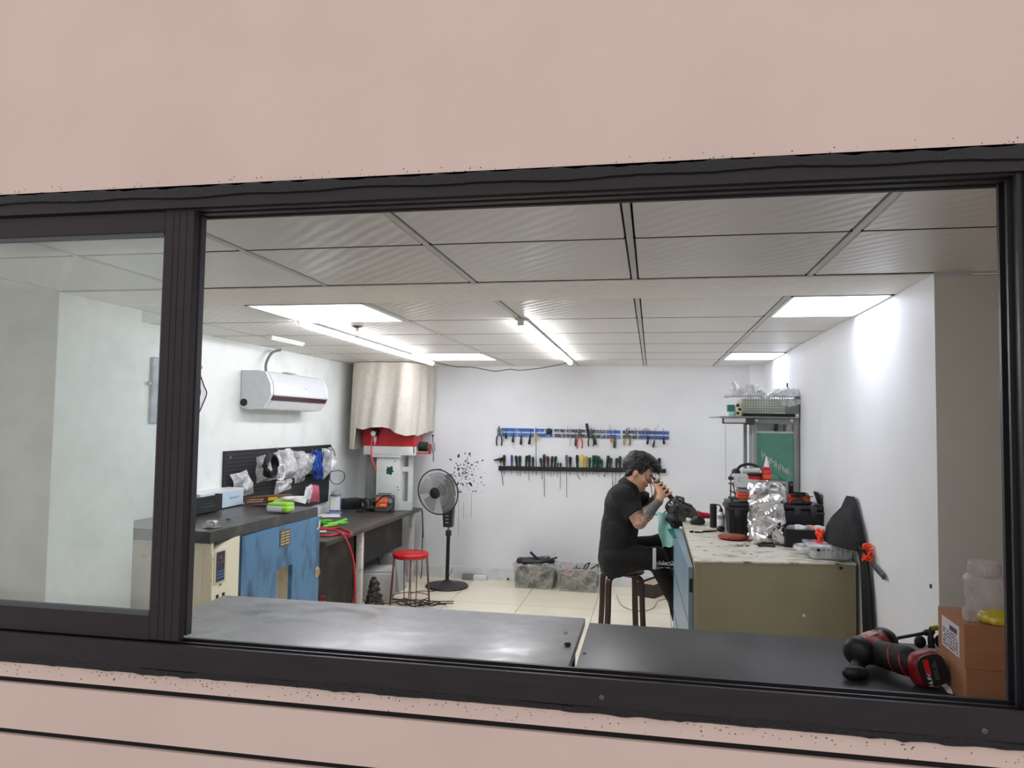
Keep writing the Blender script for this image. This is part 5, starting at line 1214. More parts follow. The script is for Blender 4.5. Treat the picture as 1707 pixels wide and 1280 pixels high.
# ================================================================== desk by the right wall
ZD = .84
A, B, Cc, Dd = Vector((.194, 3.55, 0)), Vector((.930, 3.685, 0)), Vector((.940, 5.03, 0)), Vector((.196, 5.03, 0))
M_olive = mat('olive_beige_enamel', (158, 150, 122), 0.55, rgb2=(150, 142, 114), scale=4)
M_dtop = mat('scratched_beige_top', (214, 210, 194), 0.45, rgb2=(70, 66, 60), scale=10, mix=(.57, .68), stretch=(1, 5, 1))
t = thing('metal_desk', 'olive beige metal desk with a scratched top along the right wall', 'desk', (.56, 4.3, 0))
MB().prism([Vector((p.x, p.y, ZD-.007)) for p in (A, B, Cc, Dd)], (0, 0, .007)).build('desk_top', M_dtop, t, smooth=0)
ins = [A+Vector((.002, .004, 0)), B+Vector((-.002, .004, 0)), Cc, Dd+Vector((.002, 0, 0))]
def wallp(a, b, z0, z1, th, q):
    d = (b-a).normalized(); n = Vector((-d.y, d.x, 0))*th
    q.prism([Vector((a.x, a.y, z0)), Vector((b.x, b.y, z0)), Vector((b.x+n.x, b.y+n.y, z0)), Vector((a.x+n.x, a.y+n.y, z0))], (0, 0, z1-z0))
q = MB(); wallp(ins[0], ins[1], 0, ZD-.007, .02, q); q.build('side_panel', M_olive, t, smooth=0)
q = MB(); wallp(ins[1], ins[2], 0, ZD-.007, .02, q); wallp(ins[2], ins[3], 0, ZD-.007, .02, q); q.build('back_panel', M_olive, t, smooth=0)
q = MB(); wallp(ins[3], ins[0], .0, ZD-.007, .02, q); q.build('front_frame', M_olive, t, smooth=0)
for px, py, m in ((1402, 947, M_black), (1340, 1026, M_white)):
    v = ray(px, py); nrm = Vector((B.y-A.y, -(B.x-A.x), 0)); k = (A+nrm*0-CAM).dot(nrm)/v.dot(nrm); c = CAM+v*k
    MB().lathe([(.007, -.004), (.007, .003), (.003, .005), (0, .005)], c, nrm, 10).build('screw', m, t)
# blue door and drawer stack on the sitting side
yN, yFr = 3.575, 4.86
xN = aY(1147.5, 1000, yN).x; xF_ = aY(1123, 905, yFr).x; zN = aY(1151, 945, yN).z
M_dblue = mat('pale_blue_enamel', (128, 152, 168), 0.35, rgb2=(104, 132, 152), scale=7, mix=(.5, .75), stretch=(1, 1, .3))
fr = MB().prism([(xN, yN, .02), (.190, yN, .02), (.190, yFr, .02), (xF_, yFr, .02)], (0, 0, zN-.02)).build('blue_door', M_dblue, t, smooth=0)
q = MB()
for z in (.30, .55): 
    q.prism([(xN-.002, yN+.02, z), (xN+.004, yN+.02, z), (xF_+.004, yFr-.02, z), (xF_-.002, yFr-.02, z)], (0, 0, .006))
q.build('seam', mat('seam_blue', (70, 92, 116), .5), fr)
hz_ = aY(1152, 975, yN).z; MB().box(xN+.004, .188, yN-.004, yN+.02, hz_-.035, hz_+.03, .004).build('latch', mat('rusty_black_latch', (40, 30, 26), .5), fr)
# pulled out drawer of small parts
dy0, dy1 = 4.88, 5.00
dz1, dz0 = aY(1090, 918, dy0).z, aY(1092, 949, dy0).z; dx0 = aY(1088, 930, dy0).x
dr = MB(); dr.box(dx0, dx0+.022, dy0, dy1, dz0, dz1, .002); o = dr.build('drawer', mat('drawer_white', (206, 206, 200), .4), t)
q = MB(); zt2 = aY(1100, 942, dy0).z
q.box(dx0+.02, .19, dy0+.004, dy0+.012, dz0+.02, zt2); q.box(dx0+.02, .19, dy1-.012, dy1-.004, dz0+.02, zt2); q.box(dx0+.02, .19, dy0+.004, dy1-.004, dz0+.02, dz0+.028); q.build('tray', mat('tray_grey', (172, 172, 164), .4), o)
q = MB(); rg = random.Random(14)
for k in range(110):
    c = Vector((rg.uniform(dx0+.03, .15), rg.uniform(dy0+.016, dy1-.016), zt2-.012+rg.uniform(-.014, .022)))
    R3 = rotz(rg.uniform(0, 3)) @ Matrix.Rotation(rg.uniform(-1, 1), 3, 'X')
    q.mi = rg.randrange(3)
    if k % 2: q.obox(c, (rg.uniform(.008, .024), .006, .006), R3, .001)
    else: q.lathe([(.003, -.003), (.008, -.002), (.008, .002), (.003, .003)], c, R3 @ Vector((0, 0, 1)), 8)
stuff(tag(q.build('small_parts', [M_steel, M_black, M_white]), 'jumble of small metal parts filling the pulled out desk drawer', 'parts'))
# mint cloth and teal mat over the edge
yc = 4.93
q = MB(); P = [aY(1094, 854, yc+.06), aY(1117, 856, yc+.10), aY(1126, 908, yc+.02), aY(1103, 914, yc)]
def mint(u, v):
    a = P[0]*(1-u)+P[1]*u; b = P[3]*(1-u)+P[2]*u; p = a*(1-v)+b*v; return p+Vector((.006*math.sin(v*9), -.018*math.sin(u*5+v*4)*(.4+v)-.02*math.sin(v*3.1), .004*math.sin(u*9)))
tag(q.sheet(mint, 16, 24, .002).build('mint_cloth', mat('mint_fabric', (164, 214, 204), .8, rgb2=(150, 202, 192), scale=14)), 'pale mint cloth hanging over the desk edge in front of the person', 'cloth')
zM = ZD-.045
q = MB(); q.prism([aZ(1112, 882, zM), aZ(1136, 882, zM), aZ(1137, 896, zM), aZ(1122, 897, zM)], (0, 0, .004))
tag(q.build('cutting_mat', mat('teal_mat', (28, 116, 112), .4)), 'dark teal mat beside the desk edge under the wrapped part', 'mat')

# the part wrapped in grey film, with its dark fittings
c = aY(1138, 853, 5.0); q = SDF(c-Vector((.2, .2, .2)), c+Vector((.22, .2, .18)), .005)
def U(x, y, Y): return aY(x, y, Y)
q.cap(U(1124, 845, 4.98), U(1146, 850, 5.02), .055, .045, .03).cap(U(1146, 852, 5.02), U(1164, 864, 5.03), .038, .018, .03).cap(U(1120, 862, 4.97), U(1136, 868, 5.0), .040, .034, .03).cap(U(1124, 874, 4.98), U(1128, 880, 4.98), .02, .016, .02).cap(U(1128, 830, 5.0), U(1138, 832, 5.0), .016, .014, .02)
q.wrinkle(.010, 70, 4, 7)
M_smoke = mat('grey_film_wrap', (62, 62, 64), .14, rgb2=(30, 30, 32), scale=16, mix=(.4, .6), spec=.9)
t = thing('wrapped_part', 'machine part wrapped in shiny grey film at the far desk corner', 'part', (c.x, c.y, c.z-.12))
q.build('wrap', M_smoke, t)
q = SDF(c-Vector((.22, .2, .25)), c+Vector((.22, .2, .18)), .005)
q.cap(U(1112, 865, 4.95), U(1124, 876, 4.95), .012, .012, .01).cap(U(1120, 874, 4.955), U(1124, 884, 4.955), .012, .010, .01).cap(U(1116, 858, 4.95), U(1130, 868, 4.95), .009, .009, .01).wrinkle(.003, 90, 4)
q.build('fitting', M_black, t)
p0_, p1_ = aZ(1156, 870, ZD+.016), aZ(1172, 871, ZD+.016)
q = SDF(p0_-Vector((.1, .1, .04)), p1_+Vector((.1, .1, .08)), .005)
q.cap(p0_, p0_.lerp(p1_, .5)+Vector((0, 0, .012)), .024, .030, .02).cap(p0_.lerp(p1_, .5)+Vector((0, 0, .012)), p1_, .030, .018, .02).wrinkle(.006, 80, 6).half((0, 0, ZD+.001), (0, 0, -1))
tag(q.build('black_clutter', M_black), 'black cable clutter at the back of the desk beside the wrapped part', 'cables')
c = aZ(1172, 866, ZD); q = SDF(c-Vector((.08, .02, .02)), c+Vector((.08, .1, .1)), .004); q.cap(c+Vector((-.03, .045, .03)), c+Vector((.035, .05, .02)), .024, .018, .01).wrinkle(.006, 90, 3).half((0, 0, ZD+.001), (0, 0, -1))
tag(q.build('red_cloth', mat('crimson_cloth', (190, 22, 48), .6)), 'small crimson cloth behind the black cylinder on the desk', 'cloth')

# cylinder, bottle, brush and thin tools
c = aZ(1189, 879, ZD); rc_ = (aY(1194.5, 860, c.y).x-aY(1183, 860, c.y).x)/2; hc_ = aY(1189, 840, c.y).z-ZD
t = thing('speaker_cylinder', 'matt black upright cylinder on the desk beside the white capped bottle', 'cylinder', c)
MB().lathe([(rc_*.96, 0), (rc_, .004), (rc_, hc_-.006), (rc_*.9, hc_), (0, hc_)], c).build('body', M_black2, t); MB().torus(c+Vector((0, 0, hc_-.012)), (0, 0, 1), rc_*1.0, .0015).build('ring', M_dark, t)
c = aZ(1202, 884, ZD); rb = (aY(1208, 870, c.y).x-aY(1195, 870, c.y).x)/2; hb_ = aY(1201, 853, c.y).z-ZD
t = thing('spray_bottle', 'white bottle with a grey band and black hose between the cylinder and black toolbox', 'bottle', c)
MB().lathe([(rb*.92, 0), (rb, .004), (rb, hb_*.55), (rb*.95, hb_*.6), (rb*.95, hb_*.85), (rb*.6, hb_*.95), (rb*.5, hb_)], c).build('body', mat('milky_white', (226, 228, 226), .3), t)
MB().lathe([(rb*1.02, hb_*.62), (rb*1.02, hb_*.82)], c).build('band', mat('band_grey', (150, 156, 160), .3), t)
q = MB(); q.lathe([(rb*.3, hb_), (rb*.55, hb_*1.02), (rb*.3, hb_*1.2), (0, hb_*1.22)], c); q.tube(spline([c+Vector((0, 0, hb_*1.2)), c+Vector((-.01, 0, hb_*1.36)), c+Vector((-.035, 0, hb_*1.38))], 5), .004, 6); q.build('nozzle', M_black, t)
c = aZ(1200, 884.5, ZD); c.y -= .05; t = thing('round_brush', 'small black round brush in front of the white bottle', 'brush', c); q = MB(); q.ell(c+Vector((0, 0, .018)), (.024, .018, .017)); q.build('head', M_black, t); MB().cyl(c+Vector((0, 0, .004)), c+Vector((.02, -.01, .001)), .004).build('stub', mat('olive_yellow2', (150, 140, 50), .5), t)
for k, (x0, y0, x1, y1, lb) in enumerate(((1171, 886, 1196, 885, 'thin dark tool lying on the desk in front of the white bottle'), (1158, 886.5, 1172, 887.5, 'short dark tool lying on the desk left of the thin one'))):
    a_, b_ = aZ(x0, y0, ZD+.006), aZ(x1, y1, ZD+.006); tag(MB().tube([a_, a_.lerp(b_, .4), b_], [.005, .0055, .003], 8).build('hand_tool', M_black), lb, 'tool')
c = aZ(1153, 886, ZD+.006); tag(MB().obox(c, (.022, .016, .012), rotz(.4), .003).build('rubber_block', M_black), 'tiny black rubber block near the left desk edge', 'block')

# big black toolbox
yT = 4.44
def rr4(x0, y0, x1, y1, Y): a, b = aY(x0, y0, Y), aY(x1, y1, Y); return a.x, b.x, b.z, a.z
x0, x1, z0, z1 = rr4(1215, 838, 1275, 890, yT); x1 = x0+.19
t = thing('toolbox', 'big black plastic toolbox on the desk behind the foil wrapped box', 'toolbox', ((x0+x1)/2, yT+.15, ZD))
zl = aY(1215, 851, yT).z
q = MB(); q.mesh([(x0+.008, yT+.008, ZD), (x1-.008, yT+.008, ZD), (x1-.008, yT+.26, ZD), (x0+.008, yT+.26, ZD), (x0, yT, zl), (x1, yT, zl), (x1, yT+.27, zl), (x0, yT+.27, zl)], [(3, 2, 1, 0), (0, 1, 5, 4), (1, 2, 6, 5), (2, 3, 7, 6), (3, 0, 4, 7), (4, 5, 6, 7)])
for k in range(5): xx = x0+.02+k*.036; q.box(xx, xx+.012, yT-.002, yT+.01, ZD+.01, zl-.01, .002)
q.build('body', M_black, t, smooth=0)
q = MB(); q.box(x0-.012, x1+.012, yT-.012, yT+.282, zl, zl+.022, .006); q.box(x0-.004, x1+.004, yT, yT+.27, zl+.02, z1, .008); q.build('lid', mat('black_lid', (36, 37, 40), .4), t)
for xx in (x0+.03, x1-.05): MB().box(xx, xx+.03, yT-.018, yT-.008, zl-.03, zl+.014, .003).build('clasp', M_dark, t)
MB().tube(spline([(x0+.03, yT+.13, z1-.002), (x0+.035, yT+.13, z1+.012), (x1-.035, yT+.13, z1+.012), (x1-.03, yT+.13, z1-.002)], 6), .006, 8).build('handle', M_dark, t)
zT = z1+.018
# orange case and grey drawer bin with headphones on top
x0, x1, z0, z1 = rr4(1231, 821, 1256, 839, yT+.03); x1 += .02
t = thing('orange_case', 'orange plastic case on the lid of the black toolbox, left of the foil', 'case', ((x0+x1)/2, yT+.12, zT))
MB().box(x0, x1, yT+.03, yT+.22, zT, z1, .006).build('body', mat('brick_orange', (214, 74, 42), .45), t); MB().box(x0-.002, x1+.002, yT+.028, yT+.222, zT+(z1-zT)*.62, zT+(z1-zT)*.68).build('seam', mat('deep_orange', (150, 46, 26), .5), t)
zo = z1
x0, x1, z0, z1 = rr4(1224, 789, 1252, 813, yT+.03)
t = thing('drawer_bin', 'pale grey plastic drawer bin on top of the orange case', 'bin', ((x0+x1)/2, yT+.12, zo))
q = wallbox([Vector((x0+.03, yT+.035, 0)), Vector((x1+.03, yT+.035, 0)), Vector((x1+.03, yT+.2, 0)), Vector((x0+.03, yT+.2, 0))], .02, zo, .003); q.build('base', M_grey, t, smooth=0)
q = wallbox([Vector((x0, yT+.03, 0)), Vector((x1+.01, yT+.02, 0)), Vector((x1+.01, yT+.2, 0)), Vector((x0, yT+.2, 0))], z1-z0+.0, z0, .004); q.build('tray', mat('pale_grey_plastic', (206, 210, 208), .4), t, smooth=0)
MB().torus((x0+.035, yT+.028, (z0+z1)/2+.005), (0, 1, 0), .012, .0022, 20, 6).build('handle', M_grey, t)
MB().box(x0+.028, x1, yT+.05, yT+.19, zo+.02, z0).build('riser', M_grey, t)
hx = (x0+x1)/2+.045
t = thing('headphones', 'black headband headphones lying over the pale grey bin', 'headphones', (hx, yT+.1, z1))
MB().tube(spline([(hx-.075, yT+.10, z1+.004), (hx-.05, yT+.10, z1+.038), (hx, yT+.10, z1+.052), (hx+.05, yT+.10, z1+.036), (hx+.085, yT+.10, z1+.004)], 7), .008, 8).build('headband', M_black, t)
for sg, dx in ((-1, -.075), (1, .085)): MB().ell((hx+dx, yT+.10, z1+.004), (.026, .03, .022)).build('ear_cup', M_black, t)
c = Vector((hx, yT+.03, z1+.006)); q = SDF(c-Vector((.09, .04, .03)), c+Vector((.1, .1, .06)), .004); q.cap(c+Vector((-.03, .03, .006)), c+Vector((.045, .02, .012)), .016, .018, .01).wrinkle(.006, 110, 5)
tag(q.build('film_scrap', mat('crinkled_film', (210, 212, 214), .2)), 'crinkled pale film lying in the grey bin under the headphones', 'film')
# wire stand at its left
x0_, _, _, _ = rr4(1218, 790, 1224, 840, yT+.04)
t = thing('wire_stand', 'thin grey wire test stand left of the orange case', 'stand', (x0_, yT+.05, zT))
zs1 = aY(1219, 790, yT+.05).z
q = MB(); q.cyl((x0_, yT+.05, zT), (x0_+.002, yT+.05, zs1), .0035, seg=8); q.cyl((x0_+.03, yT+.05, zT), (x0_+.012, yT+.05, zT+.1), .003, seg=8); q.cyl((x0_-.012, yT+.05, zT+.09), (x0_+.02, yT+.05, zT+.085), .004, seg=8); q.cyl((x0_-.004, yT+.05, zT+.05), (x0_+.03, yT+.05, zT+.03), .004, seg=8); q.build('rods', M_dark, t)
MB().box(x0_-.012, x0_+.03, yT+.03, yT+.07, zT, zT+.014, .002).build('foot', mat('moss_green', (60, 92, 62), .5), t); MB().box(x0_-.012, x0_+.016, yT+.035, yT+.065, zT+.11, zT+.13, .003).build('clamp', M_dark, t)

# black case on the right with an orange box and bits
yK = 4.42
x0, x1, z0, z1 = rr4(1308, 842, 1376, 884, yK); x0 = x0+.0
t = thing('tool_case', 'flat black tool case on the desk right of the foil wrapped box', 'case', ((x0+x1)/2, yK+.12, ZD))
zm_ = aY(1340, 851, yK).z
MB().box(x0, x1, yK, yK+.26, ZD, zm_-.002, .008).build('body', M_black, t); MB().box(x0-.006, x1+.006, yK-.006, yK+.266, zm_, z1, .010).build('lid', mat('black_lid2', (34, 36, 40), .35), t)
for xx in (x0+.05, x1-.08): MB().box(xx, xx+.035, yK-.012, yK-.004, zm_-.03, zm_+.02, .003).build('clasp', M_dark, t)
x2, x3, z2, z3 = rr4(1315, 825, 1351, 843, yK+.06)
t = thing('orange_case', 'orange box lying on the flat black tool case, right of the foil', 'case', ((x2+x3)/2, yK+.12, z1)); MB().box(x2, x3, yK+.06, yK+.2, z1+.001, z3, .005).build('body', MATS['brick_orange'], t); MB().box(x2-.002, x3+.002, yK+.058, yK+.202, z1+(z3-z1)*.6, z1+(z3-z1)*.67).build('seam', MATS['deep_orange'], t)
q = MB()
for k in range(4): rg = random.Random(40+k); q.tube(spline([Vector((x2+.02+rg.uniform(0, .1), yK+.05+rg.uniform(-.005, .02), z3+.006+.012*math.sin(i*1.3+k))) + Vector((.018*i*(1 if k % 2 else -1)*.5, 0, -.01*max(0, i-3))) for i in range(5)], 5), .003, 6)
tag(q.build('test_leads', M_black), 'black test leads draped over the right orange box', 'cables')
x4, x5, z4, z5 = rr4(1289, 803, 1314, 822, yK+.1)
t = thing('meter_box', 'small grey meter with a dark dial behind the top of the foil', 'meter', ((x4+x5)/2, yK+.16, z1)); MB().box(x4-.02, x5, yK+.1, yK+.2, z1+.001, z5, .004).build('case', M_grey, t); MB().box(x4+.01, x5-.02, yK+.0985, yK+.101, z5-.045, z5-.012).build('dial_face', M_dark, t)
x6, x7, z6, z7 = rr4(1316, 803, 1323, 820, yK+.14); z6 = z3
t = thing('battery_block', 'upright black block standing on the right orange box', 'block', ((x6+x7)/2, yK+.16, z3)); MB().box(x6, x7, yK+.14, yK+.18, z3+.001, z7, .003).build('case', M_black, t); MB().box(x6+.004, x7-.004, yK+.139, yK+.141, z7-.02, z7-.012).build('terminal', M_grey, t)
x8 = aY(1366, 850, yK+.03).x
t = thing('tablet_stand', 'tilted black panel leaning at the right of the flat black tool case', 'panel', (x8, yK+.06, z1)); MB().obox((x8, yK+.06, z1+.041), (.012, .10, .07), Matrix.Rotation(-.35, 3, 'Y'), .003).build('panel', M_black2, t); MB().cyl((x8-.03, yK+.02, z1+.003), (x8+.03, yK+.02, z1+.003), .003).build('foot', M_dark, t)
c = Vector((x8-.11, yK+.06, z1)); q = SDF(c-Vector((.07, .05, .01)), c+Vector((.09, .09, .06)), .004); q.ell(c+Vector((0, .02, .012)), (.05, .04, .022), .01).ell(c+Vector((.05, .02, .012)), (.03, .03, .016), .01).wrinkle(.004, 90, 2).half((0, 0, z1+.001), (0, 0, -1)); tag(q.build('mouse_shell', mat('dark_slate', (46, 48, 54), .45)), 'dark grey lump on the flat black tool case before the orange box', 'tool')
q = MB(); x9 = aY(1380, 856, yK-.02).x; zz9 = aY(1378, 856, yK-.02).z
q.tube([(x9-.06, yK-.03, zz9), (x9, yK-.03, zz9), (x9, yK-.03, zz9-.03)], .003, 6); q.tube([(x9-.06, yK-.03, zz9), (x9-.06, yK-.012, zz9)], .003, 6)
tag(q.build('wire_bracket', mat('bronze_wire', (90, 70, 60), .4, .5)), 'thin wire bracket sticking out from the right of the flat black tool case', 'bracket')

# open black tray of parts in front of it
yO = 4.08
x0, x1, z0, z1 = rr4(1309, 882, 1375, 912, yO); z0 = ZD
t = thing('parts_tray', 'open black tray of parts beside the foil wrapped box', 'tray', ((x0+x1)/2, yO+.1, ZD))
wallbox([Vector((x0, yO, 0)), Vector((x1, yO, 0)), Vector((x1, yO+.2, 0)), Vector((x0, yO+.2, 0))], z1-ZD, ZD, .004).build('tub', M_black, t, smooth=0)
rg = random.Random(51)
for k, (px, m, nm, lb, r_) in enumerate(((1332, M_white, 'white_fitting', 'white plastic fitting heaped in the open black tray', .03), (1350, mat('peach_plastic', (240, 170, 140), .4), 'peach_fitting', 'peach coloured fitting lying in the open black tray', .026), (1341, M_grey, 'grey_fitting', 'round grey fitting in the open black tray', .022), (1364, M_white, 'white_reel', 'white reel at the right end of the open black tray', .026), (1320, M_grey, 'grey_part', 'grey part at the left end of the open black tray', .022))):
    c = Vector((aY(px, 880, yO+.06).x, yO+.06+.015*(k % 2), z1-.004)); q = SDF(c-.08*Vector((1, 1, 1)), c+.08*Vector((1, 1, 1)), .004); q.ell(c, (r_*1.25, r_, r_*.8), .01).cap(c-Vector((r_, 0, 0)), c+Vector((r_, 0, .004)), r_*.5, None, .01).wrinkle(.004, 110, k); tag(q.build(nm, m), lb, 'fitting')
tag(MB().obox(Vector(((x0+x1)/2, yO+.1, ZD+.03)), (x1-x0-.02, .17, .04), None, .006).build('tray_filling', mat('mixed_parts', (120, 116, 112), .6, rgb2=(60, 56, 52), scale=60, mix=(.4, .6))), 'mixed parts heaped low inside the open black tray', 'parts')
# foil wrapped box, rumpled in facets
cA, cB = aZ(1253, 907, ZD), aZ(1306, 917, ZD)
yf = cA.y-.02; xw0, xw1 = aY(1252, 860, yf).x, aY(1314, 860, yf).x; zf = aY(1283, 803, yf).z
rg = random.Random(77)
nx, nz, ny = 16, 24, 12
def foil_face(fn, n, m, q): q.sheet(fn, n, m)
q = SDF((xw0-.05, yf-.06, ZD-.02), (xw1+.06, yf+.28, zf+.04), .006)
W_, D_, H_ = xw1-xw0, .19, zf-ZD
xm = (xw0+xw1)/2
q.cap((xw0+.045, yf+.05, ZD+.03), (xw0+.045, yf+.05, zf-.045), .047, None, .01).cap((xw1-.06, yf+.05, ZD+.03), (xw1-.05, yf+.05, zf-.055), .045, .052, .01).cap((xw0+.045, yf+.15, ZD+.04), (xw0+.045, yf+.15, zf-.045), .047, None, .01).cap((xw1-.055, yf+.15, ZD+.04), (xw1-.055, yf+.15, zf-.055), .05, None, .01).cap((xm-.01, yf+.05, ZD+.04), (xm-.01, yf+.05, zf-.045), .048, None, .01).cap((xm, yf+.15, ZD+.04), (xm, yf+.15, zf-.045), .048, None, .01)
q.cap((xw1-.05, yf+.02, ZD+.1), (xw1-.02, yf+.01, ZD+.0), .02, .02, .03)
q.half((0, 0, ZD+.001), (0, 0, -1)); q.half((0, 0, zf), (0, 0, 1)); q.half((0, yf+.004, 0), (0, -1, 0))
V, Q = q.mesh(); b = bmesh.new(); vv = [b.verts.new(v) for v in V]
for f in Q:
    try: b.faces.new([vv[i] for i in f])
    except ValueError: pass
cells = [Vector((rg.uniform(xw0, xw1), rg.uniform(yf-.02, yf+.2), rg.uniform(ZD, zf))) for _ in range(46)]
norm = [Vector((rg.uniform(-1, 1), rg.uniform(-1, 1), rg.uniform(-1, 1))).normalized() for _ in cells]
for v in b.verts:
    ds = sorted(((v.co-c_).length, i) for i, c_ in enumerate(cells))[:2]
    i = ds[0][1]; v.co += norm[i]*(norm[i].dot(v.co-cells[i])*-.38)+Vector((0, -.009*(1-min(1, (ds[1][0]-ds[0][0])*60)), 0))
me = bpy.data.meshes.new('foil'); b.to_mesh(me); b.free()
M_foil = mat('crumpled_foil', (226, 226, 228), 0.22, 1.0, bump=.3, bscale=18)
me.materials.append(M_foil); me.polygons.foreach_set('use_smooth', [True]*len(me.polygons)); me.set_sharp_from_angle(angle=math.radians(24))
for v in me.vertices: v.co.z = max(ZD+.001, min(v.co.z, zf+.004))
tag(place('foil_wrapped_box', me), 'tall box wrapped in crumpled silver foil standing on the desk', 'box')
zfo = zf+.005
c = Vector((aY(1278, 800, yf+.08).x, yf+.08, zfo)); rb = (aY(1286, 790, c.y).x-aY(1270.5, 790, c.y).x)/2; hb_ = aY(1278, 778, c.y).z-zfo; ht = aY(1277, 761, c.y).z-zfo
t = thing('glue_bottle', 'red bottle with a clear pointed nozzle on top of the foil wrapped box', 'bottle', c)
MB().lathe([(rb*.95, 0), (rb, .003), (rb, hb_*.92), (rb*.7, hb_), (0, hb_)], c).build('body', mat('red_bottle', (190, 26, 34), .3), t)
MB().lathe([(rb*.6, hb_), (rb*.55, hb_+.01), (rb*.22, ht*.9), (rb*.12, ht), (0, ht)], c).build('nozzle', mat('frosted_nozzle', (228, 226, 228), .3), t)
lbm = MB().lathe([(rb*1.015, hb_*.12), (rb*1.015, hb_*.42)], c).build('label_band', mat('orange_label', (228, 96, 40), .4), t)
q = MB(); marks(q, c+Vector((0, -rb*1.02, hb_*.62)), (1, 0, 0), (0, 0, 1), rb*1.4, hb_*.24, 2, 9); q.build('print', mat('pale_print', (240, 200, 200), .5), t)
c = Vector((aY(1259, 800, yf+.09).x, yf+.10, zfo)); t = thing('tape_roll', 'low red tin with a black lid beside the red bottle on the foil', 'tin', c); MB().lathe([(.035, 0), (.036, .003), (.036, .018), (.034, .02), (0, .02)], c).build('body', MATS['red_bottle'], t); MB().lathe([(.04, .0205), (.041, .023), (.041, .031), (.03, .035), (0, .035)], c).build('lid', M_black, t)
# red disc on the desk
c = aZ(1228, 899, ZD); c.x = min(c.x, xw0-.075)
t = thing('grinding_disc', 'flat red disc with a brown top lying left of the foil wrapped box', 'disc', c)
MB().lathe([(.0, .004), (.05, .004), (.078, .008), (.082, .014), (.080, .019), (.06, .021), (0, .021)], c, seg=36).build('body', mat('dull_red', (150, 40, 44), .45), t); MB().lathe([(.068, .0205), (.067, .024), (0, .0245)], c, seg=32).build('top_pad', mat('brown_pad', (146, 92, 72), .6), t)
q = MB(); 
for k in range(3): q.cyl(c+Vector((math.cos(k*2.1)*.05, math.sin(k*2.1)*.05, 0)), c+Vector((math.cos(k*2.1)*.05, math.sin(k*2.1)*.05, .006)), .008)
q.build('foot', MATS['dull_red'], t)
q = MB(); rg = random.Random(5)
for k in range(6): p = aZ(1230+k*3.5, 908+rg.uniform(-1.5, 1.5), ZD+.005); q.obox(p, (.016, .007, .007), rotz(rg.uniform(0, 3)), .001)
stuff(tag(q.build('metal_bits', M_steel), 'metal bits scattered on the desk before the red disc', 'scrap'))
a_, b_ = aZ(1271, 914.5, ZD+.006), aZ(1297, 918.5, ZD+.006); a_.y = b_.y = yf-.055
t = thing('linkage_arm', 'small black link arm lying on the desk in front of the foil', 'arm', (a_+b_)/2-Vector((0, 0, .006))); q = MB(); q.tube([a_, b_], .0045, 8); q.build('rod', M_black, t)
for e in (a_, b_): MB().torus(e, (0, .3, 1), .009, .0035, 18, 6).build('eye', M_black, t)
q = MB(); rg = random.Random(8)
for (x, y) in ((1197, 911), (1222, 920), (1210, 916), (1176, 918), (1240, 923), (1252, 924), (1190, 925), (1216, 927), (1262, 927), (1186, 906)): p = aZ(x, y, ZD); q.obox(p+Vector((0, 0, .001)), (rg.uniform(.006, .022), .004, .002), rotz(rg.uniform(-.4, .4)))
stuff(tag(q.build('swarf', M_dark), 'dark swarf specks scattered over the front of the desk', 'swarf'))

# clear organiser case with printed strip
yQ = 3.735
x0 = aY(1336, 920, yQ+.06).x; x1 = .925; zq = aY(1345, 911, yQ+.02).z
t = thing('organiser_case', 'clear plastic organiser case with a handle at the front right of the desk', 'case', ((x0+x1)/2, yQ+.1, ZD))
M_org = plastic('case_clear_plastic', (226, 229, 231), .72, .15, wsc=9)
MB().box(x0+.03, x1, yQ, yQ+.2, ZD+.001, ZD+.045, .016, 3).build('base', M_org, t); MB().box(x0+.026, x1+.002, yQ-.004, yQ+.204, ZD+.047, zq+.012, .014, 3).build('lid', M_org, t)
MB().tube(spline([(x0+.04, yQ+.03, ZD+.04), (x0-.005, yQ+.04, ZD+.04), (x0-.018, yQ+.09, ZD+.04), (x0-.005, yQ+.15, ZD+.04), (x0+.04, yQ+.16, ZD+.04)], 7), .013, 10).build('handle', M_org, t)
q = MB()
for k in range(14): xx = x0+.05+k*.022; q.box(xx, xx+.006, yQ-.0065, yQ-.003, ZD+.012, zq, .001) if xx < x1-.01 else None
q.build('ribs', M_org, t)
MB().box(x0+.07, x0+.16, yQ+.06, yQ+.16, zq+.0125, zq+.0145).build('printed_card', mat('card_pink', (214, 80, 110), .5), t); MB().box(x0+.10, x0+.13, yQ+.058, yQ+.162, zq+.0143, zq+.0155).build('card_stripe', M_paper, t)
for px in (1364,): c = aY(px, 918, yQ); MB().obox((c.x, yQ-.006, zq-.01), (.016, .006, .012), None, .002).build('catch', M_black, t)

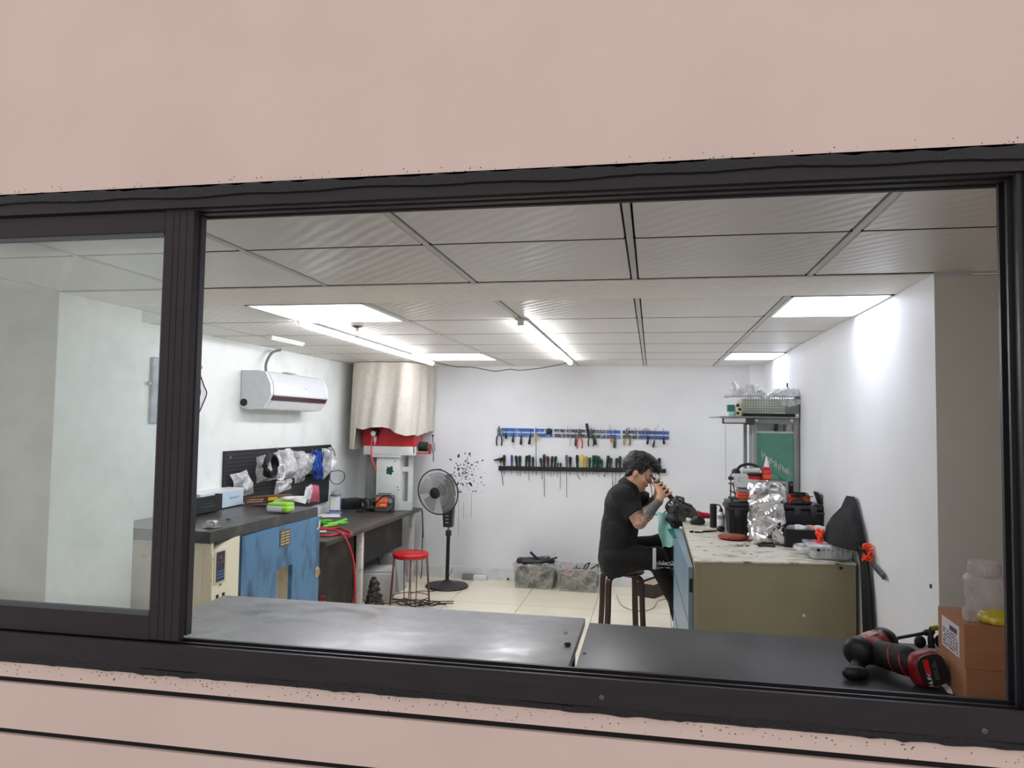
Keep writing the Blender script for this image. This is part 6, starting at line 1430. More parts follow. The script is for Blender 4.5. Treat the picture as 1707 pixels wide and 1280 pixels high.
# black jacket against the wall with orange cords and a long hanging strap
cen = aY(1410, 893, 3.74)
ROW = [(0, 1413, 826, 1424, 828, 0), (.06, 1409, 829, 1427, 832, .012), (.2, 1402, 845, 1431, 848, .04), (.42, 1386, 861, 1435, 866, .07), (.62, 1377, 876, 1439, 884, .09), (.82, 1374, 896, 1442, 902, .10), (.95, 1373, 910, 1443, 914, .09), (1, 1376, 913, 1441, 919, .05)]
def jrow(v):
    for r0_, r1_ in zip(ROW, ROW[1:]):
        if v <= r1_[0]: f = (v-r0_[0])/(r1_[0]-r0_[0]); return [a_+(b_-a_)*f for a_, b_ in zip(r0_, r1_)]
    return list(ROW[-1])
def jside(u, v, front):
    _, xl_, yl_, xr_, yr_, bl = jrow(v)
    L_ = aY(xl_, yl_, 3.86 if v > .3 else 3.86-.08*(.3-v)); L_.x = min(L_.x, .925); Rr_ = aX(xr_, yr_, .934)
    p = L_.lerp(Rr_, u); s_ = math.sin(math.pi*u)**.7
    if front:
        p += Vector((-.25, -.9, 0))*(bl*s_) + Vector((0, -1, 0))*s_*(.006*math.sin(u*9+v*7)+.010*math.sin(v*26-u*5)*max(0, v-.55)+.007*math.sin(u*15-v*9))
    else: p += Vector((.5, .5, 0))*(bl*.35*s_)
    p.x = min(p.x, .937); p.z = max(p.z, zq+.018); return p
q = MB(); q.sheet(lambda u, v: jside(u, v, True), 34, 40); q.sheet(lambda u, v: jside(u, v, False), 34, 40)
bmesh.ops.remove_doubles(q.bm, verts=list(q.bm.verts), dist=.0008)
t = thing('jacket', 'black cloth jacket slumped against the right wall at the desk corner', 'jacket', (cen.x, cen.y, ZD))
M_jk = mat('black_cloth', (19, 19, 21), .85, bump=.05, bscale=300)
q.build('cloth', M_jk, t, smooth=60)
st = [aX(1437, 912, .905), aX(1442, 940, .932), aX(1446, 985, .934), aX(1450.5, 1046, .936), aX(1454, 1100, .937)]
sp = spline(st, 8); 
q = MB(); n_ = len(sp)
def strapf(u, v):
    i = min(int(v*(n_-1)), n_-2); f = v*(n_-1)-i; p = sp[i].lerp(sp[i+1], f); w_ = .062+.016*v; return Vector((min(.940, p.x+.004*math.sin(u*7+v*5)-.004), p.y-(u-.5)*2*w_, p.z))
q.sheet(strapf, 12, 40, .006).build('strap', M_jk, t)
for (cx, cy, X_, sd) in ((1369, 896, None, 2), (1449, 923, .928, 5)):
    c = aX(cx, cy, X_) if X_ else aY(cx, cy, 3.83); q = MB(); rg = random.Random(sd)
    for k in range(7):
        P = [c+Vector((rg.uniform(-.025, .012), rg.uniform(-.02, .02), rg.uniform(-.035, .04))) for _ in range(4)]
        if X_: P = [Vector((min(p.x, .938), p.y, p.z)) for p in P]
        q.tube(spline(P, 5), .0055, 6)
    q.build('orange_cord', mat('neon_orange', (250, 78, 36), .5), t)
a_, b_ = aX(1453, 938, .934), aX(1474, 962, .936)
t = thing('utility_knife', 'grey handled knife pushed against the right wall beside the black jacket', 'knife', a_.lerp(b_, .5))
d = b_-a_; rot = frame(d, (1, 0, 0)); MB().obox(a_.lerp(b_, .5), (d.length, .024, .012), rot, .004).build('handle', mat('slate_handle', (78, 82, 84), .4), t); MB().obox(b_+d.normalized()*.008, (.03, .012, .002), rot).build('blade', M_steel, t)
for k in range(4): MB().obox(a_.lerp(b_, .25+.15*k)-Vector((.0065, 0, 0)), (.006, .016, .002), rot, .0008).build('grip_rib', M_dark, t)

# ================================================================== glass fronted frame in the far right corner
yR = 5.08
M_alu = mat('dull_aluminium', (150, 152, 150), .45, .3, rgb2=(136, 138, 136), scale=6)
def X_(px, Y, py=770): return aY(px, py, Y).x
def Z_(py, Y, px=1290): return aY(px, py, Y).z
xl0, xl1, xr0, xr1 = X_(1256, yR), X_(1262, yR), X_(1323.5, yR), min(X_(1335.5, yR), XR-.006)
zt0, zt1 = Z_(707, yR), Z_(697, yR)
t = thing('glass_frame', 'grey metal frame with a green glass front in the far right corner', 'frame cabinet', ((xl0+xr1)/2, yR+.3, 0))
for xa, xb in ((xl0, xl1), (xr0, xr1)):
    for ya_ in (yR, yR+.52): MB().box(xa, xb, ya_, ya_+.05, 0, zt1, .002).build('post', M_alu, t)
MB().box(xl0, xr1, yR-.002, yR+.05, zt0, zt1, .002).build('top_rail', M_alu, t); MB().box(xl0, xr1, yR+.52, yR+.57, zt0, zt1).build('top_rail', M_alu, t)
for px in (1261, 1320): MB().lathe([(.011, 0), (.010, .004), (0, .006)], aY(px, 700.5, yR-.003), (0, -1, 0), 14).build('bolt', M_white, t)
gz = Z_(722, yR+.01)
M_gg = plastic('green_glass', (70, 150, 124), .80, .05, wsc=2.5)
MB().box(xl1, xr0, yR+.012, yR+.018, .70, gz).build('glass', M_gg, t); MB().box(xl1, xr0, yR+.010, yR+.02, gz, gz+.012).build('glass_edge', mat('pale_lilac_edge', (206, 208, 218), .3), t)
MB().box(xl1, xr0, yR+.40, yR+.41, .70, zt0).build('back_sheet', mat('back_sheet_white', (208, 212, 218), .5), t)
MB().box(xl1+.012, xr0-.01, yR+.2, yR+.39, .70, 1.02).build('inner_tank', mat('dark_teal_tank', (28, 110, 84), .3), t)
q = MB(); rg = random.Random(3)
for k in range(17):
    x, y = 1270+k*2.8, 755+k*1.7+rg.uniform(-6, 4); p = aY(x, y, yR+.0105); q.tube(spline([p, p+Vector((rg.uniform(-.004, .006), 0, -.018)), p+Vector((rg.uniform(-.006, .01), 0, -.03-rg.uniform(0, .01)))], 4), .0016, 5)
q.build('chalk_strokes', M_paper, t)
cc = aY(1293.5, 712, yR-.005); q = MB(); q.box(cc.x-.012, cc.x+.014, yR-.02, yR, cc.z-.005, cc.z+.022, .004); q.ell(cc+Vector((-.004, -.008, -.012)), (.016, .012, .014)); q.build('clip', M_black, t)
# slanted shelf plate with a lamp bar below
zp = Z_(694, yR); xs0 = X_(1190, yR-.02, 693)
t = thing('shelf_plate', 'thin grey shelf plate sticking out left on top of the glass frame', 'shelf', ((xs0+xr1)/2, yR+.3, zp-.004))
MB().prism([(xs0+.04, yR-.06, zt1+.001), (xr1, yR-.03, zt1+.001), (xr1, yR+.58, zt1+.001), (xs0, yR+.45, zt1+.001)], (0, 0, .008)).build('plate', mat('plate_grey', (150, 152, 150), .4, .2), t, smooth=0)
zsh = zt1+.010
q = MB(); xa, xb = X_(1206, yR-.02, 703), X_(1243, yR-.02, 703)
t = thing('lamp_bar', 'white lamp bar fixed under the left end of the grey shelf plate', 'lamp', ((xa+xb)/2, yR-.01, zt1-.04)); MB().box(xa, xb, yR-.04, yR+.03, zt1-.034, zt1-.001, .005).build('housing', M_white, t)
q = MB(); q.box(xa-.004, xb+.03, yR-.042, yR+.032, zt1-.04, zt1-.034); q.box(xa-.006, xa, yR-.042, yR+.032, zt1-.04, zt1-.004); q.build('rim', M_dark, t); MB().box(xb, xb+.052, yR-.045, yR-.004, zt1-.045, zt1-.001, .004).build('end_block', M_dark, t)
# black tray, perforated supply box, plastic bags on top
xa, xb = X_(1240, yR-.02, 692), X_(1325, yR-.02, 692); z2_ = Z_(690, yR-.02)
t = thing('flat_tray', 'flat black tray on the shelf plate under the perforated box', 'tray', ((xa+xb)/2, yR+.1, zsh)); MB().box(xa, xb, yR-.02, yR+.3, zsh, z2_+.0, .002).build('tray', M_black2, t); MB().box(xb+.004, xr1-.004, yR-.02, yR+.3, zsh, z2_).build('white_block', M_white, t)
xa, xb, z3_ = X_(1237, yR-.02, 680), min(X_(1338.5, yR-.02, 680), XR-.008), Z_(665, yR-.02)
t = thing('supply_box', 'perforated steel power supply box on top of the glass frame', 'supply box', ((xa+xb)/2, yR+.1, z2_))
MB().box(xa, xb, yR-.02, yR+.28, z2_+.001, z3_, .002).build('case', mat('galvanised_sheet', (176, 182, 172), .4, .5, rgb2=(160, 166, 150), scale=8), t)
q = MB()
for i in range(17):
    for j in range(6): q.lathe([(.0042, 0), (.004, .0006), (0, .0006)], (xa+.022+i*.0165, yR-.0202, z2_+.018+j*.0165), (0, -1, 0), 6)
q.build('perforation', mat('perforation_grey', (96, 104, 92), .6), t); MB().box(xb-.085, xb, yR-.0215, yR-.0195, z2_+.002, z3_-.001).build('plain_flange', mat('flange_grey', (112, 118, 110), .4, .4), t)
c = Vector((xa-.012, yR-.03, zsh))
t = thing('relay_module', 'cream and black relay module at the left of the perforated box', 'module', c); MB().box(c.x-.03, c.x+.008, yR-.045, yR+.02, zsh+.001, zsh+.085, .004).build('body', mat('cream_module', (220, 216, 176), .4), t)
for k in range(3): MB().lathe([(.010, 0), (.009, .006), (0, .007)], (c.x-.018+.012*(k % 2), yR-.046, zsh+.02+.025*k), (0, -1, 0), 12).build('terminal', M_black, t)
t = thing('teal_block', 'small teal block beside the relay module on the shelf plate', 'block', c-Vector((.06, 0, 0))); MB().box(c.x-.082, c.x-.036, yR-.03, yR+.02, zsh+.03, zsh+.075, .003).build('block', mat('teal_plastic', (52, 118, 118), .4), t); MB().box(c.x-.07, c.x-.034, yR-.04, yR+.02, zsh+.001, zsh+.03, .003).build('foot', mat('pale_aqua', (160, 216, 206), .4), t)
M_bagf = plastic('white_bag_film', (240, 240, 246), .62, .25, wsc=10)
def crumple(name, label, x0, x1, ya_, yb_, zf_, hgt, seed):
    """a crumpled film bag: ridged sheets lying over one another"""
    rg = random.Random(seed); q = MB()
    for layer in range(3):
        ph = [(rg.uniform(-1, 1), rg.uniform(-1, 1), rg.uniform(0, 6)) for _ in range(7)]
        k = 1-.22*layer
        def fn(u, v):
            r_ = sum(abs(math.sin((a*u*9+b_*v*7)*1.2+p)) for a, b_, p in ph)/7
            e = min(1, 5*min(u, 1-u)+.25)*min(1, 4*min(v, 1-v)+.2)
            x = x0+(x1-x0)*(u-.02*layer)+.012*math.sin(v*7+seed+layer); 
            return Vector((min(x, XR-.004), ya_+(yb_-ya_)*v+.01*math.sin(u*9+layer), zf_+.003+max(0, (r_-.25))*hgt*1.9*e*k+.004*layer))
        q.sheet(fn, 22, 14)
    return tag(q.build(name, M_bagf, smooth=20), label, 'plastic bag')
zB3 = z3_+.002
crumple('plastic_bag', 'white crumpled plastic bag on the left end of the perforated box', aY(1216, 660, yR).x, aY(1282, 660, yR).x, yR-.03, yR+.2, zB3, .085, 3)
crumple('plastic_bag', 'clear crumpled plastic bag on the right end of the perforated box', aY(1284, 660, yR).x, aY(1347, 660, yR).x, yR-.03, yR+.2, zB3, .07, 8)
P = [aY(x, y, yR-.024) for x, y in ((1293, 666), (1340, 666), (1338, 672), (1315, 679), (1306, 676))]
tag(MB().prism(P, (0, -.002, 0)).build('bag_flap', plastic('flap_film', (238, 238, 240), .5)), 'triangle of clear film folded down over the front of the perforated box', 'film')
tag(MB().tube([aY(1209, 709, yR), aY(1209.5, 740, yR), aY(1210, 800, yR+.02)], .0016, 5).build('pull_string', M_grey), 'thin grey string hanging from the lamp bar', 'string')
tag(MB().obox((XR-.004, aX(1313, 642, XR).y, aX(1313, 642, XR).z), (.006, .02, .03), None, .002).build('wall_clip', M_black), 'tiny black clip on the right wall above the plastic bags', 'clip')
c = aX(1553, 1000, XR); tag(MB().lathe([(.008, 0), (.007, .004), (0, .006)], Vector((XR, 2.80, aX(1549, 975, XR).z)), (-1, 0, 0), 10).build('wall_nail', M_dark), 'dark nail head in the edge of the right wall', 'nail')

# ================================================================== tool rails on the back wall
def bw(x, y, off=.02): return aY(x, y, YB-off)
M_rblue = mat('rail_blue', (50, 96, 176), .4, rgb2=(120, 150, 196), scale=30, mix=(.5, .7)); M_rwhite = mat('rail_white', (214, 220, 226), .3, .4); M_rdark = mat('rail_dark', (62, 66, 82), .45, rgb2=(150, 154, 160), scale=50, mix=(.5, .62))
def rail_seg(xa, xb, ya, yb_, m, name, par, off0, off1, dy=0):
    a, b = aY(xa, 716, YB), aY(xb, 716, YB); f = lambda x, y: aY(x, y, YB-off1)
    def ln(x, k): return k+(x-826)*.0207
    q = MB(); q.prism([f(xa, ln(xa, ya)), f(xb, ln(xb, ya)), f(xb, ln(xb, yb_)), f(xa, ln(xa, yb_))], (0, off1-off0, 0)); return q.build(name, m, par, smooth=0)
t = thing('tool_rail', 'blue and white magnetic rail, the upper of the two tool rails on the back wall', 'tool rail', bw(970, 722, 0))
rail_seg(828, 1115, 714, 726, M_rwhite, 'back_strip', t, .0005, .008)
segs = [(836, 862, M_rblue), (863, 890, M_rblue), (892, 921, M_rblue), (924, 943, M_rdark), (944, 976, M_rdark), (977, 1010, M_rdark), (1011, 1034, M_rblue), (1038, 1062, M_rdark), (1064, 1115, mat('rail_navy', (70, 92, 160), .4))]
for a, b, m in segs:
    rail_seg(a, b, 713, 718.5, m, 'magnet_strip', t, .008, .013); rail_seg(a, b, 721, 726.5, m, 'magnet_strip', t, .008, .013)
t = thing('tool_rail', 'black rail full of screwdrivers, the lower of the two tool rails on the back wall', 'tool rail', bw(970, 785, 0))
f = lambda x, y, o: aY(x, y, YB-o)
q = MB(); q.prism([f(831, 776.5, .03), f(1110, 781.5, .03), f(1110, 788, .03), f(831, 783.5, .03)], (0, .008, 0)); q.build('front_lip', M_black, t, smooth=0)
q = MB(); q.prism([f(831, 783.0, .03), f(1110, 787.5, .03), f(1110, 788.3, .03), f(831, 784, .03)], (0, .0295, 0)); q.prism([f(831, 776.5, .004), f(1110, 781.5, .004), f(1110, 788, .004), f(831, 783.5, .004)], (0, .0035, 0)); q.build('channel', M_black, t, smooth=0)

def handle_prof(L, r): return [(0, 0), (r*.7, .002), (r*.98, L*.12), (r, L*.35), (r*.80, L*.62), (r*.62, L*.80), (r*.80, L*.93), (r*.55, L), (0, L)]
def driver(name, label, hx, hy0, hx1, hy1, sx, sy, m, r=.0125, group=None, off=.017, tip=None, hang=False, rs=.0026):
    """handle from its free end (hx,hy0) to its collar (hx1,hy1), shaft on to (sx,sy)"""
    a, b, c = bw(hx, hy0, off), bw(hx1, hy1, off), bw(sx, sy, off)
    t = thing(name, label, 'screwdriver', c if not hang else a, group)
    d = (b-a); L = d.length
    MB().lathe(handle_prof(L, r), a, d, 14).build('handle', m, t)
    q = MB(); q.cyl(b, c, rs, seg=8)
    if tip: q.ell(c, tip)
    q.build('shaft', mat('tool_steel', (120, 122, 124), .3, .9), t)
    return t
M_dg = mat('dark_green_handle', (26, 44, 38), .4); M_bk = mat('black_handle', (28, 30, 32), .4); M_bl = mat('royal_blue_handle', (40, 56, 140), .35); M_yl = mat('yellow_handle', (222, 190, 50), .35); M_yd = mat('dull_yellow_handle', (170, 156, 70), .4); M_gn = mat('bottle_green_handle', (10, 70, 50), .35); M_gy = mat('grey_handle', (96, 98, 102), .4); M_rb = mat('red_black_handle', (84, 30, 34), .4); M_ol = mat('olive_handle', (66, 72, 52), .4); M_or = mat('orange_handle', (216, 110, 60), .4)
LOW = [(840.5, 758, 840.5, 776, 840.5, 792, M_bk, .014, 'black'), (853, 758, 853, 777, 852.5, 791, M_bl, .011, 'royal blue'), (860, 759, 861.5, 777, 863, 792, M_dg, .014, 'dark green'), (866.5, 759, 866.5, 777, 867.5, 794, M_dg, .014, 'dark green'),
  (878, 759, 876.5, 777, 875, 790, M_dg, .013, 'dark green'), (882.5, 758, 882.3, 778, 881.5, 801, M_dg, .0135, 'dark green'), (888.5, 761, 888.3, 777, 887.7, 792, M_dg, .012, 'short dark green'), (901, 763, 902.5, 777, 904, 799, M_dg, .012, 'slim dark green'),
  (907, 757, 907.2, 778, 907.5, 828, M_dg, .0145, 'tall dark green, long-shafted'), (913, 760, 913.4, 777, 913.6, 792, M_rb, .0135, 'red and black'), (920.5, 760, 919.5, 778, 918.5, 794.5, M_dg, .0135, 'dark green'), (926.5, 760, 925, 778, 922.5, 793, M_dg, .013, 'dark green'),
  (930, 771, 929.7, 779, 929.3, 796, M_dg, .009, 'tiny dark green'), (934.5, 771, 934.3, 780, 933.7, 815, M_dg, .009, 'tiny dark green, thin-shafted'), (944.3, 758, 944.5, 778, 944.6, 829, M_gy, .0135, 'grey, very long-shafted'), (950.5, 761, 950.5, 778, 950, 793, M_bk, .014, 'stubby black'),
  (962, 758, 962.2, 779, 962.4, 792, M_bk, .0145, 'black, bent-shafted'), (970, 757.5, 971.3, 779, 972, 794, M_yl, .0145, 'bright yellow'), (977, 760, 977.2, 779, 977.3, 795, M_yd, .0135, 'dull yellow'), (983, 762, 982.8, 779, 982.6, 789, M_gn, .012, 'bottle green'),
  (989.5, 758.5, 988.8, 780, 988, 791, M_gn, .0145, 'bottle green'), (994.0, 758.5, 994.2, 780, 994.5, 790, M_gn, .0135, 'bottle green'), (998.5, 760, 998.3, 780, 998.2, 795, M_gn, .0125, 'bottle green'), (1003, 765, 1003, 781, 1003, 788, M_dg, .011, 'short dark green'),
  (1014, 759, 1011.5, 780, 1007.5, 793, M_dg, .014, 'leaning dark green'), (1019, 763, 1016.5, 780, 1012.5, 790, M_dg, .0125, 'leaning dark green'), (1028, 763, 1027, 781, 1025.5, 812, M_dg, .0125, 'long-shafted dark green'), (1033.5, 760, 1033.3, 781, 1033, 808, M_dg, .0135, 'long-shafted dark green'),
  (1042, 763, 1042, 781, 1042, 796, M_bk, .0125, 'black'), (1092.5, 765, 1092.8, 783, 1093, 800, M_bk, .0125, 'black'), (1099, 763, 1099, 783, 1099.3, 802, M_bk, .014, 'black')]
for i, (hx, h0, hx1, h1, sx, sy, m, r, w_) in enumerate(LOW):
    tip = (.007, .007, .012) if abs(sx-1007.5) < .1 else None
    t = driver('screwdriver', f'{w_} screwdriver, {ORD[i]} from the left end of the black rail', hx, h0, hx1, h1, sx, sy, m, r, 'screwdrivers on the black rail', tip=tip)
    if abs(sx-962.4) < .1: MB().tube([bw(962.4, 791, .017), bw(962.6, 793, .017), bw(967, 799, .017)], .003, 8).build('bent_tip', M_bk, t)
t = thing('air_gun', 'black pistol shaped tool at the left end of the black rail', 'tool', bw(838, 808, .017))
q = SDF(bw(830, 768, .06)-Vector((.08, .02, .06)), bw(830, 768, .0)+Vector((.09, .03, .06)), .004); q.cap(bw(824, 767, .022), bw(837, 764.5, .022), .007, .013, .008).cap(bw(836, 765, .022), bw(834.5, 770, .022), .013, .009, .008); q.build('body', M_bk, t)
MB().cyl(bw(834, 769, .017), bw(838.7, 808.5, .014), .0032, seg=8).build('shaft', MATS['tool_steel'], t)
t = thing('feeler_rod', 'thin upright steel rod with a dark sleeve, right of the middle of the black rail', 'rod', bw(1021.5, 815, .017)); MB().cyl(bw(1020.5, 776, .017), bw(1021.3, 812, .017), .0026, seg=8).build('shaft', MATS['tool_steel'], t); MB().cyl(bw(1021, 804, .017), bw(1021.2, 808, .017), .0042, seg=8).build('sleeve', M_bk, t)

# hanging from the blue rail
def hang_driver(label, x, y0, x1, y1, m, r=.011, ytop=714):
    return driver('screwdriver', label, x1, y1, x, y0, x+(x-x1)*.3, ytop, m, r, 'screwdrivers hanging from the blue rail', off=.026, hang=True)
HANG = [(843.5, 723, 843.7, 731.5, M_bk, .012, 'stubby black'), (855.5, 726, 855, 737.5, M_bk, .0115, 'black'), (868.8, 726, 868.2, 741.5, M_bk, .0115, 'black'), (884, 726, 882, 741, M_bk, .0125, 'leaning black'), (959.7, 728, 959.2, 744, M_ol, .011, 'dark olive'), (991, 727, 993, 742, M_dg, .011, 'leaning dark green'), (1018.5, 728, 1018.8, 737.5, M_or, .009, 'small orange'), (1024.5, 728, 1024.2, 747, M_ol, .0135, 'large olive'), (1080.5, 729, 1079, 741, M_bk, .0105, 'black'), (1091, 734, 1088.7, 746, M_bk, .0095, 'leaning black'), (1106, 729, 1107, 741, M_bk, .0105, 'black')]
for i, (x, y0, x1, y1, m, r, w_) in enumerate(HANG):
    hang_driver(f'{w_} screwdriver hanging handle down, {ORD[i]} from the left on the blue rail', x, y0, x1, y1, m, r)
def plier(label, x, ytop, yj, yb_, w, m):
    o = .026; t = thing('pliers', label, 'pliers', bw(x, yb_, o), 'pliers on the blue rail'); jt, jm = bw(x, ytop, o), bw(x, yj, o)
    for sg, nm in ((-1, 'jaw'), (1, 'jaw')): MB().tube([bw(x+sg*.4, ytop, o+sg*.004), bw(x+sg*1.7, (ytop+yj)/2, o+sg*.004), bw(x+sg*1.0, yj, o+sg*.004)], [.003, .008, .007], 8).build(nm, MATS['tool_steel'], t)
    MB().lathe([(.009, -.008), (.009, .008), (0, .009)], bw(x, yj, o), (0, -1, 0), 12).build('pivot', MATS['tool_steel'], t)
    for sg in (-1, 1): MB().tube(spline([bw(x+sg*.6, yj+1, o+sg*.004), bw(x+sg*w*.85, yj+(yb_-yj)*.35, o+sg*.004), bw(x+sg*w, yj+(yb_-yj)*.7, o+sg*.004), bw(x+sg*w*.85, yb_, o+sg*.004)], 5), [.005]*5+[.0062]*5+[.0065]*5+[.005], 8).build('handle', m, t)
plier('dark green handled pliers at the left end of the blue rail', 832, 710, 722, 743, 4.4, M_bk)
plier('red handled pliers left of the middle of the blue rail', 966, 714, 726, 747.5, 4.6, mat('brick_red_handle', (190, 72, 52), .4))
plier('black and green handled pliers right of the red handled pliers', 985, 714, 726, 744, 4.6, mat('black_green_handle', (36, 48, 32), .4))
plier('olive yellow handled pliers towards the right of the blue rail', 1044.7, 714, 726, 742.5, 4.9, mat('olive_yellow_handle', (128, 124, 58), .4))
t = thing('hook_rod', 'long thin yellow-handled rod hanging from the blue rail down to the black rail', 'rod', bw(894, 793, .036)); MB().cyl(bw(893.2, 712, .036), bw(894.2, 793, .036), .0034, seg=8).build('shaft', MATS['tool_steel'], t)
q = MB(); q.tube(spline([bw(889.5, 740, .036), bw(892, 728, .036), bw(894, 725, .036), bw(897, 727, .036), bw(901, 732, .036)], 5), .0045, 8); q.ell(bw(893.8, 730, .036), (.009, .009, .022)); q.build('handle', mat('straw_yellow', (206, 176, 92), .5), t)
def wires(name, label, paths, m, r=.003, cat='tool'):
    q = MB()
    for P in paths: q.tube(spline([bw(x, y, .024) for x, y in P], 4), r, 6)
    return tag(q.build(name, m), label, cat)
wires('wire_hook', 'thin bent wire hook hanging near the left of the blue rail', [((849, 718), (852, 730), (854, 740), (856.5, 748))], M_grey, .0022, 'hook')
wires('thin_file', 'thin green file hanging beside the dark green handled pliers', [((838.5, 714), (839, 726), (839.3, 736))], mat('green_grey', (96, 126, 110), .4), .0028, 'file')
wires('pick_tool', 'thin beaded pick hanging left of the red handled pliers', [((951.5, 712), (951, 726), (950.3, 743))], M_steel, .0025, 'pick')
wires('tweezers', 'pale tweezers across the blue rail left of its middle', [((938, 716), (942, 720), (945, 716)), ((940, 722), (944, 716), (946.5, 710))], M_steel, .003, 'tweezers')
wires('hex_key', 'pale hex key across the blue rail above the hanging yellow handle', [((905.5, 722), (909, 715.5))], M_white, .004, 'hex key')
wires('hex_key', 'second pale hex key just right of the first on the blue rail', [((908, 722.5), (911, 717))], M_white, .0035, 'hex key')
q = SDF(bw(915, 719, .05)-Vector((.06, .02, .06)), bw(915, 719, .0)+Vector((.06, .02, .06)), .004); q.ell(bw(915, 718, .026), (.026, .016, .024), .01).cap(bw(912, 722, .026), bw(919, 722, .026), .012, .008, .01); tag(q.build('angle_head', mat('black_green_metal', (28, 44, 40), .4)), 'dark rounded head sitting on the blue rail above its left half', 'tool')
t = thing('clamp_tool', 'black tool standing up above the middle of the blue rail', 'tool', bw(979, 726, .026)); MB().tube([bw(978, 707, .026), bw(978.6, 712, .026), bw(979.6, 720, .026), bw(981, 727, .026)], [.012, .014, .010, .007], 10).build('body', M_bk, t); MB().ell(bw(978, 707.5, .026), (.014, .012, .012)).build('knob', M_bk, t)
wires('hex_key_set', 'cluster of small steel keys on the blue rail right of the black standing tool', [((990+k*2.4, 715+(k*3) % 5), (992+k*2.4, 723-(k*2) % 4)) for k in range(9)], M_steel, .0024, 'keys')
wires('scissors', 'small open scissors on the blue rail left of the last clear stretch', [((1058.5, 713), (1060, 722), (1060.2, 731)), ((1064, 716), (1061, 722), (1057, 727))], MATS['tool_steel'], .0032, 'scissors')
wires('tweezers', 'crossed steel tweezers near the right end of the blue rail', [((1067, 726), (1073, 718), (1079, 713)), ((1069, 716), (1075, 721), (1079, 727)), ((1071, 727), (1078, 718), (1080, 715)), ((1073, 714), (1077, 722), (1076, 731))], MATS['tool_steel'], .0034, 'tweezers')
wires('wire_hook', 'pale wire hook standing above the blue rail over the small orange screwdriver', [((1014, 710), (1015.5, 708), (1017, 710), (1015.3, 715), (1015.5, 728))], M_steel, .002, 'hook')
wires('wire_hook', 'thin wire hook standing above the right end of the blue rail', [((1094, 716), (1096, 709), (1099, 709))], M_grey, .0016, 'hook')
wires('wire_hook', 'small wire hook above the olive yellow handled pliers', [((1046, 712.5), (1048, 714), (1047, 723)), ((1053, 726), (1052, 734), (1051, 741))], MATS['tool_steel'], .0026, 'hook')

# ================================================================== wooden stool and the person working at the desk
YP = 5.18
sc = aZ(1037, 948, .47); sc = Vector((sc.x, sc.y, 0)); zs = .47; rS_ = .150
M_bent = mat('dark_bentwood', (58, 34, 28), .35, rgb2=(42, 24, 20), scale=14, stretch=(6, 6, 1)); M_seatw = mat('worn_seat', (150, 142, 132), .4, rgb2=(96, 82, 70), scale=9)
t = thing('wooden_stool', 'round stool with dark bentwood legs under the seated person', 'stool', sc)
MB().lathe([(0, zs-.024), (rS_*.96, zs-.024), (rS_, zs-.018), (rS_, zs-.006), (rS_*.96, zs), (0, zs)], sc, seg=40).build('seat', M_seatw, t)
MB().lathe([(rS_*1.004, zs-.020), (rS_*1.012, zs-.014), (rS_*1.004, zs-.008)], sc, seg=40).build('seat_edge', M_bent, t)
for a in (-.55, 1.02, 2.59, 4.16):
    ra = Vector((math.cos(a), math.sin(a), 0)); ta = Vector((-ra.y, ra.x, 0))
    pts = spline([sc+ra*.03+Vector((0, 0, zs-.037)), sc+ra*.105+Vector((0, 0, zs-.037)), sc+ra*.148+Vector((0, 0, zs-.052)), sc+ra*.160+Vector((0, 0, zs-.10)), sc+ra*.165+Vector((0, 0, zs-.25)), sc+ra*.178+Vector((0, 0, .0))], 8)
    q = MB(); n_ = len(pts); V = []; 
    for i, p in enumerate(pts):
        d = (pts[min(i+1, n_-1)]-pts[max(i-1, 0)]).normalized(); nn = d.cross(ta).normalized()
        for su, sv in ((-1, -1), (1, -1), (1, 1), (-1, 1)): V.append(p+ta*(.017*su)+nn*(.011*sv))
    Fc = [(0, 1, 2, 3), tuple(4*(n_-1)+k for k in (3, 2, 1, 0))]
    for i in range(n_-1):
        for k in range(4): Fc.append((4*i+k, 4*i+(k+1) % 4, 4*i+4+(k+1) % 4, 4*i+4+k))
    for v in V: v.z = max(v.z, 0)
    q.mesh(V, Fc); q.build('leg', M_bent, t, smooth=40)

P_ = lambda x, y, Y: np.array(aY(x, y, Y))
hip = P_(1030, 921, YP); mid = P_(1033, 885, YP); chest = P_(1039, 846, YP); nb = P_(1049, 816, YP)
hd = P_(1063.5, 786, YP)
th = math.radians(24); hf = np.array([math.cos(th), -.04, -math.sin(th)]); hf /= np.linalg.norm(hf); hu = np.array([math.sin(th), 0, math.cos(th)]); hs = np.cross(hu, hf)      # face forward, up, towards +Y
def H(f_, s_, u_): return hd+hf*f_+hs*s_+hu*u_
shR, shL = P_(1037, 826, YP-.165), P_(1052, 822, YP+.165)
elR, wrR = P_(1066, 870, 4.965), P_(1098, 836, 5.045)
elL, wrL = P_(1084, 842, 5.40), P_(1096, 827, 5.235)
hpR, knR, anR = P_(1028, 930, YP-.095), P_(1093, 930, YP-.085), P_(1140, 1022, YP-.075)
hpL, knL, anL = P_(1034, 922, YP+.095), P_(1104, 908, YP+.16), P_(1138, 1010, YP+.17)
anR[2] = max(anR[2], .085); anL[2] = .085; anR[0] = min(anR[0], .21); anL[0] = min(anL[0], .21); knR[0] = min(knR[0], .06); knL[0] = min(knL[0], .075)
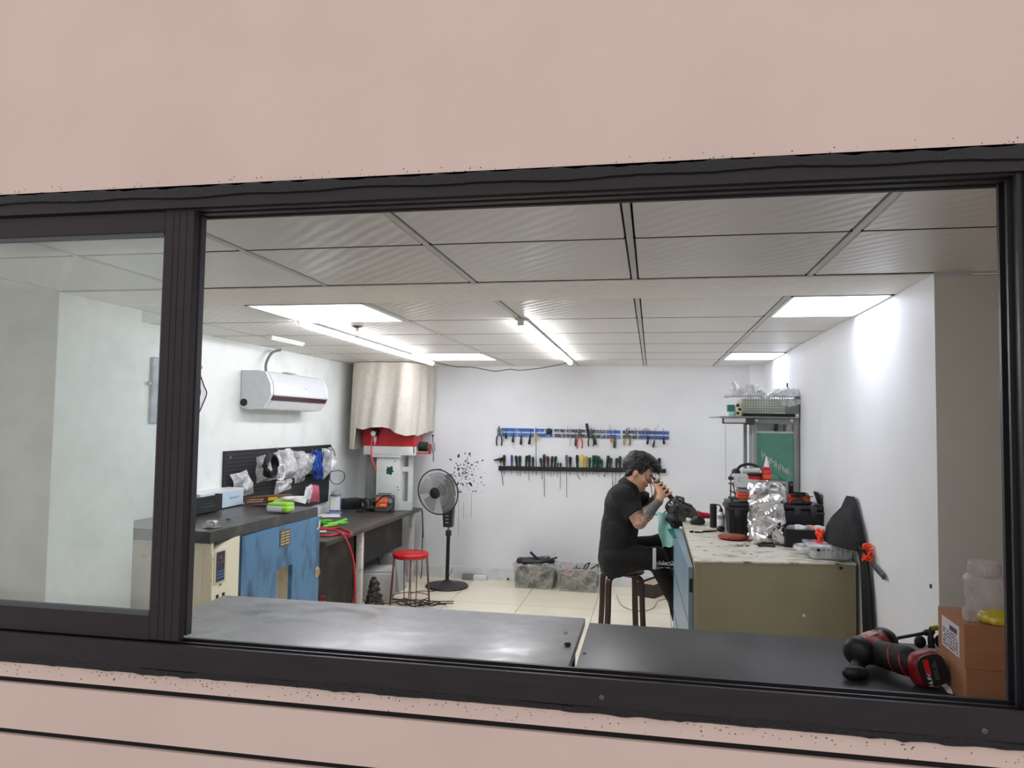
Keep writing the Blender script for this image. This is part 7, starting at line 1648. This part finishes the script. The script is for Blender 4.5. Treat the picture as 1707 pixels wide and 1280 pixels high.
# scope held to the eye
tip, s1, s2, s3 = P_(1084.5, 791.5, YP-.055), P_(1091.5, 799.5, YP-.058), P_(1095, 803, YP-.06), P_(1121, 832, YP-.07)
sd = (s3-s2)/np.linalg.norm(s3-s2)
t = thing('inspection_scope', 'dark hand-held scope held by the person to the eye', 'scope', s3)
MB().tube([tip, s1], [.0022, .010], 14).build('eyepiece', M_black, t); MB().tube([s1, s2], [.012, .014], 16).build('collar', M_steel, t)
MB().tube([s2, s2+sd*.03, s2+sd*.06, s3], [.018, .0195, .017, .016], 18).build('barrel', mat('dark_brown_barrel', (48, 28, 26), .35), t)
MB().tube([s3, s3+sd*.018], [.012, .008], 12).build('tip', M_steel, t)
MB().tube(spline([P_(1120, 838, 5.06), P_(1112, 850, 5.05), P_(1102, 858, 5.04), P_(1092, 857, 5.05), P_(1086, 850, 5.08)], 7), .0038, 8).build('cord', M_blackw, t)
MB().tube(spline([P_(1076, 790, 5.09), P_(1077.5, 799, 5.085), P_(1082, 804, 5.08), P_(1086, 814, 5.08), P_(1087, 832, 5.10)], 7), .0026, 8).build('eyepiece_cord', M_blackw, t)

t = thing('person', 'person in black polo shirt sitting on a wooden stool, holding a scope to one eye', 'person', (hip[0], hip[1], 0))
h = .0042
q = SDF((-.50, 4.80, .0), (.36, 5.55, 1.32), h)
ax = (1, 0, .15)
# trunk, neck, head
q.cap(hip, mid, .15, .145, .02, flat=(ax, .72)).cap(mid, chest, .145, .155, .03, flat=(ax, .72)).cap(chest, nb, .14, .075, .04, flat=(ax, .75))
q.cap(nb+np.array([-.004, 0, -.03]), H(-.018, 0, -.055), .062, .050, .03)
q.ell(hd+hu*.018-hf*.008, (.094, .075, .092), .02, rot=np.stack([hf, hs, hu], 1))
q.ell(H(.036, 0, -.028), (.058, .060, .072), .03, rot=np.stack([hf, hs, hu], 1))
q.cap(H(.040, 0, -.075), H(.062, 0, -.092), .040, .024, .03).cap(H(-.012, .048, -.060), H(.050, .022, -.090), .022, .020, .03).cap(H(-.012, -.048, -.060), H(.050, -.022, -.090), .022, .020, .03)
q.cap(H(.088, 0, .004), H(.107, 0, -.030), .0085, .0125, .012).ell(H(.098, .011, -.034), (.010, .008, .007), .006).ell(H(.098, -.011, -.034), (.010, .008, .007), .006)
q.cap(H(.083, -.034, .016), H(.086, .034, .016), .010, None, .012)                      # brow
for s_ in (-1, 1): q.cut(H(.101, s_*.031, -.004), .017, .008); q.ell(H(.076, s_*.031, -.005), (.014, .015, .013), .004); q.ell(H(.064, s_*.043, -.030), (.022, .020, .020), .02)
q.ell(H(.091, 0, -.056), (.012, .022, .006), .006).ell(H(.089, 0, -.067), (.012, .019, .007), .006).ell(H(.080, 0, -.094), (.016, .018, .013), .012)
for s_ in (-1, 1):
    q.ell(H(-.010, s_*.076, -.012), (.017, .008, .030), .006, rot=np.stack([hf*.97+hs*s_*-.2, hs, hu], 1)); q.cut(H(-.006, s_*.088, -.006), .009, .004); q.ell(H(-.002, s_*.072, -.036), (.008, .006, .010), .006)
# arms
q.cap(shR, elR, .052, .042, .03).cap(elR, elR+(wrR-elR)*.4, .043, .041, .02).cap(elR+(wrR-elR)*.4, wrR, .041, .026, .02, )
q.cap(shL, elL, .052, .042, .03).cap(elL, wrL, .041, .026, .02)
q.cap(chest+np.array([0, -.1, .03]), shR, .07, .055, .05).cap(chest+np.array([.02, .1, .03]), shL, .07, .055, .05)
# legs
for hp, kn, an in ((hpR, knR, anR), (hpL, knL, anL)):
    q.cap(hp, kn, .080, .055, .03).cap(kn, kn+(an-kn)*.35, .053, .050, .02).cap(kn+(an-kn)*.35, an, .050, .036, .02); q.cap(an, an+np.array([.07, 0, -.045]), .036, .03, .02)
# right hand: palm on the near side of the barrel, fingers over it
pR = P_(1101.5, 825, 5.072); barrel = lambda k: s2+(s3-s2)*k
up_ = np.array([0, 0, 1.0]); nb_ = np.cross(sd, [0, 1, 0]); nb_ = nb_ if nb_[2] > 0 else -nb_       # across the barrel, upwards
near = np.array([0, -1.0, 0])
kn_ = [barrel(.12+.19*i)+near*.030+nb_*(.004-.002*i)-nb_*.012 for i in range(4)]
q.cap(wrR, pR, .027, .026, .015, flat=((0, 1, 0), .75))
for i in range(4):
    q.cap(pR+(kn_[i]-pR)*.15, kn_[i]-nb_*.004, .017, .0125, .012)
    a_, b_, c_ = kn_[i], barrel(.16+.19*i)+near*.016+nb_*.024, barrel(.19+.19*i)-near*.012+nb_*.022
    d_ = barrel(.20+.19*i)-near*.026+nb_*(.002)
    rr_ = (.0088, .0092, .0088, .0078)[i]
    q.cap(a_, b_, rr_*1.15, rr_, .003).cap(b_, c_, rr_, rr_*.93, .003).cap(c_, d_, rr_*.93, rr_*.8, .003)
q.cap(pR, barrel(.06)+near*.026-nb_*.022, .017, .011, .01).cap(barrel(.06)+near*.026-nb_*.022, barrel(.0)+near*.006-nb_*.024, .0105, .0095, .004)
# left hand behind it
pL = P_(1097, 817, YP+.012)
q.cap(wrL, pL, .026, .026, .015, flat=((0, 1, 0), .75))
for i in range(4):
    a_ = barrel(-.05+.12*i)-near*.030-nb_*.012; b_ = barrel(-.04+.12*i)-near*.016-nb_*.030; c_ = barrel(-.04+.12*i)+near*.004-nb_*.030
    rr_ = (.0085, .009, .0085, .0075)[i]; q.cap(pL+(a_-pL)*.2, a_, .015, .011, .01); q.cap(a_, b_, rr_*1.1, rr_, .003).cap(b_, c_, rr_, rr_*.8, .003)
q.cap(pL, barrel(-.02)-near*.028+nb_*.016, .014, .010, .008).cap(barrel(-.02)-near*.028+nb_*.016, barrel(-.01)-near*.012+nb_*.028, .0095, .0085, .004)
M_skin = mat('skin', (214, 168, 138), .5, rgb2=(206, 156, 126), scale=18, spec=.35)
nt = M_skin.node_tree; bs = nt.nodes['Principled BSDF']; bs.inputs['Subsurface Weight'].default_value = .08; bs.inputs['Subsurface Radius'].default_value = (.01, .004, .002)
src = bs.inputs['Base Color'].links[0].from_socket
at = nt.nodes.new('ShaderNodeAttribute'); at.attribute_name = 'ink'; tc = nt.nodes.new('ShaderNodeTexCoord'); no = nt.nodes.new('ShaderNodeTexNoise'); no.inputs['Scale'].default_value = 26; no.inputs['Detail'].default_value = 3; no.inputs['Distortion'].default_value = 2.5
rp = nt.nodes.new('ShaderNodeValToRGB'); rp.color_ramp.elements[0].position = .43; rp.color_ramp.elements[1].position = .56; rp.color_ramp.elements[0].color = (1, 1, 1, 1); rp.color_ramp.elements[1].color = (0, 0, 0, 1)
ad = nt.nodes.new('ShaderNodeMath'); ad.operation = 'ADD'; sb = nt.nodes.new('ShaderNodeMath'); sb.operation = 'MULTIPLY'; mx = nt.nodes.new('ShaderNodeMixRGB'); mx.inputs[2].default_value = (lin(108), lin(102), lin(102), 1)
nt.links.new(tc.outputs['Object'], no.inputs['Vector']); sh_ = nt.nodes.new('ShaderNodeMath'); sh_.operation = 'MULTIPLY_ADD'; sh_.inputs[1].default_value = -.16; nt.links.new(at.outputs['Fac'], sh_.inputs[0]); nt.links.new(no.outputs['Fac'], sh_.inputs[2]); nt.links.new(sh_.outputs[0], rp.inputs[0])
nt.links.new(rp.outputs[0], sb.inputs[0]); mn = nt.nodes.new('ShaderNodeMath'); mn.operation = 'MULTIPLY'; mn.inputs[1].default_value = 1.6; mn.use_clamp = True; nt.links.new(at.outputs['Fac'], mn.inputs[0]); nt.links.new(mn.outputs[0], sb.inputs[1]); nt.links.new(sb.outputs[0], mx.inputs[0]); nt.links.new(src, mx.inputs[1]); nt.links.new(mx.outputs[0], bs.inputs['Base Color'])
g = [q.lo[i]+q.h*np.arange(q.n[i]) for i in range(3)]; X, Y, Z = np.meshgrid(*g, indexing='ij', sparse=True)
on = ((X-sc.x)**2+(Y-sc.y)**2) < (rS_*1.1)**2; q.v = np.where(on & (Z > zs-.2), np.maximum(q.v, (zs+.012-Z).astype(np.float32)), q.v)
body = q.build('body', M_skin, t, relax=1)
me = body.data; co = np.empty(len(me.vertices)*3); me.vertices.foreach_get('co', co); co = co.reshape(-1, 3)+np.array(W[body])
def seg(co, a, b): ba = b-a; k = ((co-a)@ba)/(ba@ba); kk = np.clip(k, 0, 1); return k, np.linalg.norm(co-(a+kk[:, None]*ba), axis=1)
ink = np.zeros(len(co))
for a, b in ((elR, wrR), (elL, wrL)):
    k, d = seg(co, a, b); w_ = np.clip((k+.05)/.25, 0, 1)*np.clip((1.06-k)/.12, 0, 1)*(d < .06); ink = np.maximum(ink, w_*(.35+.65*np.clip((k-.05)/.5, 0, 1)))
k, d = seg(co, shR, elR); ink = np.maximum(ink, (d < .06)*np.clip((k-.7)/.2, 0, 1)*.35)
A_ = me.attributes.new('ink', 'FLOAT', 'POINT'); A_.data.foreach_set('value', ink.astype(np.float32))
# eyes, brows, lips
for s_ in (-1, 1):
    e = MB().ell(H(.0835, s_*.031, -.005), (.0088, .0095, .006)).build('eye', mat('eye_white', (226, 222, 216), .2), t)
    MB().ell(H(.0905, s_*.031, -.007), (.003, .0045, .0045), None, 10).build('iris', mat('iris_dark', (30, 20, 16), .15), e)
    MB().tube([H(.095, s_*.014, .015), H(.096, s_*.03, .021), H(.082, s_*.047, .016)], [.003, .004, .0025], 8).build('eyebrow', mat('brow_black', (24, 20, 18), .7), t)
MB().ell(H(.094, 0, -.0605), (.0095, .020, .0065)).build('lips', mat('lip_rose', (172, 104, 94), .45), t)
# hair: short at the back and sides, a long tousled top falling forward
q = SDF(hd-np.array([.17, .14, .14]), hd+np.array([.2, .14, .2]), .0035)
q.ell(hd+hu*.030-hf*.020, (.098, .084, .094), .01, rot=np.stack([hf, hs, hu], 1))
q.half(H(.052, 0, .02), hf*.75-hu*.55); q.half(H(-.012, 0, -.052), -hu*.9+hf*.35)
for (f_, s_, u_, rf, rs_, ru) in ((-.05, 0, .085, .06, .065, .045), (.0, 0, .112, .06, .068, .035), (.05, .0, .105, .05, .06, .032), (.092, -.005, .088, .042, .055, .027), (.118, -.012, .072, .026, .042, .020), (-.085, 0, .03, .035, .06, .06)):
    q.ell(H(f_, s_, u_), (rf, rs_, ru), .015, rot=np.stack([hf, hs, hu], 1))
for s_ in (-1, 1): q.cap(H(.040, s_*.074, .030), H(.030, s_*.076, -.002), .009, .005, .01); q.cap(H(-.045, s_*.066, -.02), H(-.060, s_*.052, -.055), .018, .012, .015)
rg = random.Random(19)
for k_ in range(34):
    s0_ = rg.uniform(-.055, .055); f0_ = rg.uniform(-.06, .06); L_ = rg.uniform(.05, .09)
    q.cap(H(f0_, s0_, .105-abs(s0_)*.5-abs(f0_)*.35), H(f0_+L_, s0_*1.1+rg.uniform(-.02, .02), .124-abs(s0_)*.5-max(0, f0_+L_)*.42+rg.uniform(-.004, .012)), .014, .004, .004)
for k_ in range(14):
    s0_ = rg.uniform(-.045, .045); q.cap(H(.085, s0_, .088), H(.128+rg.uniform(0, .016), s0_*.8-.01, .066+rg.uniform(-.012, .012)), .013, .004, .004)
q.wrinkle(.004, 95, 12, 6).wrinkle(.003, 230, 4, 4)
q.build('hair', mat('black_hair', (15, 14, 15), .5, rgb2=(28, 27, 27), scale=60, mix=(.4, .7), stretch=(1, 1, 4), bump=.3, bscale=200), t)
# polo shirt
q = SDF((-.50, 4.85, .44), (.20, 5.55, 1.16), .0052)
q.cap(hip+np.array([-.008, 0, -.035]), mid+np.array([-.004, 0, 0]), .172, .163, .02, flat=(ax, .74)).cap(mid+np.array([-.004, 0, 0]), chest, .163, .168, .03, flat=(ax, .74)).cap(chest, nb, .152, .088, .04, flat=(ax, .76))
q.cap(chest+np.array([0, -.1, .03]), shR, .08, .068, .05).cap(chest+np.array([.02, .1, .03]), shL, .08, .068, .05)
trunk = q
q = SDF((-.50, 4.85, .44), (.20, 5.55, 1.16), .0052)
for sh_, el_, k in ((shR, elR, .70), (shL, elL, .66)):
    z = SDF((-.50, 4.85, .44), (.20, 5.55, 1.16), .0052); z.cap(sh_, sh_+(el_-sh_)*.9, .062, .066, .02); z.half(sh_+(el_-sh_)*k, el_-sh_); q.v = np.minimum(q.v, z.v)
kk = .045; o_ = trunk.v; qq = np.clip(.5+.5*(o_-q.v)/kk, 0, 1); q.v = o_*(1-qq)+q.v*qq-kk*qq*(1-qq)
q.wrinkle(.0065, 36, 21, 7).wrinkle(.0025, 85, 5, 5)
q.half(hip+np.array([0, 0, -.095]), (-.12, 0, -1))
M_shirt = mat('black_polo_cotton', (19, 19, 21), .85, rgb2=(25, 25, 27), scale=40, bump=.05, bscale=400)
shirt = q.build('shirt', M_shirt, t)
ng = P_(1052, 807, YP); nd = np.array([.62, 0, 1.0]); nd /= np.linalg.norm(nd)
q = MB(); q.lathe([(.086, -.034), (.078, -.004), (.070, .020), (.064, .022), (.066, .0), (.074, -.034)], Vector(ng), Vector(nd), 28); q.build('collar', M_shirt, shirt)
# trousers
q = SDF((-.45, 4.85, .06), (.34, 5.55, .74), .0055)
q.cap(hip+np.array([-.005, 0, -.05]), hip+np.array([-.005, 0, .03]), .158, .155, .03, flat=((1, 0, 0), .78))
for hp, kn, an in ((hpR, knR, anR), (hpL, knL, anL)): q.cap(hp, kn, .098, .073, .04).cap(kn, an, .070, .056, .03)
q.wrinkle(.006, 40, 31, 6); q.half((0, 0, zs+.001), (0, 0, -1)) if False else None
g = [q.lo[i]+q.h*np.arange(q.n[i]) for i in range(3)]; X, Y, Z = np.meshgrid(*g, indexing='ij', sparse=True)
on = ((X-sc.x)**2+(Y-sc.y)**2) < (rS_*1.06)**2; q.v = np.where(on & (Z > zs-.2), np.maximum(q.v, (zs+.002-Z).astype(np.float32)), q.v)
q.half((0, 0, .10), (0, 0, -1))
q.build('trousers', mat('black_trouser_cloth', (17, 17, 19), .85, bump=.04, bscale=300), t)
for an in (anR, anL):
    q = SDF(an-np.array([.12, .09, .10]), an+np.array([.24, .09, .08]), .005); q.cap(an+np.array([-.02, 0, -.04]), an+np.array([.10, 0, -.055]), .042, .034, .02).cap(an+np.array([-.01, 0, .02]), an+np.array([0, 0, -.03]), .042, .044, .02).cap(an+np.array([.10, 0, -.056]), an+np.array([.155, 0, -.058]), .036, .028, .02); q.half((0, 0, .001), (0, 0, -1))
    s_ = q.build('shoe', M_black2, t); 
# body sits inside trousers where the stool is
# ================================================================== dark box on the floor behind
c = aZ(1090, 999, 0); t = thing('floor_box', 'dark open box with a pale lid flap on the floor behind the stool', 'box', c)
ba = aZ(1090, 998, 0); bb = aZ(1061, 993, 0); bc_ = aZ(1105, 992, 0)
hbx = aY(1084, 975, ba.y).z
q = wallbox([ba, ba+(bc_-ba)*2.2, bb+(bc_-ba)*2.2, bb], hbx, 0, .006); q.build('carton', mat('dark_carton', (52, 46, 44), .7), t, smooth=0)
q = MB(); q.prism([Vector((p.x, p.y, hbx)) for p in (ba, ba+(bc_-ba)*2.2, bb.lerp(ba, .3)+(bc_-ba)*2.2, bb.lerp(ba, .3))], (0, 0, .003)); q.build('flap', mat('tan_card', (176, 160, 134), .8), t, smooth=0)
P = [aZ(x, y, .005) for x, y in ((1028, 992), (1036, 1008), (1052, 1016), (1075, 1018), (1090, 1012), (1096, 1002), (1110, 998))]
P = [Vector((min(p.x, .12), p.y, p.z)) for p in P]
tag(MB().tube(spline(P, 6), .004, 6).build('floor_cable', mat('pale_cable', (170, 164, 146), .5)), 'pale cable snaking over the floor under the wooden stool', 'cable')
